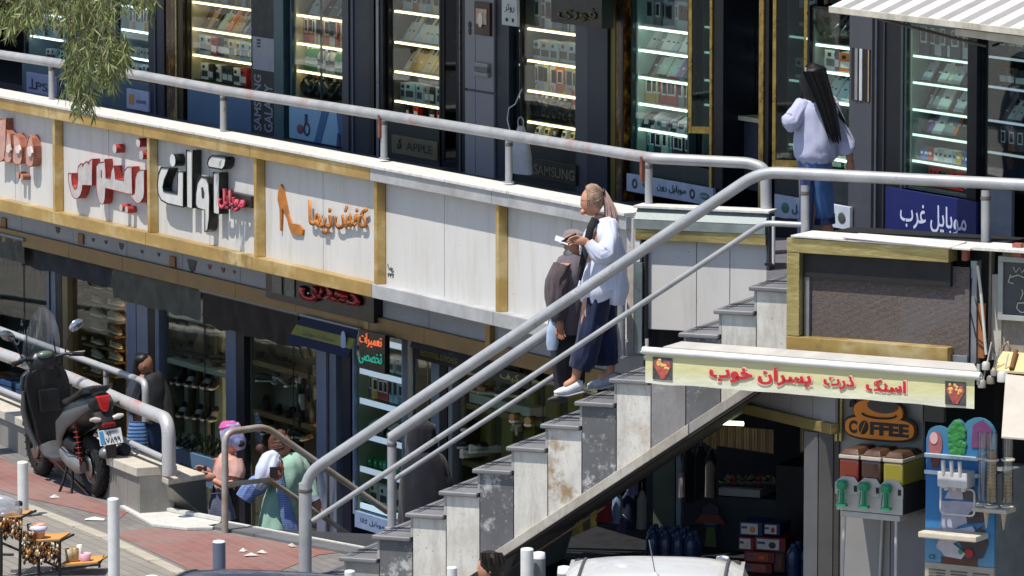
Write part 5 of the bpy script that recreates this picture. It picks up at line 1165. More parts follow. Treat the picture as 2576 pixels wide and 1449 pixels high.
# blue and yellow banner
u0_, z1_ = L.hit(762, 795, -.4); ub_ = L.hit(905, 800, -.4)[0]; t = thing('striped_banner', 'navy and yellow hanging banner with a round white badge beside the neon sign', 'banner', L.P(u0_, -.4, z1_), L.rz)
W_ = ub_ - u0_; H_ = .24
for a, b, c in ((0, .32, '#20243f'), (.32, .68, '#8a8640'), (.68, 1, '#1b1f40')):
    mb = MB(); mb.hexa([(-.1 * b, -.02 - .1 * b, -H_ * b), (W_, -.02 - .1 * b, -H_ * b), (W_, -.01 - .1 * b, -H_ * b), (-.1 * b, -.01 - .1 * b, -H_ * b), (-.1 * a, -.02 - .1 * a, -H_ * a), (W_, -.02 - .1 * a, -H_ * a), (W_, -.01 - .1 * a, -H_ * a), (-.1 * a, -.01 - .1 * a, -H_ * a)]); mb.build('cloth_band', m_cloth(c), t)
mb = MB(); mb.ell((W_ * .86, -.085, -H_ * .5), (.05, .008, .1)); mb.build('badge', plain('#9aa6c4', .5), t)
text_mesh('lettering', 'خدمات موبایل', plain('#3a4a4c'), W_ * .12, W_ * .7, -H_ * .62, -H_ * .42, -.09, .003, .01, t, arabic=True)
mb = MB(); mb.tube([(-.02, -.02, .01), (W_ + .02, -.02, .01)], .012, 8); mb.build('rod', plain('#9a9ca0', .5, .4), t)
# black light box with red letters
t, w, h = board(L, 'black_light_box', 'black sign box with glossy red chrome letters under the walkway', 'sign', 668, 940, 660, 748, plain('#0d0d10', .3), -.42, .3)
redc = plain('#a3141f', .25, .3)
text_mesh('lettering', 'کفش', [redc, plain('#6a0f16', .3)], w * .34, w * .92, h * .2, h * .98, -.002, .03, .06, t, arabic=True)
for cx, c in ((.12, '#6a6660'), (.24, '#5c6a5c')):
    mb = MB(); mb.box(w * (cx - .05), w * (cx + .04), -.01, -.001, h * .2, h * .95); mb.build('picture_print', plain(c, .4, 0, .5, 14), t)
for cx, cz in ((.45, .45), (.62, .75), (.78, .8)): mb = MB(); mb.ell((w * cx, -.05, h * cz), (.012, .012, .012), 8, 6); mb.build('stud', plain('#d9d9d9', .2, .6), t)
# neon board
t, w, h = board(L, 'neon_sign', 'black hanging board with orange and teal neon Persian script', 'sign', 903, 968, 828, 925, plain('#08090b', .3), -.5, .05)
text_mesh('lettering', 'تعمیرات', emit('#f07a45', .55), w * .06, w * .92, h * .6, h * .95, -.004, .01, .0, t, arabic=True)
text_mesh('lettering', 'تخصصی', emit('#35a78c', .42), w * .04, w * .92, h * .14, h * .5, -.004, .01, .0, t, arabic=True)

# ------------------------------------------------------------ railings on the left and the inner stair
wh = m_pipe(1.0, '#b5b3b2'); wh0 = m_pipe(.0, '#a9a9ab')
kp = lambda x, y, w: K.pt(x, y, w)
a0_ = kp(0, 890, .15); a1_ = kp(178, 952, .15); ext_ = a0_ - (a1_ - a0_).normalized() * 6
org = kp(425, 1196, .15)
rail('street_railing', 'fat white pipe railing with red paint smears ending in a bent post behind the scooter', 'railing',
     [('handrail', bend([ext_, a0_, a1_, kp(305, 1008, .15), kp(424, 1056, .15), org], .16), .058, wh), ('lower_rail', [ext_ - Vector((0, 0, .32)), kp(0, 979, .15), kp(71, 1008, .15), kp(303, 1102, .15), kp(412, 1152, .15)], .025, wh0)], org)
b0 = kp(0, 829, 1.1); b1 = kp(340, 952, 1.1); ex2 = b0 - (b1 - b0).normalized() * 6; org = kp(366, 1060, 1.1)
rail('inner_ramp_railing', 'thinner white pipe railing behind the fat one, in front of the shoe wall', 'railing',
     [('handrail', bend([ex2, b0, b1, kp(366, 962, 1.1), org], .1), .032, wh0), ('post', [kp(267, 1060, 1.1), kp(267, 928, 1.1)], .026, wh0)], org)
pgm = m_pipe(0, '#8c7a5a'); p0 = gp(566, 1342); Yp = p0.y
t1 = at_y(566, 1088, Yp); t2 = at_y(668, 1073, Yp + .28); t3 = at_y(975, 1287, Yp + .8)
m1_ = at_y(570, 1219, Yp); m2_ = at_y(678, 1207, Yp + .28); m3_ = at_y(925, 1378, Yp + .8)
rail('gold_stair_railing', 'tarnished gold and grey pipe railing leading down in front of the two women', 'railing',
     [('handrail', bend([p0, t1, t2, t3], .1), .028, pgm), ('lower_rail', [m1_, m2_, m3_], .022, pgm)], p0)
# bollards
def bollard(x, yt, H=None, r=.046, mat=None, label='', z=None, y=None, dome=.3):
    Zt = HC if z is None else z
    mat = mat or plain('#d5d5d2', .45, 0, .08, 10, .05, dirt=.45)
    Hh = H or .92; p = at_z(x, yt, Hh); t = thing('bollard', label, 'bollard', (p.x, p.y, 0), 0, 'bollards along the pavement edge')
    mb = MB(); mb.lathe([(r, 0), (r, Hh - r * dome)], n=18); mb.build('post', mat, t)
    mb = MB(); mb.lathe([(r, Hh - r * dome), (r * .9, Hh - r * .1), (r * .5, Hh), (.001, Hh + .001)], n=18); mb.build('cap', plain('#e2e2e0', .4), t)
bl = plain('#5b6478', .5, 0, .1, 8, .05)
bollard(57, 1160, .47, label='white bollard in front of the scooter front wheel'); bollard(285, 1252, .75, label='tall white bollard right of the scooter rear wheel')
bollard(551, 1359, .4, .05, bl, 'blue grey bollard standing on the red paving panel'); bollard(1326, 1378, .5, .05, label='white bollard rising under the lower end of the stair stringer')
bollard(1137, 1425, .4, .04, label='white bollard top peeping up below the stair left of the man'); bollard(880, 1434, .4, .04, label='domed white bollard top beside the lowest stair steps')
bollard(1356, 1388, .45, .05, plain('#77797c', .5), 'grey bollard right behind the white one under the stair', dome=1.0); bollard(1420, 1424, .4, .055, plain('#8c8e90', .5), 'grey dome topped bollard left of the white car', dome=1.0)
bollard(1818, 1399, .4, .05, label='white bollard top just right of the white car roof centre'); bollard(2164, 1386, .45, .045, plain('#d8d8d4', .5, 0, .15, 14, .1, dirt=.7), 'speckled white bollard in front of the juice dispenser stand')
bollard(382, 1447, .5, .05, bl, 'blue grey bollard top at the bottom edge beside the cup rack')
# ------------------------------------------------------------ kiosk under the landing: blind box, banner, snack shop
br_ = m_brass(); alu = plain('#8e9397', .4, .5, .12, 6, .05); mesh_m = None
s = NT('woven_sun_mesh'); s.set(.8, 0, .3); w_ = s.n('TexWave'); w_.inputs['Scale'].default_value = 9; w_.bands_direction = 'Z'; w_.inputs['Distortion'].default_value = 2.5; w_.inputs['Detail'].default_value = 4; w_.inputs['Detail Scale'].default_value = 6
s.l(s.mapping((1, 1, 4)), w_.inputs[0]); w2_ = s.n('TexWave'); w2_.inputs['Scale'].default_value = 26; w2_.bands_direction = 'X'; s.l(s.mapping(), w2_.inputs[0])
c = s.ramp(w_.outputs[0], [(.2, '#352e2b'), (.6, '#5f534e'), (.9, '#81756e')]); c = s.mix(s.ramp(w2_.outputs[0], [(.3, 0.0), (.8, .3)]), c, '#4a4444')
c = s.mix(s.ramp(s.noise(1.7, 6), [(.55, 0.0), (.75, .4)]), c, '#6a6a70'); s.col(c); s.bump(w_.outputs[0], .3, .004); mesh_m = s.m
gq = lambda x, y, w=-.12: G.hit(x, y, w)
uo, _ = gq(1979, 600); ue, _ = gq(2386, 616); zt0 = gq(1979, 598)[1]; zt1 = gq(2010, 636)[1]; zb1 = gq(1979, 845)[1]; zb0 = gq(1979, 882)[1]; ul = gq(2010, 700)[0]
kx = thing('blind_box', 'brass framed outdoor window box with a woven brown sun mesh behind the frame', 'window box', G.P(uo, -.12, zb0), G.rz)
W_ = ue - uo; zr = lambda z: z - zb0
mb = MB(); mb.box(0, W_, 0, .16, zr(zt1), zr(zt0)); mb.build('top_frame', br_, kx, .006)
mb = MB(); mb.box(0, ul - uo, .002, .16, zr(zb1) + .002, zr(zt1) - .002); mb.build('side_frame', br_, kx, .006)
mb = MB(); mb.box(0, W_, 0, .16, 0, zr(zb1)); mb.build('bottom_frame', m_gold(), kx, .006)
mb = MB(); mb.hexa([(0, .04, -.05), (W_, .04, -.05), (W_, .3, -.05), (0, .3, -.05), (0, .0, -.002), (W_, .0, -.002), (W_, .3, -.002), (0, .3, -.002)]); mb.build('drip_edge', plain('#4b4030', .5, .4), kx)
um = gq(2424, 700)[0] - uo
mb = MB(); mb.box(ul - uo - .01, um, .1, .11, zr(zb1) - .1, zr(gq(2012, 696)[1]) + .14); mb.build('mesh_screen', mesh_m, kx)
mb = MB(); mb.box(ul - uo + .01, ul - uo + .05, .07, .098, zr(zb1), zr(gq(2012, 690)[1])); mb.build('aluminium_channel', alu, kx, .003)
mb = MB(); mb.box(um, um + .05, .12, .2, zr(zb1) - .12, zr(zt1) + .01); mb.build('aluminium_channel', alu, kx, .003)
mb = MB(); mb.box(W_, um, .07, .099, zr(zb1) - .12, zr(zb1) - .06); mb.build('aluminium_channel', alu, kx, .003)
mb = MB(); mb.box(ul - uo, um + .1, .2, .9, -.1, zr(zt0) + .0); mb.build('box_body', plain('#101012', .9), kx)
mb = MB(); mb.box(ul - uo - .01, W_ - .01, .06, .099, zr(gq(2012, 699)[1]), zr(zt1) + .02); mb.build('painted_shadow_band', plain('#141414', .6), kx)  # black strip painting in the shadow beneath the top frame
# flashing sheets on the landing edge
ff = thing('edge_flashing', 'thin white metal flashing sheets laid along the landing edge above the blind box', 'flashing', G.P(uo, -.12, zt0), G.rz)
mb = MB(); a = gq(1989, 590, -.14)[0] - uo; b = gq(2440, 610, -.14)[0] - uo
mb.hexa([(a, -.02, .01), (b, -.02, -.005), (b + .1, .34, .0), (a, .34, .01), (a, -.02, .024), (b, -.02, .01), (b + .1, .34, .014), (a, .34, .024)]); mb.build('sheet', cm, ff, .002)
mb = MB(); a2 = gq(2120, 600, -.14)[0] - uo
mb.hexa([(a2, -.025, .028), (b - .15, -.04, .004), (b - .15, .25, .02), (a2, .25, .03), (a2, -.025, .036), (b - .15, -.04, .012), (b - .15, .25, .028), (a2, .25, .038)]); mb.build('sheet', cm, ff, .002)
mb = MB(); mb.box(b + .02, b + 1.2, -.02, .34, -.0, .022); mb.build('sheet', cm, ff, .002)
# right hand end: boards, brackets, chalk board
zz = thing('boarded_wall', 'weathered grey timber and plaster boarding at the far right edge below the landing', 'wall', G.P(0, .1, 0), G.rz)
gw = lambda x, y, w=.1: G.hit(x, y, w)
def gbox(t, name, x0, x1, y0, y1, mat, w0=.1, w1_=.16, bv=.003):
    a, z1_ = gw(x0, y0, w0); b, _ = gw(x1, y0, w0); z0_ = gw(x0, y1, w0)[1]
    mb = MB(); mb.box(a, b, w0 - .1, w1_ - .1, z0_, z1_); return mb.build(name, mat, t, bv)
old1 = m_stone('#8f8578', '#a89f92', .7, .2, 0, 51.0, .8); old2 = m_stone('#b3aca0', '#c7c0b2', .7, .2, 0, 57.0, .8)
gbox(zz, 'timber_board', 2460, 2494, 618, 905, old1); gbox(zz, 'timber_board', 2495, 2520, 690, 905, old2); gbox(zz, 'timber_board', 2522, 2700, 618, 905, old1, .12, .18)
gbox(zz, 'orange_board', 2449, 2476, 762, 900, plain('#a2673c', .7, 0, .2, 8, .2), .02, .05); gbox(zz, 'dark_gap', 2434, 2462, 640, 895, plain('#151312', .9), .1, .12)
pk = plain('#9c5c50', .7, .1, .2, 9, .2)
gbox(zz, 'iron_bracket', 2419, 2432, 620, 656, pk, -.02, .04); gbox(zz, 'iron_bracket', 2546, 2568, 612, 645, pk, -.02, .04)
p = lambda x, y, w=0.0: Vector((gw(x, y, w)[0], w - .1, gw(x, y, w)[1]))
mb = MB(); mb.tube([p(2459, 668), p(2468, 740), p(2481, 892)], .012, 8); mb.build('white_conduit', plain('#c9c5bb', .6), zz)
mb = MB(); mb.tube([p(2444, 700), p(2440, 780), p(2456, 850), p(2478, 868), p(2490, 880)], .006, 6); mb.tube([p(2452, 748), p(2470, 830), p(2505, 890)], .004, 6); mb.build('loose_wire', plain('#1a1a1a'), zz)
mb = MB(); mb.tube([p(2520, 905), p(2524, 870), p(2535, 860), p(2540, 880), p(2530, 900)], .012, 8); mb.build('bent_pipe', plain('#8c7a66', .6, .3), zz)
ck = thing('chalk_board', 'grey framed dark board with white scribbles and a chalk cup at the right edge', 'board', G.P(gw(2517, 800)[0], .06, gw(2517, 802)[1]), G.rz)
w_ = gw(2640, 700)[0] - gw(2517, 700)[0]; h_ = gw(2517, 642)[1] - gw(2517, 802)[1]
mb = MB(); mb.box(.02, w_, .0, .03, .03, h_ - .03); mb.build('panel', plain('#3c4144', .5, 0, .25, 5), ck)
for bx in ((0, w_, 0, .04), (0, w_, h_ - .04, h_), (0, .04, .041, h_ - .041)): mb = MB(); mb.box(bx[0], bx[1], -.015, .04, bx[2], bx[3]); mb.build('frame', plain('#9da09d', .5, .2), ck, .003)
mb = MB(); chalk = plain('#b9b8a8', .8)
for pl in (((.12, .42), (.14, .38), (.17, .42), (.19, .38), (.22, .42)), ((.1, .34), (.16, .36), (.22, .34)), ((.1, .36), (.08, .3), (.12, .29)), ((.16, .14), (.15, .1), (.18, .07), (.24, .07)), ((.16, .14), (.25, .15)), ((.18, .17), (.2, .22), (.19, .25))):
    mb.tube([(a, -.004, b * h_ / .5) for a, b in pl], .005, 5)
mb.build('chalk_drawing', chalk, ck)
cb = thing('cream_board', 'sunlit cream sheet with a rusty strap across it at the right edge under the boarding', 'board', G.P(0, -.3, 0), G.rz)
mb = MB(); a, z_ = G.hit(2482, 900, -.3); b = G.hit(2640, 900, -.3)[0]
mb.hexa([(a + .04, 0, z_ - .1), (b, 0, z_ - .1), (b, .28, z_ + .0), (a, .28, z_ + .0), (a + .04, 0, z_ - .085), (b, 0, z_ - .085), (b, .28, z_ + .015), (a, .28, z_ + .015)]); mb.build('sheet', plain('#cdb98a', .6, 0, .1, 6), cb)
mb = MB(); mb.tube([(a + .12, .25, z_ + .03), (a + .2, .0, z_ - .07)], .018, 6); mb.build('rusty_strap', plain('#6a4a28', .8), cb)
sa_ = thing('tilted_sheet', 'pale tilted awning sheet cut by the lower right frame edge', 'awning', G.P(G.hit(2530, 945, -.5)[0], -.5, G.hit(2530, 945, -.5)[1]), G.rz)
mb = MB(); mb.hexa([(0, 0, 0), (.7, 0, -.02), (.7, -.6, -.36), (.25, -.6, -.36), (0, 0, .012), (.7, 0, -.008), (.7, -.6, -.348), (.25, -.6, -.348)]); mb.build('sheet', plain('#b5aca0', .7, 0, .1, 6), sa_)
# clutter of clamps between
cl = thing('junction_hardware', 'tangle of white sockets and grey clamps hanging in the dark right of the banner', 'hardware', G.P(0, -.3, 0), G.rz)
for x, y, r, c in ((2480, 930, .03, '#b9b7b0'), (2500, 945, .025, '#8c8a84'), (2522, 960, .04, '#c9c7c0'), (2492, 965, .03, '#7d7a74'), (2470, 975, .03, '#a09c94')):
    u, z_ = G.hit(x, y, -.3); mb = MB(); mb.lathe([(r, 0), (r, r * 1.6), (r * .6, r * 2)], (u, 0, z_), 10); mb.tube([(u, 0, z_), (u + .02, .05, z_ + .2)], .006, 6); mb.build('clamp', plain(c, .5, .2), cl)

# banner
N = G.off(-.62)
bx0, zt_b = N.hit(1624, 880); bx1 = N.hit(2452, 940)[0]; zb_b = N.hit(1624, 962)[1]
bn = thing('snack_banner', 'pale yellow cloth banner with red Persian lettering hung under a white tube', 'banner', N.P(bx0, 0, zb_b), N.rz)
Wb = bx1 - bx0; Hb = zt_b - zb_b - .02
s = NT('printed_vinyl'); s.set(.5, 0, .4); tc = s.n('SeparateXYZ'); s.l(s.tc.outputs['Object'], tc.inputs[0])
mm = s.n('MapRange'); mm.inputs[1].default_value = 0; mm.inputs[2].default_value = Hb; s.l(tc.outputs[2], mm.inputs[0])
c = s.ramp(mm.outputs[0], [(.0, '#dedcca'), (.22, '#dcdab8'), (.5, '#d3cd98'), (1, '#d6cf9a')]); s.col(s.mix(s.ramp(s.noise(12, 4), [(.6, 0.0), (.8, .25)]), c, '#a9a58a')); s.bump(s.noise(3.2, 3, s.mapping((1, 1, 2.2), (0, .5, 0))), .22, .04); vin = s.m
n = 90; v = []
for j in range(9):
    for i in range(n + 1):
        q = j / 8; x = Wb * i / n; yy = -.002 * sin(q * 3) + .003 * noise.noise(Vector((x * 2.2 + q * 1.5, q * .8, 4.0))) * (.3 + q); v.append((x, yy, Hb * (1 - q) + .012 * noise.noise(Vector((x * 3, 9, 1))) * q))
mb = MB(); mb.add(v, [(j * (n + 1) + i, j * (n + 1) + i + 1, (j + 1) * (n + 1) + i + 1, (j + 1) * (n + 1) + i) for j in range(8) for i in range(n)], True); mb.build('banner_cloth', vin, bn)
mb = MB(); mb.tube([(-.02, .0, Hb + .015), (Wb + .05, .0, Hb + .015)], .03, 12); mb.build('white_tube', plain('#d9d8d2', .4, 0, .08, 5, .05, dirt=.2), bn)
mb = MB(); mb.hexa([(.12, .05, Hb + .03), (Wb, .05, Hb + .03), (Wb - .1, .2, Hb + .06), (.2, .2, Hb + .06), (.12, .05, Hb + .045), (Wb, .05, Hb + .045), (Wb - .1, .2, Hb + .075), (.2, .2, Hb + .075)]); mb.build('canopy_sheet', plain('#b5b1a9', .6, 0, .1, 4, .1, dirt=.4), bn)
for x in (.0, Wb + .02): mb = MB(); mb.tube([(x, .02, Hb - .05), (x, .02, Hb + .1)], .014, 8); mb.tube([(x - .04, 0, Hb - .0), (x + .04, .0, Hb)], .01, 6); mb.build('end_clamp', plain('#b9b7b2', .4, .4), bn)
nz_ = lambda x, y: (N.hit(x, y)[0] - bx0, N.hit(x, y)[1] - zb_b)
redt = plain('#c42a30', .5, 0, .08, 8, .0)
halo = plain('#e8b9a8', .5, 0, .05, 8, 0)
for word, xa, xb, ya, yb in (('خوب', 1786, 1894, 919, 966), ('پسران', 1908, 2042, 922, 979), ('ذرت', 2073, 2150, 941, 982), ('اسنک', 2180, 2280, 951, 990)):
    (a, z1_), (b, z2_) = nz_(xa, ya), nz_(xb, yb)
    text_mesh('lettering', word, redt, a, b, z2_, z1_, -.0105, .002, .035, bn, arabic=True)
    text_mesh('lettering_halo', word, halo, a - .012, b + .012, z2_ - .012, z1_ + .012, -.0065, .002, .06, bn, arabic=True)
for xa, xb, ya, yb in ((1643, 1692, 897, 957), (2379, 2430, 958, 1021)):
    (a, z1_), (b, z2_) = nz_(xa, ya), nz_(xb, yb); w_ = b - a; h_ = z1_ - z2_
    mb = MB(); mb.box(a, b, -.008, -.0055, z2_, z1_); mb.build('picture_ground', plain('#4c4a4a', .5, 0, .5, 16), bn)
    mb = MB(); mb.prism([(a + w_ * p_, z2_ + h_ * q_) for p_, q_ in ((.42, .04), (.62, .05), (.95, .6), (.85, .85), (.5, .78), (.2, .9), (.06, .65))], -.0115, -.0085, 'y'); mb.build('cup_print', plain('#b0564a', .5, 0, .45, 22), bn)
    mb = MB()
    for _ in range(16): mb.ell((a + w_ * random.uniform(.2, .85), -.012, z2_ + h_ * random.uniform(.5, .88)), (.012, .003, .012), 7, 5)
    mb.build('corn_print', plain('#d9b06a', .5, 0, .3, 20), bn)

# snack shop under the landing
V = C.off(1.35); Vp = lambda x, y, w=0.0: V.hit(x, y, w)
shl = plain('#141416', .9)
iu0 = C.hit(1235, 1400)[0]
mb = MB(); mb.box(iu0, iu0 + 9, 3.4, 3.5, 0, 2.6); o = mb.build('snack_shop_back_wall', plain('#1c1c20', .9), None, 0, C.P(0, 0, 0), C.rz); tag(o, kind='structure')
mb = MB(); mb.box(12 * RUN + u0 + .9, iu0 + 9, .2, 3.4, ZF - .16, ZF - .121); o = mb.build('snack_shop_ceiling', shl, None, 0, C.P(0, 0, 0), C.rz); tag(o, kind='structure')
mb = MB(); mb.box(iu0 - .3, iu0 + 9, .12, 3.4, .006, .02); o = mb.build('snack_shop_floor', plain('#17171a', .6), None, 0, C.P(0, 0, 0), C.rz); tag(o, kind='structure')  # near-black colour in place of the shade under the stair
def vpanel(F, t, name, x0, x1, y0, y1, mat, w0=0.0, th=.04, bv=.003):
    a, z1_ = F.hit(x0, y0, w0); b, _ = F.hit(x1, y0, w0); z0_ = max(0.02, F.hit(x0, y1, w0)[1])
    mb = MB(); mb.box(a, b, w0, w0 + th, z0_, z1_); return mb.build(name, mat, t, bv)
Q = G.off(.35)
t = thing('shop_side_wall', 'grey and pale clad pier behind the juice dispenser carrying the coffee sign', 'wall', Q.P(0, 0, 0), Q.rz)
vpanel(Q, t, 'grey_panel', 2023, 2058, 1085, 1700, plain('#5a5a5c', .5, 0, .15, 3)); vpanel(Q, t, 'dark_panel', 2060, 2096, 1085, 1700, plain('#474645', .5, 0, .15, 3), -.03)
vpanel(Q, t, 'edge_strip', 2097, 2112, 985, 1700, plain('#3a3833', .5), -.02); vpanel(Q, t, 'gold_strip', 2100, 2107, 985, 1110, br_, -.05, .03); vpanel(Q, t, 'gold_strip', 2111, 2117, 985, 1110, br_, -.05, .03)
vpanel(Q, t, 'pale_panel', 2113, 2322, 985, 1170, plain('#8c8a86', .5, 0, .08, 3)); vpanel(Q, t, 'pale_panel', 2113, 2240, 1174, 1700, plain('#8a8886', .5, 0, .08, 3)); vpanel(Q, t, 'pale_panel', 2242, 2330, 1174, 1700, plain('#77767c', .5, 0, .08, 3))
vpanel(Q, t, 'louvre', 2325, 2375, 960, 1060, plain('#4d4a46', .6), -.02)
vpanel(Q, t, 'end_panel', 2500, 2700, 930, 1700, plain('#0e0e10', .8), .4)
# angled shop fascia with gold strip
X_ = Frame(Q.pt(2100, 1090, -.1).xy, 60.4)
t = thing('shop_fascia', 'white fascia panels over a dull gold strip running back into the snack shop', 'fascia', X_.P(0, 0, 0), X_.rz)
za, zb2 = X_.hit(2098, 1065)[1], X_.hit(2098, 1092)[1]; ua_ = X_.hit(1880, 1060)[0]
for k in range(4): mb = MB(); mb.box(ua_ * (1 - k / 4) + .004, ua_ * (1 - (k + 1) / 4) - .004, 0, .03, za, ZF - .17); mb.build('fascia_panel', plain('#97979b', .5, 0, .06, 3), t, .002)
mb = MB(); mb.box(ua_, 0, -.04, .04, zb2, za - .002); mb.build('gold_strip', br_, t, .003)
mb = MB(); mb.box(ua_, -.1, .5, .53, zb2 - .32, zb2 - .02); mb.build('slatted_valance', m_wood('#8c7a60', '#5c4a38'), t)
for k in range(46): 
    a = ua_ + (-.1 - ua_) * k / 46; mb = MB(); mb.box(a, a + .02, .485, .499, zb2 - .34 + .05 * sin(k * .3), zb2 - .03); o = mb.build('slat', plain('#9a8a70' if k % 2 else '#7f6c54', .7), t)
mb = MB(); mb.tube([(ua_ * .5, .3, zb2 - .01), (ua_ * .15, .3, zb2 - .01)], .02, 8); mb.build('lamp_or_fill_tube', emit('#d6ffd9', 1.2), t)
# coffee sign
t = thing('coffee_sign', 'orange cup shaped COFFEE sign with dark lettering on the pale wall', 'sign', Q.P(Q.hit(2126, 1070, -.08)[0], -.08, Q.hit(2126, 1100, -.08)[1]), Q.rz)
qq = lambda x, y: (Q.hit(x, y, -.08)[0] - Q.hit(2126, 1070, -.08)[0], Q.hit(x, y, -.08)[1] - Q.hit(2126, 1100, -.08)[1])
# keep x, y of the picture but read heights at the left edge so the outline stays level
wS = qq(2304, 1090)[0]; hs = qq(2126, 1000)[1]
def blob(c, rx, rz_, n=28, sq=2.0):
    o = []
    for k in range(n):
        a = 2 * pi * k / n; ca, sa_2 = cos(a), sin(a); o.append((c[0] + rx * math.copysign(abs(ca) ** (2 / sq), ca), c[1] + rz_ * math.copysign(abs(sa_2) ** (2 / sq), sa_2)))
    return o
orange = plain('#d8811f', .45, 0, .08, 8, .05); dk = plain('#1d130b', .5)
mb = MB(); mb.prism(blob((wS * .5, hs * .3), wS * .5 + .01, hs * .3 + .01, 32, 3.2), .0, .022, 'y'); mb.prism(blob((wS * .48, hs * .72), wS * .37, hs * .33, 32, 2.4), .003, .023, 'y'); mb.build('back_plate', dk, t)
mb = MB(); mb.prism(blob((wS * .5, hs * .3), wS * .485, hs * .27, 32, 3.2), -.02, -.001, 'y'); mb.prism(blob((wS * .48, hs * .72), wS * .345, hs * .3, 32, 2.4), -.019, -.0, 'y'); mb.build('orange_face', orange, t)
mb = MB(); mb.prism(blob((wS * .55, hs * .88), wS * .22, hs * .19, 28, 2), -.024, -.021, 'y'); mb.build('cup_opening', plain('#3b3a38', .5), t)
text_mesh('lettering', 'C', dk, wS * .07, wS * .19, hs * .13, hs * .46, -.022, .006, .05, t); text_mesh('lettering', 'FFEE', dk, wS * .37, wS * .92, hs * .13, hs * .46, -.022, .006, .05, t)
mb = MB(); mb.ell((wS * .28, -.024, hs * .3), (wS * .065, .006, hs * .18), 14, 8, Matrix.Rotation(.3, 3, 'Y')); mb.build('bean', dk, t)
mb = MB(); mb.tube([(wS * .25, -.031, hs * .16), (wS * .28, -.032, hs * .3), (wS * .31, -.031, hs * .44)], .004, 5); mb.build('bean_line', orange, t)
mb = MB(); mb.tube([(wS * (.5 + .24 * cos(a)), -.024, hs * (.66 + .1 * sin(a))) for a in [pi + pi * k / 12 for k in range(13)]], .008, 6); mb.build('smile_line', dk, t)
t = thing('door_bell', 'small black bell shaped box on the pale wall left of the coffee sign', 'bell', Q.P(Q.hit(2146, 1022, -.03)[0], -.03, Q.hit(2146, 1024, -.03)[1]), Q.rz)
mb = MB(); mb.lathe([(.03, 0), (.03, .04), (.015, .055), (.012, .07)], n=10, sy=.5); mb.build('bell_body', dk, t)

# juice dispenser on its stand
J = G.off(-.05); ja, jz0 = J.hit(2104, 1282); jb = J.hit(2270, 1300)[0]; jw = jb - ja
def jh(y): return J.hit(2104, y)[1] - jz0
jd = thing('juice_dispenser', 'white three tank juice dispenser with green taps and red, brown and yellow drinks', 'drink dispenser', J.P(ja, 0, jz0), J.rz)
whp = plain('#b9b4ae', .4, 0, .06, 6, .03); h1 = jh(1212)
mb = MB(); mb.box(0, jw, 0, .012, 0, h1); mb.build('front_panel', whp, jd, .005); mb = MB(); mb.box(.0, jw, .014, .42, 0, h1); mb.build('casing', plain('#2a2a2e', .4), jd, .008)
jt = jh(1153)
for k, c in enumerate(('#6e2210', '#38231a', '#8f8630')):
    a = .01 + k * jw / 3; b = a + jw / 3 - .02
    s = NT('drink_tank'); s.set(.1, 0, .6); s.col(c); s.b.inputs['Coat Weight'].default_value = .5; s.b.inputs['Subsurface Weight'].default_value = .0
    mb = MB(); mb.box(a, b, .02, .38, h1 + .002, jt); tk = mb.build('tank', s.m, jd, .02)
    mb = MB(); mb.box(a - .002, b + .002, .015, .385, jt + .001, jt + .03); mb.build('tank_rim', plain('#b5aa9c', .4), tk, .006)
    mb = MB(); mb.hexa([(a, .02, jt + .031), (b, .02, jt + .031), (b, .38, jt + .031), (a, .38, jt + .031), (a + .03, .06, jt + .075), (b - .03, .06, jt + .075), (b - .03, .34, jt + .075), (a + .03, .34, jt + .075)]); mb.build('lid', plain('#4f3a2c', .2, 0, .3, 5), tk, .01)
    mb = MB(); cx = (a + b) / 2; mb.prism([(cx - .1, h1 - .09), (cx + .1, h1 - .09), (cx + .1, h1 + .0), (cx + .06, h1 + .05), (cx - .04, h1 + .05), (cx - .1, h1 + .0)], -.012, -.002, 'y'); mb.build('tap_plate', whp, jd, .004)
    gm = plain('#1f8a62', .3, 0, .1, 10, .0)
    tp = MB(); tp.lathe([(.035, 0), (.042, .02), (.042, .05), (.03, .065)], (cx - .02, -.05, h1 - .04), 14); tp.tube([(cx - .02, -.05, h1 - .04), (cx - .02, -.05, h1 - .15)], .016, 8); tp.box(cx - .06, cx + .02, -.075, -.03, h1 - .17, h1 - .15); tp.tube([(cx - .02, -.012, h1 - .01), (cx - .02, -.05, h1 - .01)], .02, 8)
    tp.tube([(cx - .045, -.06, h1 - .05), (cx - .05, -.07, h1 - .14)], .006, 6); tp.tube([(cx + .005, -.06, h1 - .05), (cx + .01, -.07, h1 - .14)], .006, 6); tp.build('tap', gm, jd)
    mb = MB(); mb.box(cx + .06, cx + .085, -.016, -.0125, h1 - .06, h1 - .015); mb.build('switch', dk, jd)
text_mesh('lettering', 'ugolini', dk, jw * .04, jw * .14, h1 * .3, h1 * .36, -.002, .002, .01, jd)
js = thing('dispenser_stand', 'white tubular metal stand carrying the juice dispenser', 'stand', J.P(ja, 0, 0), J.rz)
mb = MB(); mb.box(.03, jw - .02, .0, .4, jz0 - .05, jz0 - .004); mb.build('top_frame', plain('#b5b2ae', .4, .1), js, .01)
for x, y in ((.06, .02), (jw - .06, .02), (.2, .38), (jw + .02, .38)): mb = MB(); mb.tube([(x, y, jz0 - .05), (x + (.0 if x > .3 else -.03), y, .02)], .013, 8); mb.build('leg', plain('#b9b7b4', .4, .1), js)
t = thing('striped_carton', 'red and white striped carton standing behind the dispenser stand', 'carton', J.P(ja + .04, .45, .02), J.rz)
hh_ = jz0 - .1
mb = MB(); mb.box(0, .42, 0, .25, 0, hh_); mb.build('carton_body', plain('#9a9490', .7), t)
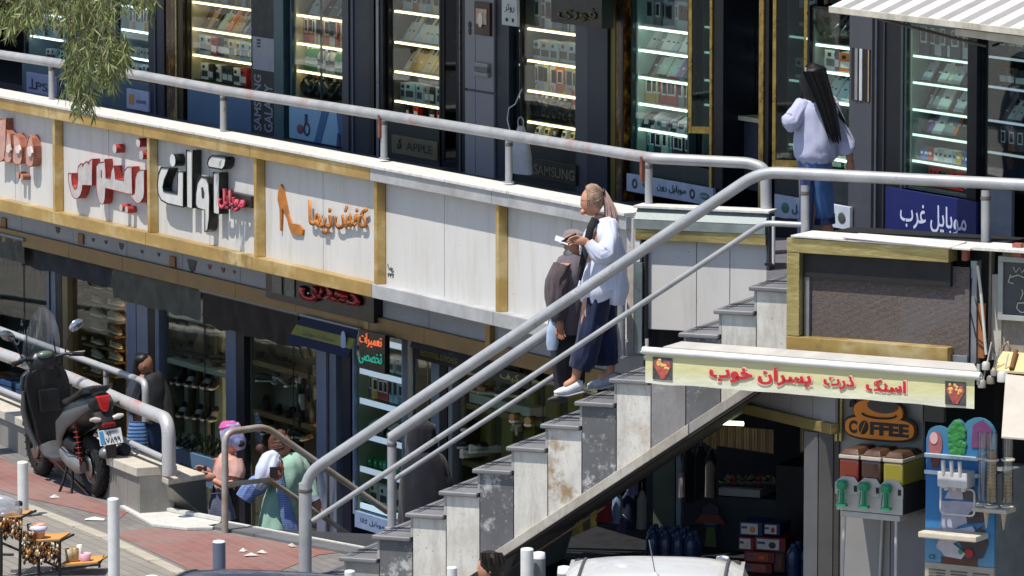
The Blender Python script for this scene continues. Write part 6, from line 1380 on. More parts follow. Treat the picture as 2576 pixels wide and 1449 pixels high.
for k in range(4): mb = MB(); z_ = hh_ * (.12 + k * .22); mb.hexa([(0, -.004, z_), (.42, -.004, z_ - .07), (.42, -.001, z_ - .07), (0, -.001, z_), (0, -.004, z_ + .1), (.42, -.004, z_ + .03), (.42, -.001, z_ + .03), (0, -.001, z_ + .1)]); mb.build('red_stripe', plain('#6a1c1c', .6), t)

# ice cream machine
I_ = G.off(-.1); ia, _ = I_.hit(2328, 1300); ib, _ = I_.hit(2502, 1300)
iz = lambda y: I_.hit(2328, y)[1]; ih = iz(1300); iw = ib - ia
im = thing('ice_cream_machine', 'tall blue fronted soft ice cream machine with green topping picture and cone tubes', 'ice cream machine', I_.P(ia, 0, 0), I_.rz)
s = NT('printed_blue_front'); s.set(.35); tc = s.n('SeparateXYZ'); s.l(s.tc.outputs['Object'], tc.inputs[0]); mm = s.n('MapRange'); mm.inputs[1].default_value = iz(1410); mm.inputs[2].default_value = iz(1070); s.l(tc.outputs[2], mm.inputs[0])
s.col(s.ramp(mm.outputs[0], [(0, '#5a90b0'), (.35, '#2a74aa'), (.7, '#1c64a2'), (1, '#457a98')])); blu = s.m
zt1_, zt2_, zt3_ = iz(1072), iz(1055), iz(1040); zb_i = iz(1412)
poly = [(0, zb_i), (iw, zb_i), (iw, zt3_ - .14)] + [(iw * .75 + iw * .25 * cos(a), zt3_ - .14 + .14 * sin(a)) for a in [k * pi / 10 for k in range(1, 9)]] + [(iw * .45 + iw * .12 * cos(a), zt2_ - .08 + .1 * sin(a)) for a in [k * pi / 8 for k in range(1, 7)]] + [(iw * .18 + iw * .16 * cos(a), zt1_ - .06 + .07 * sin(a)) for a in [k * pi / 8 for k in range(2, 8)]] + [(0, zt1_ - .09)]
mb = MB(); mb.prism(poly, 0, .03, 'y'); mb.build('front_panel', blu, im)
mb = MB(); mb.box(.01, iw - .01, .031, .6, .02, iz(1180)); mb.build('casing', plain('#8d8f90', .4, .3), im, .01)
mb = MB(); mb.box(0, iw, -.005, .03, .02, zb_i - .003); mb.build('lower_panel', plain('#a89f90', .5), im, .006)
for k in range(3):
    for j in range(14):
        mb = MB(); a = iw * (.06 + .32 * k); z_ = zb_i - .06 - j * .022
        if z_ < .1: break
        mb.box(a, a + iw * .24, -.009, -.0055, z_, z_ + .01); mb.build('louvre', plain('#5c564c', .6), im)
def ip(x, y): return (I_.hit(x, y)[0] - ia, iz(y + (0 if True else 0)))
def iprint(name, c, pts, y=-.004, th=.004):
    mb = MB(); mb.prism([(iw * a, zb_i + (zt3_ - zb_i) * b) for a, b in pts], y - th, y, 'y'); mb.build(name, plain(c, .4, 0, .15, 12, .05), im)
bb = lambda cx, cz, rx, rz_, n=16: [(cx + rx * cos(2 * pi * k / n), cz + rz_ * sin(2 * pi * k / n)) for k in range(n)]
mb = MB()
for _ in range(46):
    a_, r_ = random.uniform(0, 6.28), random.uniform(0, 1) ** .5; mb.ell((iw * (.45 + .1 * r_ * cos(a_)), -.006, zb_i + (zt3_ - zb_i) * (.84 + .11 * r_ * sin(a_))), (.034, .007, .03), 7, 5)
mb.build('green_topping_print', plain('#2f7d3e', .5, 0, .4, 26), im)
iprint('magenta_print', '#6c3a66', [(.66, .8), (.92, .8), (.96, .93), (.82, .99), (.68, .95)])
iprint('sundae_print', '#9a5a5c', bb(.14, .8, .1, .09)); iprint('sundae_print', '#c9a0a0', bb(.12, .84, .06, .04), -.009); iprint('cup_print', '#5c2a20', [(.06, .72), (.22, .72), (.18, .64), (.1, .64)])
iprint('cone_print', '#b5aeb8', [(.52, .66), (.28, .44), (.55, .44)], -.004); iprint('cone_print', '#4a464c', [(.53, .66), (.56, .44), (.78, .44)], -.004)
iprint('swirl_print', '#a9a6b4', [(.22, .42), (.45, .43), (.78, .43), (.66, .3), (.5, .26), (.2, .16), (.16, .1), (.3, .06), (.5, .05), (.62, .12), (.4, .14), (.3, .2), (.66, .26), (.72, .3), (.34, .3)][:8] + [(.3, .06), (.24, .3)])
iprint('swirl_print', '#37353b', [(.6, .33), (.8, .43), (.86, .36), (.84, .3), (.62, .28)], -.009); iprint('swirl_print', '#3b383d', [(.5, .16), (.84, .28), (.92, .16), (.84, .06), (.6, .03), (.56, .1)], -.009)
iprint('swirl_print', '#b9b5bf', [(.18, .12), (.3, .22), (.7, .27), (.74, .24), (.42, .14), (.6, .08), (.54, .04), (.3, .05)], -.014)
iprint('green_badge', '#2a8a4c', bb(.53, .09, .03, .018), -.02); iprint('red_badge', '#a8242a', bb(.66, .085, .06, .03), -.02); iprint('brown_print', '#5a3424', [(.24, .0), (.76, .0), (.76, .045), (.24, .045)], -.004)
text_mesh('lettering', 'CE', plain('#1c3a5a'), iw * .06, iw * .16, iz(1404), iz(1392), -.006, .003, .01, im)
for z_, wd_ in ((iz(1148), .78), (iz(1190), .8)): mb = MB(); mb.box(.0, iw * wd_, -.03, -.005, z_, z_ + .03); mb.build('trim_bar', plain('#c9d4da', .3, .2), im, .005)
noz = plain('#c9c6c4', .35)
mb = MB(); mb.box(iw * .3, iw * .73, -.16, -.005, iz(1212), iz(1172)); hd = mb.build('dispensing_head', noz, im, .012)
for k in range(3):
    cx = iw * (.39 + .12 * k); mb = MB(); mb.tube([(cx, -.15, iz(1180)), (cx + .0, -.17, iz(1145))], .016, 8); mb.build('lever', noz, hd); mb = MB(); mb.tube([(cx, -.1, iz(1212)), (cx, -.1, iz(1222))], .02, 8); mb.build('nozzle', noz, hd)
fr_ = MB(); a, b = iw * .27, iw * .76; zA, zB_ = iz(1218), iz(1284)
fr_.tube(bend([(a, -.06, zA), (b, -.06, zA), (b, -.06, zB_), (a, -.06, zB_), (a, -.06, zA)], .04), .009, 6); fr_.build('guard_frame', noz, im)
mb = MB(); mb.box(iw * .08, iw * .92, -.22, -.001, iz(1340), iz(1325)); mb.build('drip_shelf', plain('#c4bba8', .5), im, .01)
ct = thing('cone_holder', 'clear triple tube cone holder full of wafer cones on the right of the blue machine', 'cone holder', I_.P(ia + iw, -.06, iz(1262)), I_.rz)
L_ = iz(1070) - iz(1262)
for k, (cx, cy, n) in enumerate(((-.06, -.02, 0), (.03, -.06, 14), (.13, .0, 7))):
    mb = MB(); mb.tube([(cx, cy, .06), (cx, cy, L_)], .042, 14, False); mb.build('clear_tube', glassy('#dfe6e6', .16), ct)
    for z_ in (.03, L_ * .66): mb = MB(); mb.torus((cx, cy, z_), .045, .01, 'z', 18, 6); mb.build('collar', plain('#c9bfae', .5), ct)
    for j in range(n): mb = MB(); mb.lathe([(.012, 0), (.03, .03), (.036, .045)], (cx, cy, .06 + j * .026), 10); mb.build('wafer_cone', plain('#b5925c', .7), ct)
mb = MB(); mb.box(-.1, .18, -.12, .05, -.01, .02); mb.build('base_plate', plain('#b9ae9a', .5), ct, .008)
for x in (-.02, .12): mb = MB(); mb.lathe([(.005, -.14), (.022, -.02), (.03, .0)], (x, -.04, 0), 10); mb.build('cone_foot', plain('#b5a68c', .5), ct)

# goods under the stair
def carton(x, y0, x1, y1, w, c1, c2, label, F=C, prt='#c9c4bc'):
    a, z1_ = F.hit(x, y0, w); b, _ = F.hit(x1, y0, w); z0_ = max(.021, F.hit(x, y1, w)[1])
    t = thing('juice_carton', label, 'carton', F.P(a, w, z0_), F.rz, 'cartons stacked under the stair'); wd = b - a; h = z1_ - z0_
    mb = MB(); mb.box(0, wd, 0, .25, 0, h); mb.build('box_body', plain(c1, .6), t, .003)
    mb = MB(); mb.box(wd * .08, wd * .8, -.004, -.001, h * .12, h * .88); mb.build('front_print', plain(prt, .6), t)
    mb = MB(); mb.ell((wd * .58, -.006, h * .45), (wd * .12, .003, h * .24), 12, 6); mb.build('fruit_print', plain(c2, .5), t)
    mb = MB(); mb.box(wd * .1, wd * .35, -.007, -.0045, h * .5, h * .68); mb.build('fruit_print', plain('#3a4a7a', .5), t)
wj = 1.5
carton(1860, 1311, 1918, 1346, wj, '#1f2a52', '#c98a2a', 'topmost white and navy carton with an orange fruit print'); carton(1921, 1316, 1962, 1345, wj, '#1f2a52', '#a8322a', 'small navy carton right beside the topmost one')
carton(1898, 1350, 1976, 1384, wj - .02, '#7a1c22', '#2a2a30', 'red carton with a dark round print on the second layer, right'); carton(1858, 1350, 1896, 1383, wj - .02, '#8a1f26', '#c9b9b0', 'narrow red carton at the left of the second layer')
carton(1872, 1386, 1948, 1412, wj - .04, '#7a2a1c', '#d9582a', 'red carton with orange fruit in the third layer', prt='#9a4a34'); carton(1862, 1414, 1942, 1460, wj - .04, '#6a1a1c', '#c43a2a', 'bottom carton with red fruit print', prt='#8f5a4a')
carton(1946, 1388, 1975, 1440, wj - .02, '#2a1c1a', '#8a4a2a', 'dark narrow carton standing right of the bottom ones', prt='#6a3a2a')
def bottle_pack(x, y, w, n, label, F=C, sc=1.0):
    a, z0_ = F.hit(x, y, w); z0_ = max(.021, z0_); g = thing('bottle_pack', label, 'bottle pack', F.P(a, w, z0_), F.rz, 'packs of water bottles')
    bm_ = plain('#2b3d5e', .2, 0, .5, 14, .2); cp_ = plain('#33456a', .4)
    for i in range(n):
        for j in range(2):
            mb = MB(); mb.lathe([(.04, 0), (.045, .015), (.042, .05), (.045, .09), (.042, .13), (.045, .17), (.03, .2), (.018, .215)], (i * .09, j * .09, 0), 12); b_ = mb.build('bottle', bm_, g)
            mb = MB(); mb.lathe([(.02, .215), (.02, .232)], (i * .09, j * .09, 0), 10); mb.build('bottle_cap', cp_, b_)
    g.scale = (sc,) * 3
bottle_pack(1640, 1395, 1.6, 4, 'blue water bottle pack standing on the dark ledge under the stair'); bottle_pack(1996, 1500, 1.2, 3, 'blue water bottle pack beside the carton stack at the bottom edge', sc=1.3)
bottle_pack(1640, 1500, 1.5, 4, 'lower blue water bottle pack half hidden by the white car roof', sc=1.2); bottle_pack(2248, 1520, .75, 3, 'blue water bottle pack in the shade behind the dispenser stand', sc=1.6)
def vwall(name, label, x0, x1, y0, y1, w, c, cat='post', th=.06):
    t = thing(name, label, cat, C.P(0, w, 0), C.rz); a, z1_ = C.hit(x0, y0, w); b, _ = C.hit(x1, y0, w); z0_ = max(.021, C.hit(x0, y1, w)[1])
    mb = MB(); mb.box(a, b, 0, th, z0_, z1_); mb.build('shaft', plain(c, .6, 0, .1, 4), t, .003); return t
vwall('pale_post', 'slim pale blue post deep under the stair beside the dark clothes', 1701, 1713, 1130, 1420, 2.2, '#76858c'); vwall('olive_pier', 'dim olive grey pier under the stair left of the slim pale post', 1643, 1698, 1130, 1700, 2.25, '#4a4f44')
vwall('dark_counter', 'dark counter with a pale front edge deep in the snack shop', 1806, 1975, 1248, 1700, 2.3, '#232a33', 'counter', .5); vwall('counter_edge', 'pale strip along the counter top in the snack shop', 1808, 1912, 1227, 1246, 2.28, '#9a9a98', 'counter edge', .4)
vwall('service_cabinet', 'black upright freezer at the right of the dim snack shop', 1952, 2022, 1170, 1700, 2.2, '#17181d', 'freezer', .5)
def garment(x0, x1, y0, y1, w, c, label, seed=0):
    a, z1_ = C.hit((x0 + x1) / 2, y0, w); wd = abs(C.hit(x1, y0, w)[0] - C.hit(x0, y0, w)[0]); z0_ = C.hit((x0 + x1) / 2, y1, w)[1]; h = z1_ - z0_
    t = thing('hanging_garment', label, 'garment', C.P(a, w, z0_), C.rz, 'clothes hanging under the stair')
    mb = MB(); mb.loft([((0, 0, 0), wd * .5, .05), ((0, 0, h * .4), wd * .42, .05), ((0, 0, h * .8), wd * .46, .05), ((0, 0, h * .96), wd * .2, .03), ((0, 0, h), .02, .02)], 16, folds=.18, seed=seed); mb.build('cloth', m_cloth(c), t)
    mb = MB(); mb.tube([(-wd * .3, 0, h * .9), (0, 0, h + .02), (wd * .3, 0, h * .9)], .005, 5); mb.tube([(0, 0, h + .02), (0, 0, h + .08)], .004, 5); mb.build('hanger', plain('#7a7a7c', .4, .5), t)
for k, a in enumerate(((1716, 1750, 1125, 1262, 2.0, '#14141a', 'black garment beside the slim pale post'), (1748, 1778, 1122, 1255, 2.05, '#1b1a24', 'black garment in the middle of the dark row'), (1776, 1806, 1130, 1250, 2.0, '#101014', 'black garment at the right of the dark row'),
                       (1706, 1722, 1190, 1250, 1.9, '#a89aa0', 'small pinkish white garment by the slim pale post'), (1500, 1540, 1255, 1312, 1.7, '#8a2f34', 'red garment close under the stair stringer'), (1540, 1565, 1240, 1315, 1.8, '#7d8fb0', 'pale blue garment right of the red one'),
                       (1565, 1600, 1235, 1330, 1.85, '#1c2140', 'navy garment between the pale blue and white ones'), (1580, 1606, 1208, 1245, 1.75, '#6f6a8c', 'lilac garment hanging highest under the stringer'), (1604, 1626, 1236, 1330, 1.8, '#8f918c', 'long white garment hanging like a knotted scarf'),
                       (1555, 1580, 1300, 1340, 1.8, '#4c4468', 'purple patterned garment lowest in the row'))): garment(*a, seed=k * 3)
t = thing('paper_toy', 'colourful cross shaped paper toy hanging on the dark counter front', 'toy', C.pt(1790, 1325, 2.2), C.rz)
for pts, c in (([(-.06, -.0), (.06, -.0), (.07, .16), (0, .2), (-.07, .16)], '#3a2a40'), ([(-.13, .03), (.13, .03), (.08, .1), (-.08, .1)], '#7a3226'), ([(-.05, -.16), (.05, -.16), (.03, .02), (-.03, .02)], '#5c6a3a'), ([(-.05, .02), (.05, .02), (0, .11)], '#3c6a94')):
    mb = MB(); mb.prism(pts, -.01 - len(c) * .001 - random.random() * .02, .0, 'y'); mb.build('paper_piece', plain(c, .6), t)

t = thing('slatted_blind', 'brown vertical slat fringe glowing dimly under the kiosk ceiling', 'blind', C.P(0, 1.5, 0), C.rz)
for k in range(30):
    x = 1742 + 205 * k / 30; yb_ = 1112 + 30 * k / 30 if k > 8 else 1098 + 4 * k
    a, z1_ = C.hit(x, 1064 + k * .6, 1.5); b = C.hit(x + 5.6, 1064, 1.5)[0]; z0_ = C.hit(x, yb_, 1.5)[1]
    mb = MB(); mb.box(a, b, 0, .012, z0_, z1_); mb.build('slat', plain('#8a7458' if k % 3 else '#6e5a44', .7, 0, .15, 12), t)
mb = MB(); p0_, p1_ = C.hit(1790, 1062, 1.3), C.hit(1870, 1066, 1.3); mb.tube([(p0_[0], -.2, p0_[1]), (p1_[0], -.2, p1_[1])], .018, 8); mb.build('lamp_or_fill_tube', emit('#d9f2c4', 3.0), t)
for k in range(7):
    x = 1822 + k * 21; u_, z_ = C.hit(x, 1226, 2.35); bw2 = thing('bowl', f"dim bowl, {ORD[k]} from the left on the pale counter edge in the snack shop", 'bowl', C.P(u_, 2.4, z_), 0, 'bowls on the snack counter')
    mb = MB(); mb.lathe([(.02, 0), (.05, .02), (.065, .05), (.06, .05), (.045, .025)], n=14); mb.build('bowl_body', plain(('#4a4a3c', '#5c2f26', '#3c4438')[k % 3], .4), bw2)
    mb = MB(); [mb.ell((random.uniform(-.035, .035), random.uniform(-.03, .03), .05 + random.uniform(0, .03)), (.02, .02, .02), 7, 5) for _ in range(6)]; mb.build('fruit_heap', plain(('#6a6a3a', '#8a3c26', '#4c5a2c')[k % 3], .6, 0, .4, 20), bw2)
u_, z_ = B.hit(1945, 570); g_ = thing('gate_post', 'slim white post on small dark feet beside the top of the stair', 'post', C.pt(1946, 668, .7))
o0 = g_.location.copy(); mb = MB(); mb.tube([C.pt(1946, 664, .7) - o0, C.pt(1946, 545, .7) - o0], .013, 8); mb.build('shaft', plain('#bdbdbd', .5), g_)
mb = MB(); mb.box(-.07, .09, -.01, .01, 0, .02); mb.build('foot', plain('#1d1d1f'), g_)
# ------------------------------------------------------------ parked scooter (local x forward, y left, z up)
rp_ = gp(243, 1250); hd_ = Vector((-.44, .898))
sc_ = thing('parked_scooter', 'dark grey scooter with tall clear windscreen and white plate parked by the low wall', 'scooter', (rp_.x, rp_.y, .006), math.atan2(hd_.y, hd_.x)); sc_.rotation_euler.x = R(-5)
def m_body():
    s = NT('dark_metallic_paint'); s.set(.28, .35, .5); c = s.ramp(s.noise(3, 4), [(.3, '#232426'), (.7, '#34363a')])
    c = s.mix(s.ramp(s.noise(8, 6, None, .7), [(.55, 0.0), (.8, .5)]), c, '#6a665f'); s.col(c); s.l(s.ramp(s.noise(5, 4), [(.3, .2), (.7, .5)]), s.b.inputs['Roughness']); return s.m
bdy = m_body(); blkp = plain('#131314', .55, 0, .2, 9, .1, dirt=.15); rub = plain('#101011', .85, 0, .15, 12, .3); slv = plain('#8c8d8e', .35, .5, .15, 9, .1, dirt=.3); gry = plain('#55575a', .35, .4, .12, 6, .05, dirt=.3)
WBS = 1.26
def wheel(x, name, rimc):
    w = MB(); w.torus((x, 0, .265), .2, .065, 'y', 32, 12, flat=.85)
    for k in range(28):
        a = 2 * pi * k / 28; c = Vector((x + .262 * cos(a), 0, .265 + .262 * sin(a))); t_ = Vector((-sin(a), 0, cos(a)))
        for sg in (-1, 1): w.hexa([tuple(c + Vector((0, sg * .01, 0)) - t_ * .008), tuple(c + Vector((0, sg * .045, 0)) - t_ * .002), tuple(c + Vector((0, sg * .045, 0)) + t_ * .012), tuple(c + Vector((0, sg * .01, 0)) + t_ * .006)] + [tuple(v) for v in (c + Vector((0, sg * .01, 0)) * 1 + Vector((cos(a), 0, sin(a))) * .006 - t_ * .008, c + Vector((0, sg * .045, 0)) - t_ * .002, c + Vector((0, sg * .045, 0)) + t_ * .012, c + Vector((0, sg * .01, 0)) + Vector((cos(a), 0, sin(a))) * .006 + t_ * .006)])
    o = w.build('tyre', rub, sc_)
    r = MB(); r.torus((x, 0, .265), .15, .016, 'y', 28, 8, flat=2.2); r.lathe([(.04, -.05), (.045, -.03), (.045, .03), (.04, .05)], n=14); q = len(r.v) - 56; r.v[q:] = [(x + a, c, .265 + b) for a, b, c in r.v[q:]]
    for k in range(5):
        a = 2 * pi * k / 5 + .3; r.tube([(x + .03 * cos(a), 0, .265 + .03 * sin(a)), (x + .145 * cos(a), 0, .265 + .145 * sin(a))], [.02, .014], 8)
    r.build('rim', rimc, o)
    d = MB(); d.lathe([(.05, -.002), (.1, -.002), (.1, .002), (.05, .002)], n=24); d.v = [(x + a, .055 + c, .265 + b) for a, b, c in d.v]; d.build('brake_disc', plain('#8f8a84', .3, .7), o)
wheel(0, 'rear', slv); wheel(WBS, 'front', plain('#8a6a60', .4, .3))
S3 = (0, 1, 0)
mb = MB(); mb.loft([((-.36, 0, .93), .03, .05), ((-.3, 0, .87), .1, .11), ((-.15, 0, .8), .14, .145), ((.05, 0, .73), .16, .16), ((.25, 0, .66), .15, .15), ((.42, 0, .56), .14, .12), ((.5, 0, .44), .12, .09), ((.5, 0, .3), .07, .06)], 20, side=S3); mb.build('rear_body', bdy, sc_)
for sg in (1, -1):
    mb = MB(); mb.loft([((-.3, sg * .1, .84), .03, .02), ((-.1, sg * .15, .76), .055, .02), ((.15, sg * .165, .67), .075, .02), ((.35, sg * .15, .56), .09, .02), ((.45, sg * .12, .42), .07, .02), ((.44, sg * .1, .3), .03, .015)], 12, side=S3); mb.build('side_panel', gry, sc_)
mb = MB(); mb.loft([((-.28, 0, .96), .03, .09), ((-.15, 0, .945), .04, .13), ((.05, 0, .87), .04, .14), ((.2, 0, .81), .04, .13), ((.36, 0, .79), .035, .1), ((.44, 0, .775), .02, .06)], 18, side=S3); mb.build('seat', plain('#1c1c1e', .5, 0, .15, 8, .15, dirt=.2), sc_)
mb = MB()
for sg in (1, -1): mb.tube([(-.12, sg * .14, .93), (-.26, sg * .13, .99), (-.36, sg * .07, 1.0)], .012, 8)
mb.tube([(-.36, .07, 1.0), (-.36, -.07, 1.0)], .012, 8); mb.build('grab_rail', plain('#3b3c3e', .35, .6), sc_)
redl = NT('red_lens'); redl.set(.15); redl.col('#c41c1c'); redl.b.inputs['Coat Weight'].default_value = .5; redl.b.inputs['Emission Color'].default_value = srgb('#c41c1c'); redl.b.inputs['Emission Strength'].default_value = 0
mb = MB(); mb.prism([(-.06, .9), (-.025, .83), (-.025, .78), (.025, .78), (.025, .83), (.06, .9)][:0] or [(-.065, .93), (-.03, .8), (0, .785), (.03, .8), (.065, .93)], -.395, -.33, 'x'); mb.build('tail_light', redl.m, sc_, .012)
mb = MB(); mb.loft([((-.33, 0, .78), .03, .1), ((-.38, 0, .7), .035, .095), ((-.42, 0, .62), .03, .07), ((-.45, 0, .52), .02, .05), ((-.44, 0, .4), .012, .045)], 14, side=S3); mb.build('rear_mudguard', blkp, sc_)
mb = MB(); mb.box(-.46, -.4, -.06, .06, .665, .7); mb.build('reflector', plain('#7a1518', .2), sc_, .01)
for sg in (1, -1):
    mb = MB(); mb.loft([((-.4, sg * .06, .73), .018, .02), ((-.41, sg * .11, .74), .025, .03), ((-.41, sg * .15, .745), .012, .02)], 10, side=(1, 0, 0)); mb.build('indicator', plain('#b5b0a6', .25), sc_)
pl = MB(); pl.add([(-.47, -.105, .52), (-.47, .105, .52), (-.44, .105, .645), (-.44, -.105, .645), (-.474, -.105, .52), (-.474, .105, .52), (-.444, .105, .645), (-.444, -.105, .645)], [(0, 1, 2, 3), (7, 6, 5, 4), (0, 4, 5, 1), (2, 6, 7, 3), (0, 3, 7, 4), (1, 5, 6, 2)]); po = pl.build('number_plate', plain('#d9dcdc', .4), sc_)
for body, za, zb3, ya, yb in (('123', .592, .636, .03, -.06), ('87899', .53, .58, .085, -.085)):
    o = text_mesh('plate_text', ''.join(chr(0x6F0 + int(c)) for c in body), plain('#17181a'), 0, abs(yb - ya), za - .52, zb3 - .52, 0, .002, .02, po)
    o.location = (-.4765 , ya, .52); o.rotation_euler = (0, 0, -pi / 2); o.rotation_euler = (R(0), 0, -pi / 2)
    o.data.transform(Matrix(((1, 0, 0, 0), (0, 1, .24, 0), (0, 0, 1, 0), (0, 0, 0, 1))))
mb = MB(); mb.add([(-.4775, .098, .53), (-.4775, .06, .53), (-.4485, .06, .64), (-.4485, .098, .64)], [(0, 1, 2, 3)]); mb.build('plate_badge', plain('#4a8ab8', .4), po)
# engine, gearbox, shock, exhaust
mb = MB(); mb.loft([((.0, .1, .265), .05, .035), ((.1, .11, .28), .085, .045), ((.25, .11, .3), .075, .05), ((.38, .1, .34), .085, .05), ((.46, .09, .35), .05, .04)], 16, side=S3); mb.build('gearbox_cover', slv, sc_)
mb = MB(); mb.loft([((.1, .02, .36), .07, .07), ((.3, .02, .4), .09, .09), ((.45, .0, .38), .07, .07)], 14, side=S3); mb.build('engine', plain('#3a3a3a', .5, .5, .3, 14, .3), sc_)
mb = MB(); mb.loft([((.08, .1, .42), .05, .04), ((.2, .11, .46), .07, .045), ((.32, .1, .44), .05, .04)], 12, side=S3); mb.build('air_filter_box', blkp, sc_)
mb = MB()
for k in range(7): mb.torus((-.03 + k * .004, .13, .36 + k * .045), .026, .007, 'z', 14, 6)
mb.tube([(-.03, .13, .3), (.0, .13, .68)], .011, 8); mb.build('shock_absorber', plain('#6a1f1c', .4, .3), sc_)
mb = MB(); mb.loft([((.3, -.12, .24), .02, .02), ((.12, -.15, .25), .035, .035), ((.02, -.17, .3), .06, .055), ((-.2, -.18, .38), .068, .06), ((-.33, -.18, .43), .05, .045)], 16, side=S3); mb.build('exhaust', plain('#2b2c2e', .4, .4), sc_)
mb = MB(); mb.loft([((-.02, -.225, .34), .05, .012), ((-.22, -.235, .4), .05, .012)], 12, side=S3); mb.build('exhaust_guard', slv, sc_)
mb = MB(); mb.ell((-.3, .0, .42), (.06, .055, .05), 14, 10); mb.build('hub_guard', plain('#77797b', .35, .4), sc_)
mb = MB(); mb.tube([(.35, .1, .25), (.33, .16, .12), (.36, .2, .01)], .012, 8); mb.tube([(.36, .2, .012), (.3, .24, .008)], .012, 6); mb.build('side_stand', blkp, sc_)
mb = MB(); mb.tube([(.3, .08, .2), (.22, .14, .02), (.26, .17, .01)], .013, 8); mb.build('centre_stand', blkp, sc_)
# floor board, leg shield, front
mb = MB(); mb.loft([((.42, 0, .3), .05, .12), ((.6, 0, .27), .05, .15), ((.8, 0, .27), .05, .15), ((.92, 0, .32), .05, .14)], 14, side=S3); mb.build('footboard', gry, sc_)
out = [(.1, .3), (.15, .42), (.17, .55), (.205, .7), (.225, .86), (.2, .95), (.13, 1.0)]
def shield(sc, pts): return [(y * sc, z) for y, z in pts] + [(-y * sc, z) for y, z in reversed(pts)]
mb = MB(); mb.prism(shield(.92, out), .93, .985, 'x'); mb.build('leg_shield_inner', blkp, sc_, .02, bseg=3)
mb = MB(); mb.prism(shield(1.0, out), .99, 1.05, 'x'); mb.build('leg_shield_outer', bdy, sc_, .025, bseg=3)
mb = MB(); mb.box(.905, .929, -.1, .1, .62, .82); mb.build('glove_box', plain('#1d1e20', .4), sc_, .015)
mb = MB(); mb.loft([((.95, 0, .85), .03, .06), ((.96, 0, .95), .05, .08), ((.97, 0, 1.03), .05, .09)], 14, side=S3); mb.build('steering_column', blkp, sc_)
for pts in ([(.9, .1, 1.06), (.86, .12, .96), (.92, .1, .86)], [(.95, -.12, 1.07), (.9, -.15, .98), (.93, -.1, .9)], [(.02, .12, .36), (.2, .16, .38), (.4, .14, .4)]): mb = MB(); mb.tube(pts, .005, 6); mb.build('cable', rub, sc_)
for sg in (1, -1):
    mb = MB(); mb.tube([(.93, sg * .16, .33), (.99, sg * .2, .5), (.99, sg * .22, .66), (.96, sg * .22, .82)], [.02, .03, .03, .015], 10); mb.build('shield_trim', gry, sc_)
mb = MB(); mb.loft([((1.1, 0, .56), .02, .06), ((1.24, 0, .585), .02, .075), ((1.42, 0, .53), .02, .07), ((1.53, 0, .42), .015, .05)], 14, side=S3); mb.build('front_mudguard', bdy, sc_)
for sg in (1, -1): mb = MB(); mb.tube([(1.08, sg * .07, .7), (1.26, sg * .09, .265)], .02, 10); mb.build('fork_leg', blkp, sc_)
mb = MB(); mb.loft([((.98, 0, .96), .06, .1), ((.99, 0, 1.04), .09, .15), ((1.0, 0, 1.1), .08, .13), ((.99, 0, 1.14), .03, .08)], 18, side=S3); mb.build('handlebar_cowl', bdy, sc_)
mb = MB(); mb.ell((.93, 0, 1.12), (.05, .075, .035), 16, 10); mb.build('dashboard', plain('#5b6a5c', .2), sc_)
for sg in (1, -1):
    mb = MB(); mb.tube([(.96, sg * .1, 1.08), (.93, sg * .2, 1.1), (.89, sg * .24, 1.09)], .014, 8); mb.build('handlebar', blkp, sc_)
    mb = MB(); mb.tube([(.92, sg * .22, 1.095), (.86, sg * .33, 1.085)], .02, 10); mb.build('grip', rub, sc_)
    mb = MB(); mb.tube([(.97, sg * .2, 1.1), (.9, sg * .36, 1.1)], .006, 6); mb.build('brake_lever', slv, sc_)
    mb = MB(); mb.tube([(.96, sg * .2, 1.11), (.97, sg * .24, 1.22), (.96, sg * .28, 1.28)], .007, 8); mr = mb.build('mirror_stalk', blkp, sc_)
    mb = MB(); mb.ell((.95, sg * .32, 1.33), (.018, .075, .045), 16, 10, Matrix.Rotation(sg * .5, 3, 'X')); mb.build('mirror', plain('#b5bcc4' if sg < 0 else '#8a8f92', .08, .8), mr)
mb = MB(); v = []
for j in range(9):
    q = j / 8
    for i in range(9):
        p_ = (i / 8 - .5) * 2; hw = .18 * (1 - .55 * q ** 3); v.append((1.06 - .17 * q + .0 - .05 * (1 - p_ * p_) * -1, hw * p_, 1.02 + .52 * q - .05 * p_ * p_ * q))
mb.add(v, [(j * 9 + i, j * 9 + i + 1, (j + 1) * 9 + i + 1, (j + 1) * 9 + i) for j in range(8) for i in range(8)], True); mb.build('windscreen', glassy('#dfe2e4', .14, .08, .22), sc_)
mb = MB()
for sg in (1, -1): mb.tube([(1.03, sg * .14, 1.05), (1.01, sg * .12, 1.3)], .006, 6)
mb.build('windscreen_bracket', blkp, sc_)
mb = MB(); mb.loft([((1.12, 0, .84), .03, .05), ((1.1, 0, .92), .03, .09), ((1.06, 0, .98), .02, .06)], 12, side=S3); mb.build('headlight', plain('#a9b0b4', .1), sc_)
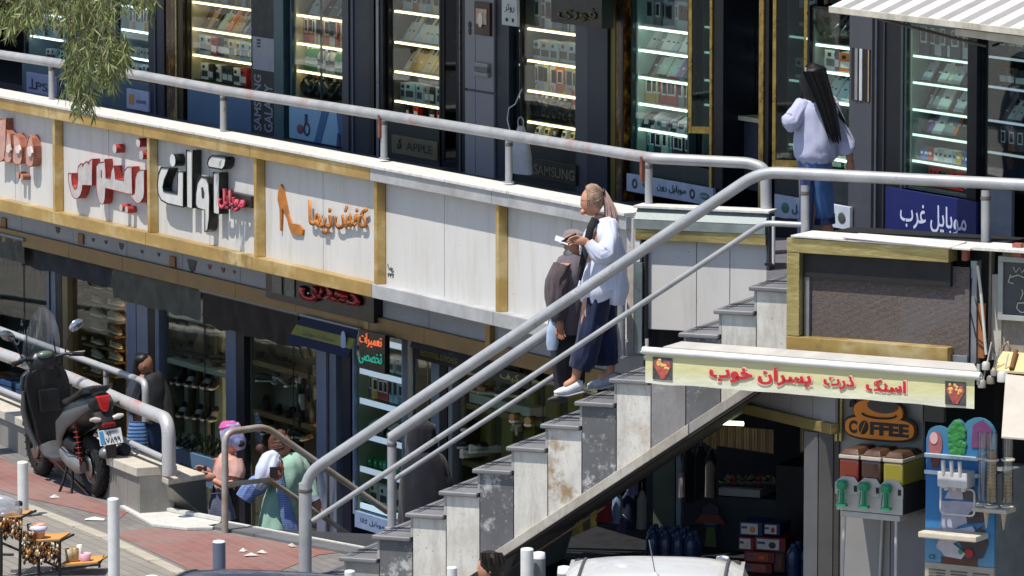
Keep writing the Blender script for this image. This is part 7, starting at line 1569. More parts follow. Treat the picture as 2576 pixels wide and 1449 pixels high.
# litter by the wheel
t = thing('black_litter', 'crumpled black plastic bag lying against the low wall behind the scooter', 'plastic bag', gp(318, 1245))
mb = MB(); mb.loft([((-.2, 0, .02), .02, .04), ((-.1, 0, .05), .07, .08), ((0, 0, .07), .1, .08), ((.12, 0, .03), .03, .07), ((.22, 0, .01), .015, .02)], 12, folds=.4, seed=3); mb.build('bag_body', plain('#1f2020', .5, 0, .3, 9, .3), t)
for k, (x, y, l, c, lb) in enumerate(((238, 1311, .3, '#cfc6c0', 'long thin white paper scrap on the grey paving band'), (138, 1255, .12, '#c9c2ba', 'tiny white scrap right of the first bollard'), (612, 1390, .0, '#cfcac4', 'white paper scrap left of centre on the red paving'), (735, 1378, .14, '#b8ab9f', 'pale scrap near the foot of the thick stair post'), (660, 1395, .15, '#c4beb6', 'folded white scrap on the red paving panel'), (632, 1402, .2, '#ccc6be', 'leaf shaped white scrap on the grey paving'))):
    p_ = gp(x, y); t = thing('paper_scrap', lb, 'litter', p_, k * .7); l = max(l * .55, .07)
    mb = MB(); mb.add([(-l / 2, -.02, .014), (l / 2, -.03, .012), (l / 2, .02, .02), (-l / 2, .03, .016), (0, 0, .04)], [(0, 1, 4), (1, 2, 4), (2, 3, 4), (3, 0, 4)]); mb.build('scrap', plain(c, .8), t)
# ------------------------------------------------------------ people
SKIN = plain('#b88468', .55, 0, .08, 14, .05); SKIN2 = plain('#a8735a', .55, 0, .08, 14, .05)
class Person:
    def __init__(s, label, Y0, foot, group=None):
        s.Y = Y0; p = at_y(foot[0], foot[1], Y0); s.o = p
        s.t = thing('person', label, 'person', p, 0, group); s.feats = []
    def p(s, x, y, dy=0.0): return at_y(x, y, s.Y + dy) - s.o
    def skin(s, joints, edges, mat, head=None, root=0, hands=()):
        """one continuous body surface grown over the joints; joints: (x, y, dy, radius m)"""
        me = bpy.data.meshes.new('body'); me.from_pydata([tuple(s.p(a, b, c)) for a, b, c, r in joints], edges, [])
        ob = bpy.data.objects.new('body', me); COL.objects.link(ob)
        md = ob.modifiers.new('skin', 'SKIN'); md.use_smooth_shade = True
        for i, (_, _, _, r) in enumerate(joints):
            q = me.skin_vertices[0].data[i]; q.radius = (r, r); q.use_root = (i == root)
        sb = ob.modifiers.new('sub', 'SUBSURF'); sb.levels = 2; sb.render_levels = 2
        dg = bpy.context.evaluated_depsgraph_get(); m2 = bpy.data.meshes.new_from_object(ob.evaluated_get(dg)); bpy.data.objects.remove(ob)
        bm = bmesh.new(); bm.from_mesh(m2)
        mb = MB()
        if head:
            x, y, dy, r, fx = head                      # fx: way the face looks, -1 left, 1 right, 0 away
            c = s.p(x, y, dy); mb.ell(c, (r * .86 if fx else r * .78, r * .78 if fx else r * .86, r * 1.12), 20, 14)
            if fx:
                f = Vector((fx, -.25, -.05)).normalized() * r * .84
                mb.ell(c + f * .98 + Vector((0, 0, -r * .12)), (r * .09, r * .07, r * .11), 10, 8)
                mb.ell(c + f * .8 + Vector((0, 0, -r * .75)), (r * .22, r * .3, r * .24), 12, 8)
                for dz_, hh_2 in ((.06, .035), (.2, .022)):
                    s.feats.append((c + Vector((fx * r * .66, -r * .42, r * dz_)), (r * .07, r * .05, r * hh_2)))
                mb.ell(c + Vector((-f.x * .12, -r * .8, -r * .05)), (r * .12, r * .06, r * .22), 8, 6)
        for (x, y, dy, dx, dz, g) in hands:               # palm at x,y; fingers point (dx,dz); g = grip bend
            c = s.p(x, y, dy); d = Vector((dx, 0, dz)).normalized(); n = Vector((-d.z, 0, d.x))
            mb.ell(c, (.038 * abs(d.x) + .03, .02, .038 * abs(d.z) + .03), 12, 8)
            for k in range(4):
                q = c + n * (-.024 + .016 * k) + d * .03; l = (.062, .072, .068, .052)[k]
                mb.tube([q, q + d * l * .5 + Vector((0, -.012 * g, 0)), q + d * l * .8 + Vector((0, -.03 * g, 0)) + n * .008 * g, q + d * l + Vector((0, -.03 * g, 0)) + n * .02 * g], [.0095, .009, .008, .006], 7)
            mb.tube([c - n * .02, c - n * .035 + d * .025 + Vector((0, -.01, 0)), c - n * .03 + d * .055 + Vector((0, -.02, 0))], [.011, .01, .007], 7)
        if mb.v:
            t2 = bpy.data.meshes.new('x'); t2.from_pydata(mb.v, [], mb.f); bm.from_mesh(t2); bpy.data.meshes.remove(t2)
        for f in bm.faces: f.smooth = True
        big = [f for f in bm.faces if len(f.verts) > 4]; bmesh.ops.triangulate(bm, faces=big)
        bmesh.ops.recalc_face_normals(bm, faces=bm.faces)
        bm.to_mesh(m2); bm.free(); m2.materials.clear(); m2.materials.append(mat); m2.name = 'body'
        o = bpy.data.objects.new('body', m2); COL.objects.link(o); o.parent = s.t
        for nm, (fc, fr) in zip(('eye', 'eyebrow'), s.feats): e_ = MB(); e_.ell(fc, fr, 8, 6); e_.build(nm, plain('#21160f', .4), s.t)
        return o
    def cloth(s, name, rings, mat, folds=.06, seed=0, n=40, fk=9, cap=True, parent=None):
        """rings: (x, y, dy, half width m, half depth m) lofted into one garment piece"""
        rr = []                                           # densify for folds
        for a, b in zip(rings, rings[1:]):
            for k in range(3): rr.append(tuple(a[i] + (b[i] - a[i]) * k / 3 for i in range(5)))
        rr.append(rings[-1])
        mb = MB(); mb.loft([(s.p(a, b, c), w, d) for a, b, c, w, d in rr], n, folds=folds, seed=seed, fk=fk, cap=cap); return mb.build(name, mat, parent or s.t)
    def hairs(s, name, strands, mat, r=.012):
        mb = MB()
        for st in strands: mb.tube([s.p(*q) for q in st], [r, r * 1.1, r] + [r * .5] * (len(st) - 3) if len(st) > 3 else r, 6)
        return mb.build(name, mat, s.t)
def skull_hair(P, head, tie, mat, n=60, front=(-1, -.0, .35), r=.007, lift=1.05, name='hair', down=False):
    """hair strands combed over the skull from the hairline to the tie point"""
    x, y, dy, rr = head[:4]; c = P.p(x, y, dy); fx = head[4]
    rad = Vector((rr * .86 if fx else rr * .8, rr * .82, rr * 1.14)); tv = (P.p(*tie) - c); tv = Vector((tv.x / rad.x, tv.y / rad.y, tv.z / rad.z)).normalized()
    f = Vector(front).normalized(); mb = MB(); mb.ell(c - f * rr * .1 + Vector((0, 0, rr * .1)), tuple(rad * .99), 20, 12)
    # keep the face free: drop the cap faces in front of the hairline
    vs = [Vector(v) for v in mb.v]; keep = []
    for fc in mb.f:
        m_ = sum((vs[i] for i in fc), Vector()) / len(fc) - c
        if m_.normalized().dot(Vector((f.x, f.y, -.15)).normalized()) < .52 or m_.z > rr * .62: keep.append(fc)
    mb.f = keep; mb.m = [0] * len(keep); mb.s = [True] * len(keep)
    s1_ = f.cross(Vector((0, 0, 1))).normalized()
    for k in range(n):
        a = -pi * .62 + 1.24 * pi * k / (n - 1) + random.uniform(-.04, .04)
        st = (f * .55 + Vector((0, 0, 1)) * cos(a) * .8 + s1_ * sin(a) * .85).normalized(); pts = []
        for j in range(7):
            q = j / 6; d = (st * (1 - q) + tv * q); d.normalize(); l = lift + random.uniform(-.01, .03) + .03 * sin(q * pi)
            pts.append(c + Vector((d.x * rad.x, d.y * rad.y, d.z * rad.z)) * l)
        mb.tube(pts, [r * .6, r, r, r, r, r, r * .7], 5)
    return mb.build(name, mat, P.t)
def hairlock(P, x0, y0, x1, y1, n, spread0, spread1, dy, mat, sag=0.0, r=.014, name='hair_strands'):
    mb = MB()
    for k in range(n):
        a = random.uniform(-1, 1); b = random.uniform(-1, 1); pts = []
        LL = random.uniform(.8, 1.03)
        for j in range(6):
            q = j / 5 * LL; sp = spread0 + (spread1 - spread0) * q
            pts.append(P.p(x0 + (x1 - x0) * q + a * sp + sag * sin(q * pi), y0 + (y1 - y0) * q * random.uniform(.97, 1.0), dy + b * sp / 330 * .8))
        mb.tube(pts, [r, r * 1.2, r * 1.1, r, r * .7, r * .25], 6)
    return mb.build(name, mat, P.t)
denim = m_cloth('#262e4c', '#181e34', 90); wshirt = m_cloth('#d6d9e8', '#c2c8dc', 50, stripes=None)
# 1. woman on the stair
Yb = C.P(0, .55, 0).y; Yb = C.pt(1500, 950, .62).y
P1 = Person('blonde woman with a ponytail in an oversized white shirt reading her phone on the stair', Yb, (1490, 975))
jt = [(1508, 740, 0, .13), (1512, 650, 0, .13), (1516, 590, 0, .12), (1512, 560, 0, .05), (1503, 535, 0, .045),
      (1536, 585, -.16, .055), (1530, 645, -.2, .045), (1494, 622, -.24, .034), (1474, 607, -.24, .026), (1494, 590, .16, .05), (1478, 640, .2, .04), (1468, 612, .05, .03), (1452, 604, -.1, .026),
      (1492, 770, -.06, .09), (1475, 850, -.08, .065), (1452, 930, -.08, .04), (1448, 955, -.08, .035), (1418, 975, -.08, .035),
      (1520, 770, .1, .09), (1528, 850, .1, .065), (1536, 915, .1, .04), (1538, 935, .1, .035), (1505, 955, .1, .035)]
ed = [(0, 1), (1, 2), (2, 3), (3, 4), (2, 5), (5, 6), (6, 7), (7, 8), (2, 9), (9, 10), (10, 11), (11, 12), (0, 13), (13, 14), (14, 15), (15, 16), (16, 17), (0, 18), (18, 19), (19, 20), (20, 21), (21, 22)]
P1.skin(jt, ed, SKIN, (1488, 507, 0, .1, -1), 0, [(1460, 606, -.24, -1, .1, 1.0), (1450, 604, -.1, -1, .15, 1.0)])
P1.cloth('shirt', [(1519, 546, 0, .05, .07), (1521, 556, 0, .085, .15), (1526, 575, 0, .1, .19), (1526, 620, 0, .11, .19), (1520, 660, 0, .135, .2), (1514, 700, 0, .16, .2), (1514, 730, 0, .18, .2), (1522, 748, 0, .15, .18)], wshirt, .07, 1)
P1.cloth('shirt_tail', [(1540, 600, .0, .07, .17), (1547, 660, .0, .09, .18), (1550, 720, .0, .095, .18), (1548, 762, .0, .075, .16)], wshirt, .09, 4)
P1.cloth('sleeve', [(1533, 566, -.14, .055, .07), (1536, 600, -.2, .07, .08), (1530, 636, -.23, .085, .085), (1508, 640, -.25, .075, .07), (1490, 622, -.25, .05, .05), (1480, 610, -.25, .04, .04)], wshirt, .1, 2)
P1.cloth('sleeve', [(1497, 575, .14, .06, .07), (1486, 610, .2, .08, .08), (1480, 640, .18, .07, .07), (1470, 615, .05, .04, .04)], wshirt, .1, 3)
P1.cloth('black_scarf', [(1499, 550, -.1, .035, .02), (1486, 575, -.12, .03, .02), (1474, 625, -.12, .03, .02), (1464, 670, -.17, .025, .02), (1456, 705, -.18, .02, .02)], plain('#17161a', .8), .1, 5)
P1.cloth('wide_trousers', [(1508, 728, .0, .12, .17), (1500, 770, -.02, .11, .15), (1490, 820, -.05, .1, .13), (1478, 870, -.07, .1, .11), (1466, 905, -.08, .1, .1), (1458, 928, -.08, .085, .09)], denim, .09, 6)
P1.cloth('wide_trousers', [(1524, 735, .08, .09, .15), (1522, 790, .09, .09, .13), (1522, 840, .1, .095, .12), (1524, 885, .1, .1, .11), (1526, 916, .1, .09, .1)], m_cloth('#222a4c', '#161b38', 90), .09, 7)
HB = plain('#8f745f', .5, 0, .5, 30, .3)
skull_hair(P1, (1490, 503, 0, .1, -1), (1520, 490, 0), HB, 70, (-1, -.1, .1), .006)
hairlock(P1, 1516, 478, 1538, 562, 90, 5, 19, .0, plain('#b5958a', .5, 0, .3, 16, .2), 6, .007)
mb = MB(); c_ = P1.p(1519, 484, 0); mb.torus(c_, .03, .008, 'x', 14, 6); mb.build('hair_tie', plain('#1c1c1c'), P1.t)
mb = MB(); mb.tube([P1.p(1461, 505, -.07), P1.p(1470, 505, -.085), P1.p(1492, 503, -.09)], .0022, 5); mb.build('glasses', plain('#2a211c', .3), P1.t)
for x, y, dy, dx in ((1428, 976, -.08, 0), (1512, 958, .1, 8)):
    mb = MB(); a = P1.p(x + 32, y - 8, dy); b = P1.p(x, y + 6, dy); c2 = P1.p(x - 34, y + 12, dy)
    mb.loft([(a + Vector((.02, 0, 0)), .03, .03), (a, .05, .042), (b, .04, .048), (b + (c2 - b) * .6, .03, .045), (c2, .014, .025)], 16); mb.build('sneaker', plain('#c9c9ce', .5, 0, .08, 14, .1) if dy < 0 else plain('#a3a7b4', .5, 0, .3, 18, .1), P1.t)
    mb = MB(); mb.loft([(a + Vector((.03, 0, -.05)), .012, .035), (b + Vector((0, 0, -.038)), .012, .046), (c2 + Vector((0, 0, -.016)), .01, .03)], 12); mb.build('sole', plain('#b9b9b9', .6), P1.t)
mb = MB(); q = P1.p(1432, 597, -.2); ph = Matrix.Rotation(-.45, 4, 'Y'); mbv = MB(); mbv.box(-.075, .06, -.04, .04, -.005, .006); mb.v = [tuple(q + ph @ Vector(v)) for v in mbv.v]; mb.f = mbv.f; mb.m = mbv.m; mb.s = mbv.s
tph = tag(mb.build('phone', plain('#17181c', .25), None, .003), 'black phone held in the hands of the blonde woman', 'phone'); tph.location = P1.o
mb = MB(); q = P1.p(1412, 604, -.22); mbv = MB(); mbv.box(-.05, .06, -.035, .035, -.002, .002); ph = Matrix.Rotation(.35, 4, 'Y') @ Matrix.Rotation(.5, 4, 'X'); mb.v = [tuple(q + ph @ Vector(v)) for v in mbv.v]; mb.f = mbv.f; mb.m = mbv.m; mb.s = mbv.s
tpp = tag(mb.build('paper_slip', plain('#d9dade', .6)), 'white paper slip held under the phone of the blonde woman', 'paper'); tpp.location = P1.o
# 2. man behind her, bending down the stair
P2 = Person('stooping man in a grey brown jacket and cap walking down behind the blonde woman', C.pt(1430, 950, 1.05).y, (1425, 1000))
jt = [(1428, 830, 0, .13), (1432, 750, 0, .14), (1440, 680, 0, .13), (1446, 648, 0, .055), (1448, 630, 0, .05), (1408, 685, -.17, .06), (1392, 745, -.2, .048), (1405, 790, -.22, .038), (1408, 815, -.22, .03), (1458, 685, .17, .06), (1465, 760, .2, .045), (1455, 800, .1, .035),
      (1418, 900, -.06, .075), (1420, 985, -.06, .045), (1408, 1000, -.06, .04), (1442, 890, .1, .075), (1445, 965, .1, .045), (1430, 975, .1, .04)]
ed = [(0, 1), (1, 2), (2, 3), (3, 4), (2, 5), (5, 6), (6, 7), (7, 8), (2, 9), (9, 10), (10, 11), (0, 12), (12, 13), (13, 14), (0, 15), (15, 16), (16, 17)]
P2.skin(jt, ed, SKIN2, (1446, 617, 0, .098, -1), 0, [(1409, 822, -.22, 0.1, -1, .6)])
jk = m_cloth('#5d5355', '#4a4245', 110); jk2 = m_cloth('#6a6267', '#57505a', 110)
P2.cloth('jacket', [(1447, 638, 0, .06, .08), (1443, 655, 0, .12, .17), (1436, 690, 0, .16, .21), (1432, 740, 0, .17, .21), (1432, 790, 0, .165, .2), (1430, 835, 0, .16, .19)], jk2, .06, 11)
P2.cloth('sleeve', [(1414, 672, -.15, .08, .09), (1400, 710, -.2, .085, .085), (1398, 750, -.22, .08, .08), (1402, 785, -.22, .07, .06), (1407, 806, -.22, .05, .045)], jk, .12, 12)
P2.cloth('trousers', [(1428, 825, 0, .13, .16), (1422, 880, -.03, .12, .13), (1420, 940, -.05, .09, .09), (1420, 990, -.06, .075, .075)], plain('#1b1c22', .8), .05, 13)
P2.cloth('trousers', [(1440, 830, .08, .1, .12), (1444, 900, .1, .09, .1), (1446, 965, .1, .075, .075)], plain('#17181e', .8), .05, 14)
P2.cloth('cap', [(1449, 578, 0, .03, .04), (1448, 584, 0, .085, .085), (1447, 600, 0, .103, .1), (1446, 611, 0, .103, .1)], m_cloth('#8c7f80', '#75696b'), .02, 15, n=20)
mb = MB(); mb.ell(P2.p(1424, 612, 0), (.06, .07, .012), 16, 8); mb.build('cap_brim', m_cloth('#8c7f80', '#75696b'), P2.t)
P2.cloth('face_mask', [(1424, 630, -.02, .03, .05), (1432, 640, -.02, .05, .07), (1440, 652, -.02, .05, .07)], plain('#5a5c5e', .7), .03, 3, n=14)
for x, y, dy in ((1402, 1003, -.06), (1424, 980, .1)):
    mb = MB(); a = P2.p(x + 20, y - 4, dy); b = P2.p(x - 24, y + 4, dy); mb.loft([(a, .045, .04), ((a + b) / 2, .038, .045), (b, .016, .025)], 12); mb.build('shoe', plain('#141416', .5), P2.t)
tb = thing('carrier_bag', 'white and pale blue carrier bag hanging from the hand of the stooping man', 'bag', P2.o + P2.p(1388, 880, -.2))
mb = MB(); mb.loft([((0, 0, 0), .04, .03), ((0, 0, .05), .05, .04), ((0, 0, .16), .045, .035), ((.01, 0, .25), .02, .015)], 12, folds=.15, seed=4); mb.build('bag_body', plain('#a9bcd4', .6, 0, .2, 10), tb)
# 3. woman walking on the landing
P3 = Person('woman with very long black hair in a loose white top walking on the upper landing', 43.55, (2075, 655))
jt = [(2050, 420, 0, .13), (2052, 340, 0, .12), (2055, 275, 0, .12), (2050, 240, 0, .05), (2050, 225, 0, .045), (2014, 272, -.02, .055), (1994, 300, -.1, .042), (1984, 312, -.12, .03), (2098, 278, 0, .055), (2128, 345, .02, .045), (2138, 395, -.02, .032), (2138, 410, -.02, .026),
      (2036, 500, 0, .085), (2026, 590, -.08, .055), (2014, 668, -.12, .04), (2000, 680, -.15, .035), (2062, 490, .03, .085), (2074, 550, .0, .05), (2087, 588, .05, .042), (2100, 625, .1, .036), (2112, 640, .1, .035)]
ed = [(0, 1), (1, 2), (2, 3), (3, 4), (2, 5), (5, 6), (6, 7), (2, 8), (8, 9), (9, 10), (10, 11), (0, 12), (12, 13), (13, 14), (14, 15), (0, 16), (16, 17), (17, 18), (18, 19), (19, 20)]
P3.skin(jt, ed, SKIN2, (2046, 200, 0, .1, 0), 0, [(2139, 418, -.02, .1, -1, .8)])
wt = m_cloth('#b9bbd0', '#a5a8c4', 60)
P3.cloth('top', [(2052, 236, 0, .07, .07), (2054, 248, 0, .15, .11), (2055, 275, 0, .185, .14), (2055, 320, 0, .175, .16), (2053, 365, 0, .175, .17), (2052, 392, 0, .17, .17), (2052, 408, 0, .13, .14)], wt, .06, 21)
P3.cloth('sleeve', [(2022, 262, -.02, .07, .08), (2008, 284, -.06, .075, .08), (1992, 306, -.1, .08, .08), (1980, 312, -.13, .07, .06), (1974, 316, -.14, .02, .02)], wt, .07, 22)
P3.cloth('sleeve', [(2086, 262, 0, .07, .09), (2100, 300, .01, .07, .08), (2116, 340, .02, .078, .08), (2130, 376, .0, .085, .08), (2134, 386, .0, .06, .07)], wt, .07, 23)
lit_denim = m_cloth('#5576a8', '#3d5c90', 90)  # sunlight put into the colour: bright copy of the denim
P3.cloth('denim_culottes', [(2050, 395, 0, .13, .14), (2052, 430, 0, .13, .14), (2062, 475, .01, .1, .12), (2068, 515, .02, .092, .11), (2071, 540, .03, .088, .1), (2072, 554, .03, .075, .09)], lit_denim, .1, 24)
P3.cloth('denim_culottes', [(2036, 430, -.03, .08, .1), (2030, 500, -.05, .06, .08), (2026, 560, -.08, .06, .08), (2024, 610, -.1, .06, .08)], m_cloth('#2a3a66', '#1f2c52', 90), .07, 25)  # other leg in a darker copy of the denim, shade painted in
P3.cloth('denim_hem', [(2072, 546, .03, .09, .1), (2073, 563, .03, .092, .1)], m_cloth('#1f2c50', '#182242', 90), .05, 26)
blk_hair = plain('#0e0d0f', .5, 0, .3, 30, .2, .35)
P3.cloth('hair', [(2046, 163, 0, .04, .05), (2047, 172, 0, .095, .1), (2047, 200, .0, .112, .112), (2052, 235, -.04, .1, .09), (2060, 258, -.1, .06, .04)], blk_hair, .05, 27, n=24)
hairlock(P3, 2048, 180, 2102, 358, 240, 29, 15, -.15, blk_hair, 4, .0055)
skull_hair(P3, (2046, 200, 0, .108, 0), (2050, 245, -.08), blk_hair, 70, (-.3, 1, .3), .006); hairlock(P3, 2034, 190, 2018, 252, 14, 8, 5, -.02, blk_hair, 0, .011); hairlock(P3, 2080, 235, 2130, 320, 10, 6, 4, -.06, blk_hair, 0, .009)
mb = MB(); mb.box(-.006, .006, -.02, .02, -.03, .03); o = mb.build('hair_clip', plain('#c9c4bc', .3), P3.t); o.location = P3.p(2026, 180, -.06)
for x, y, dy in ((2002, 682, -.15), (2112, 642, .1)):
    mb = MB(); a = P3.p(x + 18, y - 2, dy); b = P3.p(x - 20, y + 4, dy); mb.loft([(a, .04, .04), ((a + b) / 2, .034, .042), (b, .016, .025)], 12); mb.build('shoe', plain('#b9b9bb', .5), P3.t)
# 4. woman by the shop at left
P4 = Person('dark haired woman in a black coat standing in shade by the boot window', K.pt(370, 1100, 1.9).y, (365, 1230))
jt = [(370, 1060, 0, .13), (374, 990, 0, .13), (374, 960, 0, .11), (366, 938, 0, .05), (364, 928, 0, .045), (345, 965, -.05, .05), (335, 1010, -.1, .042), (345, 1045, -.15, .032), (404, 965, .05, .05), (415, 1020, 0, .042), (418, 1060, -.05, .03), (358, 1140, 0, .08), (356, 1215, 0, .05), (384, 1140, 0, .08), (386, 1215, 0, .05)]
ed = [(0, 1), (1, 2), (2, 3), (3, 4), (2, 5), (5, 6), (6, 7), (2, 8), (8, 9), (9, 10), (0, 11), (11, 12), (0, 13), (13, 14)]
P4.skin(jt, ed, plain('#8f6450', .6), (366, 918, -.02, .088, 1), 0, [(348, 1052, -.15, .3, -1, 1)])
P4.cloth('coat', [(368, 940, 0, .07, .07), (374, 952, 0, .14, .11), (376, 985, 0, .165, .13), (378, 1030, 0, .16, .14), (376, 1060, 0, .15, .14)], plain('#1b1d26', .8, 0, .2, 8), .06, 31)
P4.cloth('sleeve', [(346, 955, -.05, .07, .07), (334, 1000, -.1, .075, .07), (342, 1040, -.15, .05, .05)], plain('#2a2e3c', .8, 0, .2, 8), .08, 32); P4.cloth('sleeve', [(404, 958, .05, .08, .08), (416, 1010, .0, .08, .08), (424, 1055, -.05, .06, .06)], plain('#14161d', .8), .08, 33)
P4.cloth('jeans', [(374, 1050, 0, .14, .13), (372, 1100, 0, .14, .12), (370, 1160, 0, .15, .11), (370, 1220, 0, .12, .09)], m_cloth('#2c3d66', '#22304f'), .06, 34)
P4.cloth('hair', [(360, 890, 0, .03, .05), (360, 897, 0, .085, .085), (356, 915, .03, .08, .085), (352, 940, .04, .07, .07), (352, 958, .04, .05, .05)], plain('#14100f', .5), .05, 35, n=20)
tb = thing('tote_bag', 'light blue tote bag with dark zebra stripes held low by the woman in black', 'bag', P4.o + P4.p(345, 1140, -.25))
mb = MB(); mb.loft([((0, 0, -.0), .09, .05), ((0, 0, .06), .1, .06), ((0, 0, .2), .09, .05), ((0, 0, .3), .07, .02)], 16, folds=.08, seed=5); mb.build('bag_body', m_cloth('#6f96c8', '#5c84b8', 60, .9, ('#27406e', 9, 'Z')), tb)
# 5. girl with the cap, 6. woman in green
P5 = Person('woman in a pink tee and pink, white and blue cap on the inner stair', 46.9, (565, 1395))
jt = [(565, 1240, 0, .12), (568, 1190, 0, .115), (572, 1162, 0, .1), (578, 1142, 0, .045), (580, 1130, 0, .042), (553, 1168, .15, .048), (548, 1205, .15, .038), (528, 1200, -.02, .03), (520, 1194, -.06, .025), (594, 1170, -.15, .05), (592, 1215, -.18, .04), (560, 1222, -.24, .032), (535, 1206, -.22, .026),
      (556, 1310, 0, .08), (556, 1390, 0, .05), (580, 1310, 0, .08), (584, 1390, 0, .05)]
ed = [(0, 1), (1, 2), (2, 3), (3, 4), (2, 5), (5, 6), (6, 7), (7, 8), (2, 9), (9, 10), (10, 11), (11, 12), (0, 13), (13, 14), (0, 15), (15, 16)]
P5.skin(jt, ed, plain('#c08a74', .55), (583, 1108, 0, .098, -1), 0, [(524, 1200, -.22, -1, .3, .8), (516, 1190, -.06, -.8, .7, .8)])
P5.cloth('pink_tee', [(577, 1143, 0, .045, .07), (574, 1150, 0, .08, .14), (572, 1175, 0, .105, .17), (568, 1205, 0, .1, .16), (567, 1226, 0, .1, .15)], m_cloth('#cfa39a', '#c0938c'), .05, 41)
P5.cloth('pink_tee', [(592, 1157, -.14, .06, .06), (597, 1185, -.17, .07, .07), (594, 1200, -.18, .065, .065)], m_cloth('#cfa39a', '#c0938c'), .05, 42)
P5.cloth('trousers', [(566, 1222, 0, .105, .15), (566, 1260, 0, .115, .15), (567, 1310, 0, .115, .14), (568, 1370, 0, .11, .11)], plain('#1a1b2c', .8), .05, 43)
P5.cloth('tied_jacket', [(553, 1240, -.14, .08, .06), (556, 1275, -.15, .1, .07), (562, 1310, -.15, .11, .07)], m_cloth('#5f6480', '#4a4f6a', 60, .9, ('#6c7088', 20, 'Z')), .12, 44)
cap_m = NT('patterned_cap'); cap_m.set(.8); v_ = cap_m.n('TexVoronoi'); v_.inputs['Scale'].default_value = 18; cap_m.l(cap_m.tc.outputs['Object'], v_.inputs[0]); sp_ = cap_m.n('SeparateColor'); cap_m.l(v_.outputs['Color'], sp_.inputs[0])
cap_m.col(cap_m.ramp(sp_.outputs[0], [(0, '#9a9fc4'), (.35, '#7c86b8'), (.55, '#c07a9c'), (.8, '#b5b4cc')], 'CONSTANT'))
P5.cloth('cap', [(578, 1060, 0, .03, .03), (578, 1066, 0, .078, .08), (581, 1083, 0, .1, .1), (585, 1102, 0, .102, .1), (590, 1112, 0, .092, .095)], cap_m.m, .02, 45, n=20)
P5.cloth('cap_top', [(572, 1059, 0, .02, .02), (572, 1062, 0, .06, .06), (574, 1070, 0, .085, .085)], plain('#b8508c', .8), .02, 46, n=18)
P5.cloth('cap_back', [(590, 1098, -.02, .085, .095), (602, 1114, -.03, .065, .085), (606, 1130, -.03, .035, .05)], cap_m.m, .05, 47, n=18)
mb = MB(); mb.ell(P5.p(606, 1116, -.1), (.035, .012, .03), 14, 8); mb.build('dark_strap_gap', plain('#17151f', .8), P5.t)
mb = MB(); q = P5.p(517, 1190, -.12); mb.box(q.x - .012, q.x + .012, q.y - .03, q.y + .03, q.z - .02, q.z + .06); o = tag(mb.build('phone', plain('#2a2b30', .3)), 'phone in the hands of the woman in the pink tee', 'phone'); o.location = P5.o
P6 = Person('auburn haired woman in mint dress, white shirt and plaid scarf by the rail', 46.45, (720, 1400))
jt = [(722, 1240, 0, .13), (716, 1190, 0, .12), (708, 1165, 0, .1), (704, 1148, 0, .05), (702, 1138, 0, .045), (680, 1172, -.1, .05), (660, 1205, -.16, .042), (676, 1212, -.26, .032), (690, 1198, -.3, .026), (752, 1172, .1, .052), (775, 1215, .06, .042), (788, 1250, 0, .032), (794, 1262, 0, .026), (712, 1320, 0, .08), (712, 1390, 0, .05), (738, 1320, 0, .08), (740, 1390, 0, .05)]
ed = [(0, 1), (1, 2), (2, 3), (3, 4), (2, 5), (5, 6), (6, 7), (7, 8), (2, 9), (9, 10), (10, 11), (11, 12), (0, 13), (13, 14), (0, 15), (15, 16)]
P6.skin(jt, ed, plain('#a56e58', .55), (706, 1120, 0, .1, 1), 0, [(694, 1192, -.3, .7, .7, 1.2), (797, 1270, 0, .3, -1, .8)])
mint = m_cloth('#9fbfae', '#86ab98', 50); wsh = m_cloth('#c5cbdb', '#b0b9d0', 50)
P6.cloth('mint_dress', [(712, 1150, 0, .07, .08), (720, 1162, 0, .14, .13), (724, 1190, 0, .165, .15), (718, 1230, 0, .15, .15), (706, 1280, 0, .16, .16), (700, 1330, 0, .18, .18), (700, 1380, 0, .2, .2)], mint, .08, 51)
P6.cloth('white_shirt', [(696, 1143, -.06, .05, .08), (684, 1156, -.08, .09, .12), (672, 1185, -.14, .095, .12), (660, 1212, -.16, .07, .08), (650, 1225, -.14, .05, .05)], wsh, .1, 52)
P6.cloth('white_shirt', [(735, 1155, .05, .08, .1), (758, 1180, .06, .08, .09), (776, 1215, .05, .065, .07), (790, 1252, .0, .045, .045)], mint, .1, 53)
P6.cloth('white_cuff', [(786, 1244, 0, .045, .045), (793, 1258, 0, .042, .042)], wsh, .02, 54)
P6.cloth('plaid_scarf', [(700, 1180, -.22, .035, .03), (708, 1225, -.22, .04, .03), (718, 1275, -.22, .05, .03), (730, 1320, -.22, .06, .03), (738, 1350, -.22, .06, .02)], m_cloth('#8fa3d0', '#6f86bc', 60, .9, ('#5f73a8', 17, 'Z')), .14, 55)
P6.cloth('plaid_scarf_end', [(655, 1215, -.12, .08, .05), (628, 1232, -.12, .08, .04), (612, 1255, -.12, .07, .03)], m_cloth('#8fa3d0', '#6f86bc', 60, .9, ('#62749f', 17, 'Z')), .12, 56)
skull_hair(P6, (704, 1118, 0, .1, 1), (660, 1126, .02), plain('#55321f', .6, 0, .4, 24, .4), 60, (1, -.2, .15), .007)
mb = MB(); mb.ell(P6.p(655, 1128, .02), (.04, .04, .04), 14, 10); mb.build('hair_bun', plain('#3d2018', .6, 0, .3, 16, .4), P6.t)
hairlock(P6, 700, 1092, 715, 1122, 22, 16, 12, -.06, plain('#6a4630', .6), 0, .008)
mb = MB(); q = P6.p(689, 1188, -.34); mb.box(q.x - .035, q.x + .035, q.y - .005, q.y + .005, q.z - .05, q.z + .045); o = tag(mb.build('phone', plain('#201a22', .3)), 'dark phone held up by the auburn haired woman in mint', 'phone'); o.location = P6.o
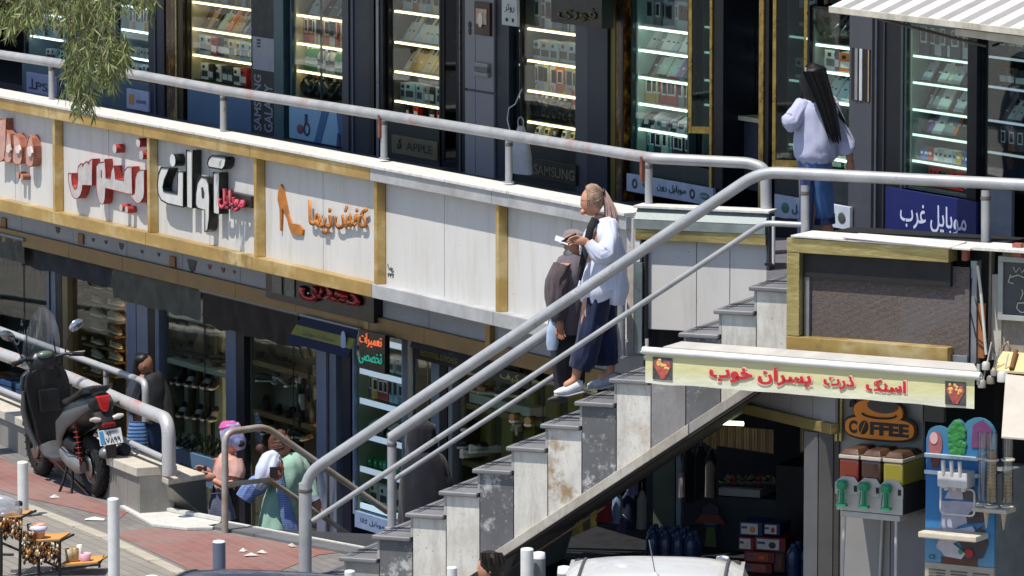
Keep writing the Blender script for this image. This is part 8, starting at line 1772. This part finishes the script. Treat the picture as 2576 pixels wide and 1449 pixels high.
# 7. draped grey figure behind the stair, 8. man at the bottom edge
P7 = Person('figure wrapped in a plain grey cloak seen behind the lower stair railings', 47.2, (1070, 1420))
P7.skin([(1066, 1250, 0, .14), (1064, 1190, 0, .14), (1062, 1150, 0, .1), (1062, 1130, 0, .05), (1062, 1118, 0, .045), (1066, 1330, 0, .12), (1068, 1400, 0, .1)], [(0, 1), (1, 2), (2, 3), (3, 4), (0, 5), (5, 6)], SKIN2, (1062, 1095, 0, .09, 1))
P7.cloth('cloak', [(1060, 1058, .0, .05, .06), (1060, 1068, .0, .12, .12), (1060, 1105, .0, .135, .13), (1062, 1135, .02, .14, .13), (1066, 1165, 0, .2, .16), (1070, 1230, 0, .23, .18), (1072, 1300, 0, .24, .2), (1074, 1400, 0, .26, .2)], m_cloth('#26272f', '#1e1f27', 40), .06, 61)
P8 = Person('dark haired man whose head just shows at the bottom edge in front of the stair', 40.2, (1240, 2010))
P8.skin([(1240, 1700, 0, .14), (1240, 1600, 0, .15), (1238, 1530, 0, .14), (1236, 1475, 0, .06), (1236, 1455, 0, .055), (1180, 1540, 0, .06), (1165, 1640, 0, .05), (1172, 1730, 0, .035), (1298, 1540, 0, .06), (1312, 1640, 0, .05), (1305, 1730, 0, .035), (1215, 1850, 0, .08), (1213, 1990, 0, .05), (1263, 1850, 0, .08), (1266, 1990, 0, .05)],
        [(0, 1), (1, 2), (2, 3), (3, 4), (2, 5), (5, 6), (6, 7), (2, 8), (8, 9), (9, 10), (0, 11), (11, 12), (0, 13), (13, 14)], SKIN, (1230, 1430, 0, .1, -1))
P8.cloth('shirt', [(1236, 1480, 0, .08, .08), (1238, 1500, 0, .18, .12), (1240, 1560, 0, .2, .15), (1240, 1700, 0, .17, .14)], m_cloth('#4a4f5c'), .04, 71); P8.cloth('trousers', [(1240, 1690, 0, .17, .14), (1240, 1850, 0, .17, .12), (1240, 1980, 0, .15, .1)], m_cloth('#22242c'), .04, 72)
P8.cloth('hair', [(1238, 1388, 0, .04, .06), (1237, 1394, 0, .085, .09), (1238, 1412, .0, .1, .1), (1241, 1435, .02, .09, .095), (1246, 1450, .03, .06, .07)], plain('#1e1712', .6, 0, .4, 22, .5), .06, 73, n=22)
hairlock(P8, 1236, 1390, 1240, 1430, 30, 26, 26, -.07, plain('#2a1f18', .6), 0, .007)
# ------------------------------------------------------------ cars, cup rack, foliage
def car(label, c, pos, rz, paint, L_=4.3, Wd=1.72, H=1.45, name='parked_car'):
    t = thing(name, label, 'car', pos, rz, None)
    g = plain('#15191e', .08, 0, .05, 3, 0)
    prof = [(-L_ / 2, .45), (-L_ / 2 + .05, .3), (L_ / 2 - .05, .28), (L_ / 2, .45), (L_ / 2 - .05, .7), (L_ / 2 - 1.15, .88), (-L_ / 2 + .5, .92), (-L_ / 2 + .02, .86)]
    mb = MB(); mb.prism(prof, -Wd / 2, Wd / 2, 'y'); mb.build('body', paint, t, .06, bseg=3)
    h0, h1 = .9, H
    a = [(-L_ / 2 + .35, h0), (L_ / 2 - 1.25, h0)]; b = [(-L_ / 2 + .95, h1), (L_ / 2 - 2.0, h1)]
    w0, w1_ = Wd / 2 - .05, Wd / 2 - .2
    mb = MB(); mb.hexa([(a[0][0], -w0, h0), (a[1][0], -w0, h0), (a[1][0], w0, h0), (a[0][0], w0, h0), (b[0][0], -w1_, h1 - .07), (b[1][0], -w1_, h1 - .07), (b[1][0], w1_, h1 - .07), (b[0][0], w1_, h1 - .07)]); mb.build('windows', g, t, .03)
    mb = MB(); n = 14; v = []
    for i in range(n + 1):
        for j in range(n + 1):
            p_, q_ = i / n * 2 - 1, j / n * 2 - 1; x = (b[0][0] + b[1][0]) / 2 + (b[1][0] - b[0][0]) / 2 * 1.05 * p_; y = w1_ * 1.04 * q_
            v.append((x, y, h1 - .085 + .1 * (1 - abs(p_) ** 3.2) * (1 - abs(q_) ** 3.2) ** .8))
    mb.add(v, [(i * (n + 1) + j, (i + 1) * (n + 1) + j, (i + 1) * (n + 1) + j + 1, i * (n + 1) + j + 1) for i in range(n) for j in range(n)], True)
    mb.build('roof', paint, t)
    for sg in (-1, 1):
        mb = MB(); mb.tube([((b[0][0] + b[1][0]) / 2 + (b[1][0] - b[0][0]) / 2 * 1.05 * q_, sg * w1_ * 1.04 * .82, h1 - .083 + .1 * (1 - abs(q_) ** 3.2) * .56) for q_ in [k / 6 - 1 for k in range(1, 12)]], .012, 6); mb.build('roof_strip', plain('#4a4c4e', .6), t)
        for x in (-L_ / 2 + .75, L_ / 2 - .85):
            mb = MB(); mb.torus((x, sg * (Wd / 2 - .1), .3), .22, .08, 'y', 26, 10); w = mb.build('wheel', plain('#151516', .8), t)
            mb = MB(); mb.lathe([(.17, -.03), (.17, .03)], n=18); mb.v = [(x + p_[0], sg * (Wd / 2 - .07) + p_[2], .3 + p_[1]) for p_ in mb.v]; mb.build('rim', plain('#8a8c8e', .3, .6), w)
        mb = MB(); mb.ell((L_ / 2 - .12, sg * (Wd / 2 - .28), .62), (.1, .16, .08), 12, 8); mb.build('headlight', plain('#b5babd', .1), t)
        mb = MB(); mb.box(-L_ / 2 - .01, -L_ / 2 + .05, sg * (Wd / 2 - .28) - .12, sg * (Wd / 2 - .28) + .12, .6, .75); mb.build('tail_light', plain('#8a1a1c', .2), t, .01)
    return t, h1
wp = NT('glossy_white_paint'); wp.set(.25); wp.col('#d9d9d7'); wp.b.inputs['Coat Weight'].default_value = .6; wp.bump(wp.noise(3, 2), .02, .01)
bp = NT('glossy_blue_grey_paint'); bp.set(.3, .3); bp.col('#4d5672'); bp.b.inputs['Coat Weight'].default_value = .6
pr = at_z(1655, 1396, 1.47); th_c = math.atan2(-sin(R(64)), cos(R(64)))
c1, h1 = car('white car, only its domed roof with aerial rising above the bottom edge', 0, (pr.x, pr.y + .2, 0), R(86), wp.m, Wd=1.5, H=1.45)
mb = MB(); mb.lathe([(.05, 0), (.045, .03), (.015, .05)], (.0, .0, 0), 12, sy=.6); o = mb.build('aerial_base', wp.m, c1); o.location = (-.95, -.03, 1.44)
mb = MB(); mb.tube([(0, 0, .04), (-.02, .04, .26)], .004, 6); o = mb.build('aerial', plain('#8a8a8a', .3, .5), c1); o.location = (-.95, -.03, 1.44)
pr = at_z(690, 1434, 1.4)
car('blue grey car, only its roof edge showing at the foot of the stair', 0, (pr.x, pr.y + .2, 0), R(76), bp.m, H=1.385)
# street vendor rack with cups
Rk = Frame(gp(0, 1500).xy, 22)
rk = thing('cup_rack', 'black iron stepped rack with amber bead curtains in the lower left corner', 'rack', at_z(60, 1449, 0), R(-22)); o0 = rk.location.copy(); YR = o0.y
q = lambda x, y, dy=0.0: at_y(x, y, YR + dy) - o0
iron = plain('#1b1a1b', .5, .3)
def bar(pts, r=.012, nm='frame_bar'): mb = MB(); mb.tube([Matrix.Rotation(R(22), 3, 'Z') @ v for v in pts], r, 6); mb.build(nm, iron, rk)
rot = Matrix.Rotation(R(22), 3, 'Z')
for a, b in (((53, 1302), (48, 1500)), ((150, 1362), (150, 1500)), ((3, 1300), (3, 1500)), ((97, 1400), (97, 1500))): bar([q(*a), q(b[0], b[1])], .014)
for a, b in (((3, 1305), (53, 1302)), ((3, 1365), (150, 1428)), ((75, 1366), (150, 1362)), ((130, 1430), (250, 1420)), ((150, 1362), (150, 1430)), ((15, 1455), (250, 1418)), ((250, 1412), (250, 1428)), ((0, 1395), (35, 1395))): bar([q(*a), q(*b)], .011)
for a, b in (((53, 1302), (90, 1285, .35)), ((150, 1362), (185, 1345, .35)), ((250, 1418), (262, 1400, .3))): bar([q(*a), q(*b)], .01)
tim = plain('#c98f4a', .6, 0, .15, 10)
def tray(x0, y0, x1, y1, nm='timber_tray', d=.32):
    a, b = q(x0, y0), q(x1, y1); mb = MB(); P4_ = [rot @ v for v in (a, b, b + Vector((.06, d, 0)), a + Vector((.06, d, 0)))]
    mb.hexa([tuple(v - Vector((0, 0, .015))) for v in P4_] + [tuple(v) for v in P4_]); mb.build(nm, tim, rk)
tray(0, 1302, 53, 1300); tray(80, 1360, 150, 1356); tray(150, 1420, 245, 1414)
bead = [plain('#7a4a1a', .3, 0, .4, 30), plain('#c9a060', .3, 0, .3, 30), plain('#e0d4b8', .3), plain('#2a1a0e', .4)]
mb = MB()
for (x0, y0, x1, y1, h) in ((2, 1305, 53, 1303, 52), (56, 1366, 150, 1364, 58), (60, 1340, 84, 1352, 20)):
    for k in range(260):
        x = random.uniform(x0, x1); y = y0 + random.uniform(0, h) * random.uniform(.6, 1); mb.cur = random.choice((0, 0, 0, 3, 3, 1, 2)); c = rot @ q(x, y, random.uniform(-.03, .05)); r = random.uniform(.006, .014)
        mb.ell(c, (r, r, r * 1.6), 5, 4)
mb.build('bead_curtain', bead, rk)['kind'] = 'stuff'
def cup(x, y, r, h, c, label, lid=None, kind='cup', dy=.1):
    p_ = at_y(x, y, YR + dy); t = thing(kind, label, kind.replace('_', ' '), p_, random.random(), 'cups on the street rack')
    mb = MB(); mb.lathe([(r * .75, 0), (r * .8, .005), (r, h), (r * .92, h), (r * .7, .02)], n=18); mb.build('cup_body', c, t)
    if lid: mb = MB(); mb.lathe([(r * 1.08, h), (r * 1.1, h + .01), (r * .9, h + .03), (r * .3, h + .035)], n=18); mb.build('lid', lid, t)
gold_p = plain('#a8742c', .4, 0, .5, 26); cup(48, 1299, .028, .09, plain('#c9b9a8', .4, 0, .5, 24), 'small white patterned cup on the top tray of the rack', plain('#1c1c1c')); cup(98, 1358, .055, .13, plain('#c98a62', .4, 0, .3, 18), 'large salmon pink cup on the middle tray', None)
cup(96, 1340, .07, .03, glassy('#e8e6f4', .1, .05, .4), 'clear plastic tub stacked on the salmon cup', plain('#c9c8dc', .3), 'plastic_tub'); cup(80, 1350, .04, .1, plain('#3a4030', .4, 0, .6, 26), 'dark spotted cup left of the salmon cup')
cup(176, 1412, .04, .1, plain('#a3906c', .4, 0, .6, 26), 'brown spotted cup on the lowest tray', None); cup(190, 1411, .035, .11, plain('#9a7a4a', .4, 0, .6, 26), 'taller brown patterned cup in the middle of the lowest tray'); cup(200, 1408, .022, .12, plain('#d9d3cc', .4), 'slim white cup right behind the pink one'); cup(214, 1413, .05, .07, plain('#d0a3b0', .4), 'squat pink cup at the end of the lowest tray')
t = thing('plastic_wrap', 'crumpled clear plastic wrap piled on the upper left of the rack', 'plastic wrap', at_y(20, 1295, YR + .1))
mb = MB(); mb.loft([((-.15, 0, 0), .04, .06), ((-.05, 0, .06), .09, .1), ((.04, 0, .05), .07, .08), ((.1, 0, .0), .03, .03)], 16, folds=.45, seed=6); mb.build('film', glassy('#e4e6ea', .2, .15, .25), t)

# hanging foliage, top left: limbs, twigs and slender leaves
YT = 49.0
tr = thing('overhanging_tree', 'drooping narrow leaved tree branches hanging in from above at the top left', 'tree', at_y(-260, 2000, YT) * 1, 0)
tr.location.z = 0; o0 = tr.location.copy(); tp_ = lambda x, y, dy=0.0: at_y(x, y, YT + dy) - o0
bark = plain('#4b3f33', .9, 0, .3, 12, .4)
mb = MB(); mb.tube([Vector((0, 0, 0)), tp_(-250, 1000), tp_(-230, 300), tp_(-200, -200), tp_(-150, -420)], [.22, .18, .15, .12, .09], 12); mb.build('trunk', bark, tr)
limbs = [[(-200, -180, 0), (-60, -190, .1), (60, -110, .2), (150, -20, .1), (230, 60, 0)], [(-190, -240, 0), (0, -240, -.2), (160, -160, -.1), (300, -60, 0), (350, 10, 0)], [(-210, -100, 0), (-120, -120, .1), (-40, -60, .1), (20, 10, 0)]]
for l in limbs: mb = MB(); mb.tube([tp_(*p_) for p_ in l], [.07, .055, .04, .025, .012][:len(l)], 8); mb.build('limb', bark, tr)
lf = MB(); tw = MB(); rr = random.Random(11)
def strand(x, y, L0, dx):
    n = max(4, int(L0 / 16)); p0_ = None; d0 = rr.uniform(-.5, .5)
    for k in range(n):
        qx = x + dx * (k / n) ** 1.5 + rr.uniform(-2, 2); qy = y + L0 * k / n
        p1_ = tp_(qx, qy, d0 + rr.uniform(-.03, .03))
        if p0_ is not None: tw.tube([p0_, p1_], .003, 3, False, False)
        p0_ = p1_
        for _ in range(5):
            l = rr.uniform(.07, .15); w = rr.uniform(.005, .0095); a = rr.gauss(0, .55); b = rr.uniform(-.6, .6)
            d = Vector((sin(a), b * .5, -cos(a))).normalized(); s_ = d.cross(Vector((rr.uniform(-1, 1), rr.uniform(-1, 1), rr.uniform(-.3, .3)))).normalized() * w
            q0 = p1_ + Vector((rr.uniform(-.02, .02), rr.uniform(-.03, .03), rr.uniform(-.03, .03))); m_ = q0 + d * l * .45; e_ = q0 + d * l + Vector((rr.uniform(-.01, .01), 0, 0))
            lf.cur = rr.choice((0, 0, 1, 1, 2)); lf.add([q0, m_ + s_, e_, m_ - s_], [(0, 1, 2, 3)], False)
for (xa, xb, ya, yb, la, lb_, n) in ((-40, 90, -60, -10, 40, 120, 30), (0, 50, 0, 50, 25, 60, 12), (90, 230, -70, 0, 50, 100, 36), (200, 390, -70, -20, 40, 90, 34), (170, 290, -10, 60, 50, 90, 24), (160, 320, 70, 130, 50, 90, 34), (165, 290, 140, 190, 40, 75, 26), (188, 240, 195, 235, 35, 70, 13), (255, 335, 100, 150, 40, 70, 18)):
    for _ in range(n):
        x = rr.uniform(xa, xb); strand(x, rr.uniform(ya, yb), rr.uniform(la, lb_), rr.uniform(-14, 14))
def m_leaf(c1, c2):
    s = NT('slender_leaf'); s.set(.5, 0, .4); s.col(s.ramp(s.noise(3, 3), [(.3, c1), (.7, c2)])); s.b.inputs['Subsurface Weight'].default_value = 0
    tr_ = s.n('BsdfTranslucent'); tr_.inputs[0].default_value = srgb(c2); mx = s.n('MixShader'); mx.inputs[0].default_value = .25
    out = s.t.nodes['Material Output']; s.l(s.b.outputs[0], mx.inputs[1]); s.l(tr_.outputs[0], mx.inputs[2]); s.l(mx.outputs[0], out.inputs[0]); return s.m
cr = lf.build('crown', [m_leaf('#64733f', '#7d8b4e'), m_leaf('#98a468', '#b3b884'), m_leaf('#454f38', '#9c9678')], tr); tag(cr, kind='stuff')
tag(tw.build('twigs', bark, tr), kind='stuff')
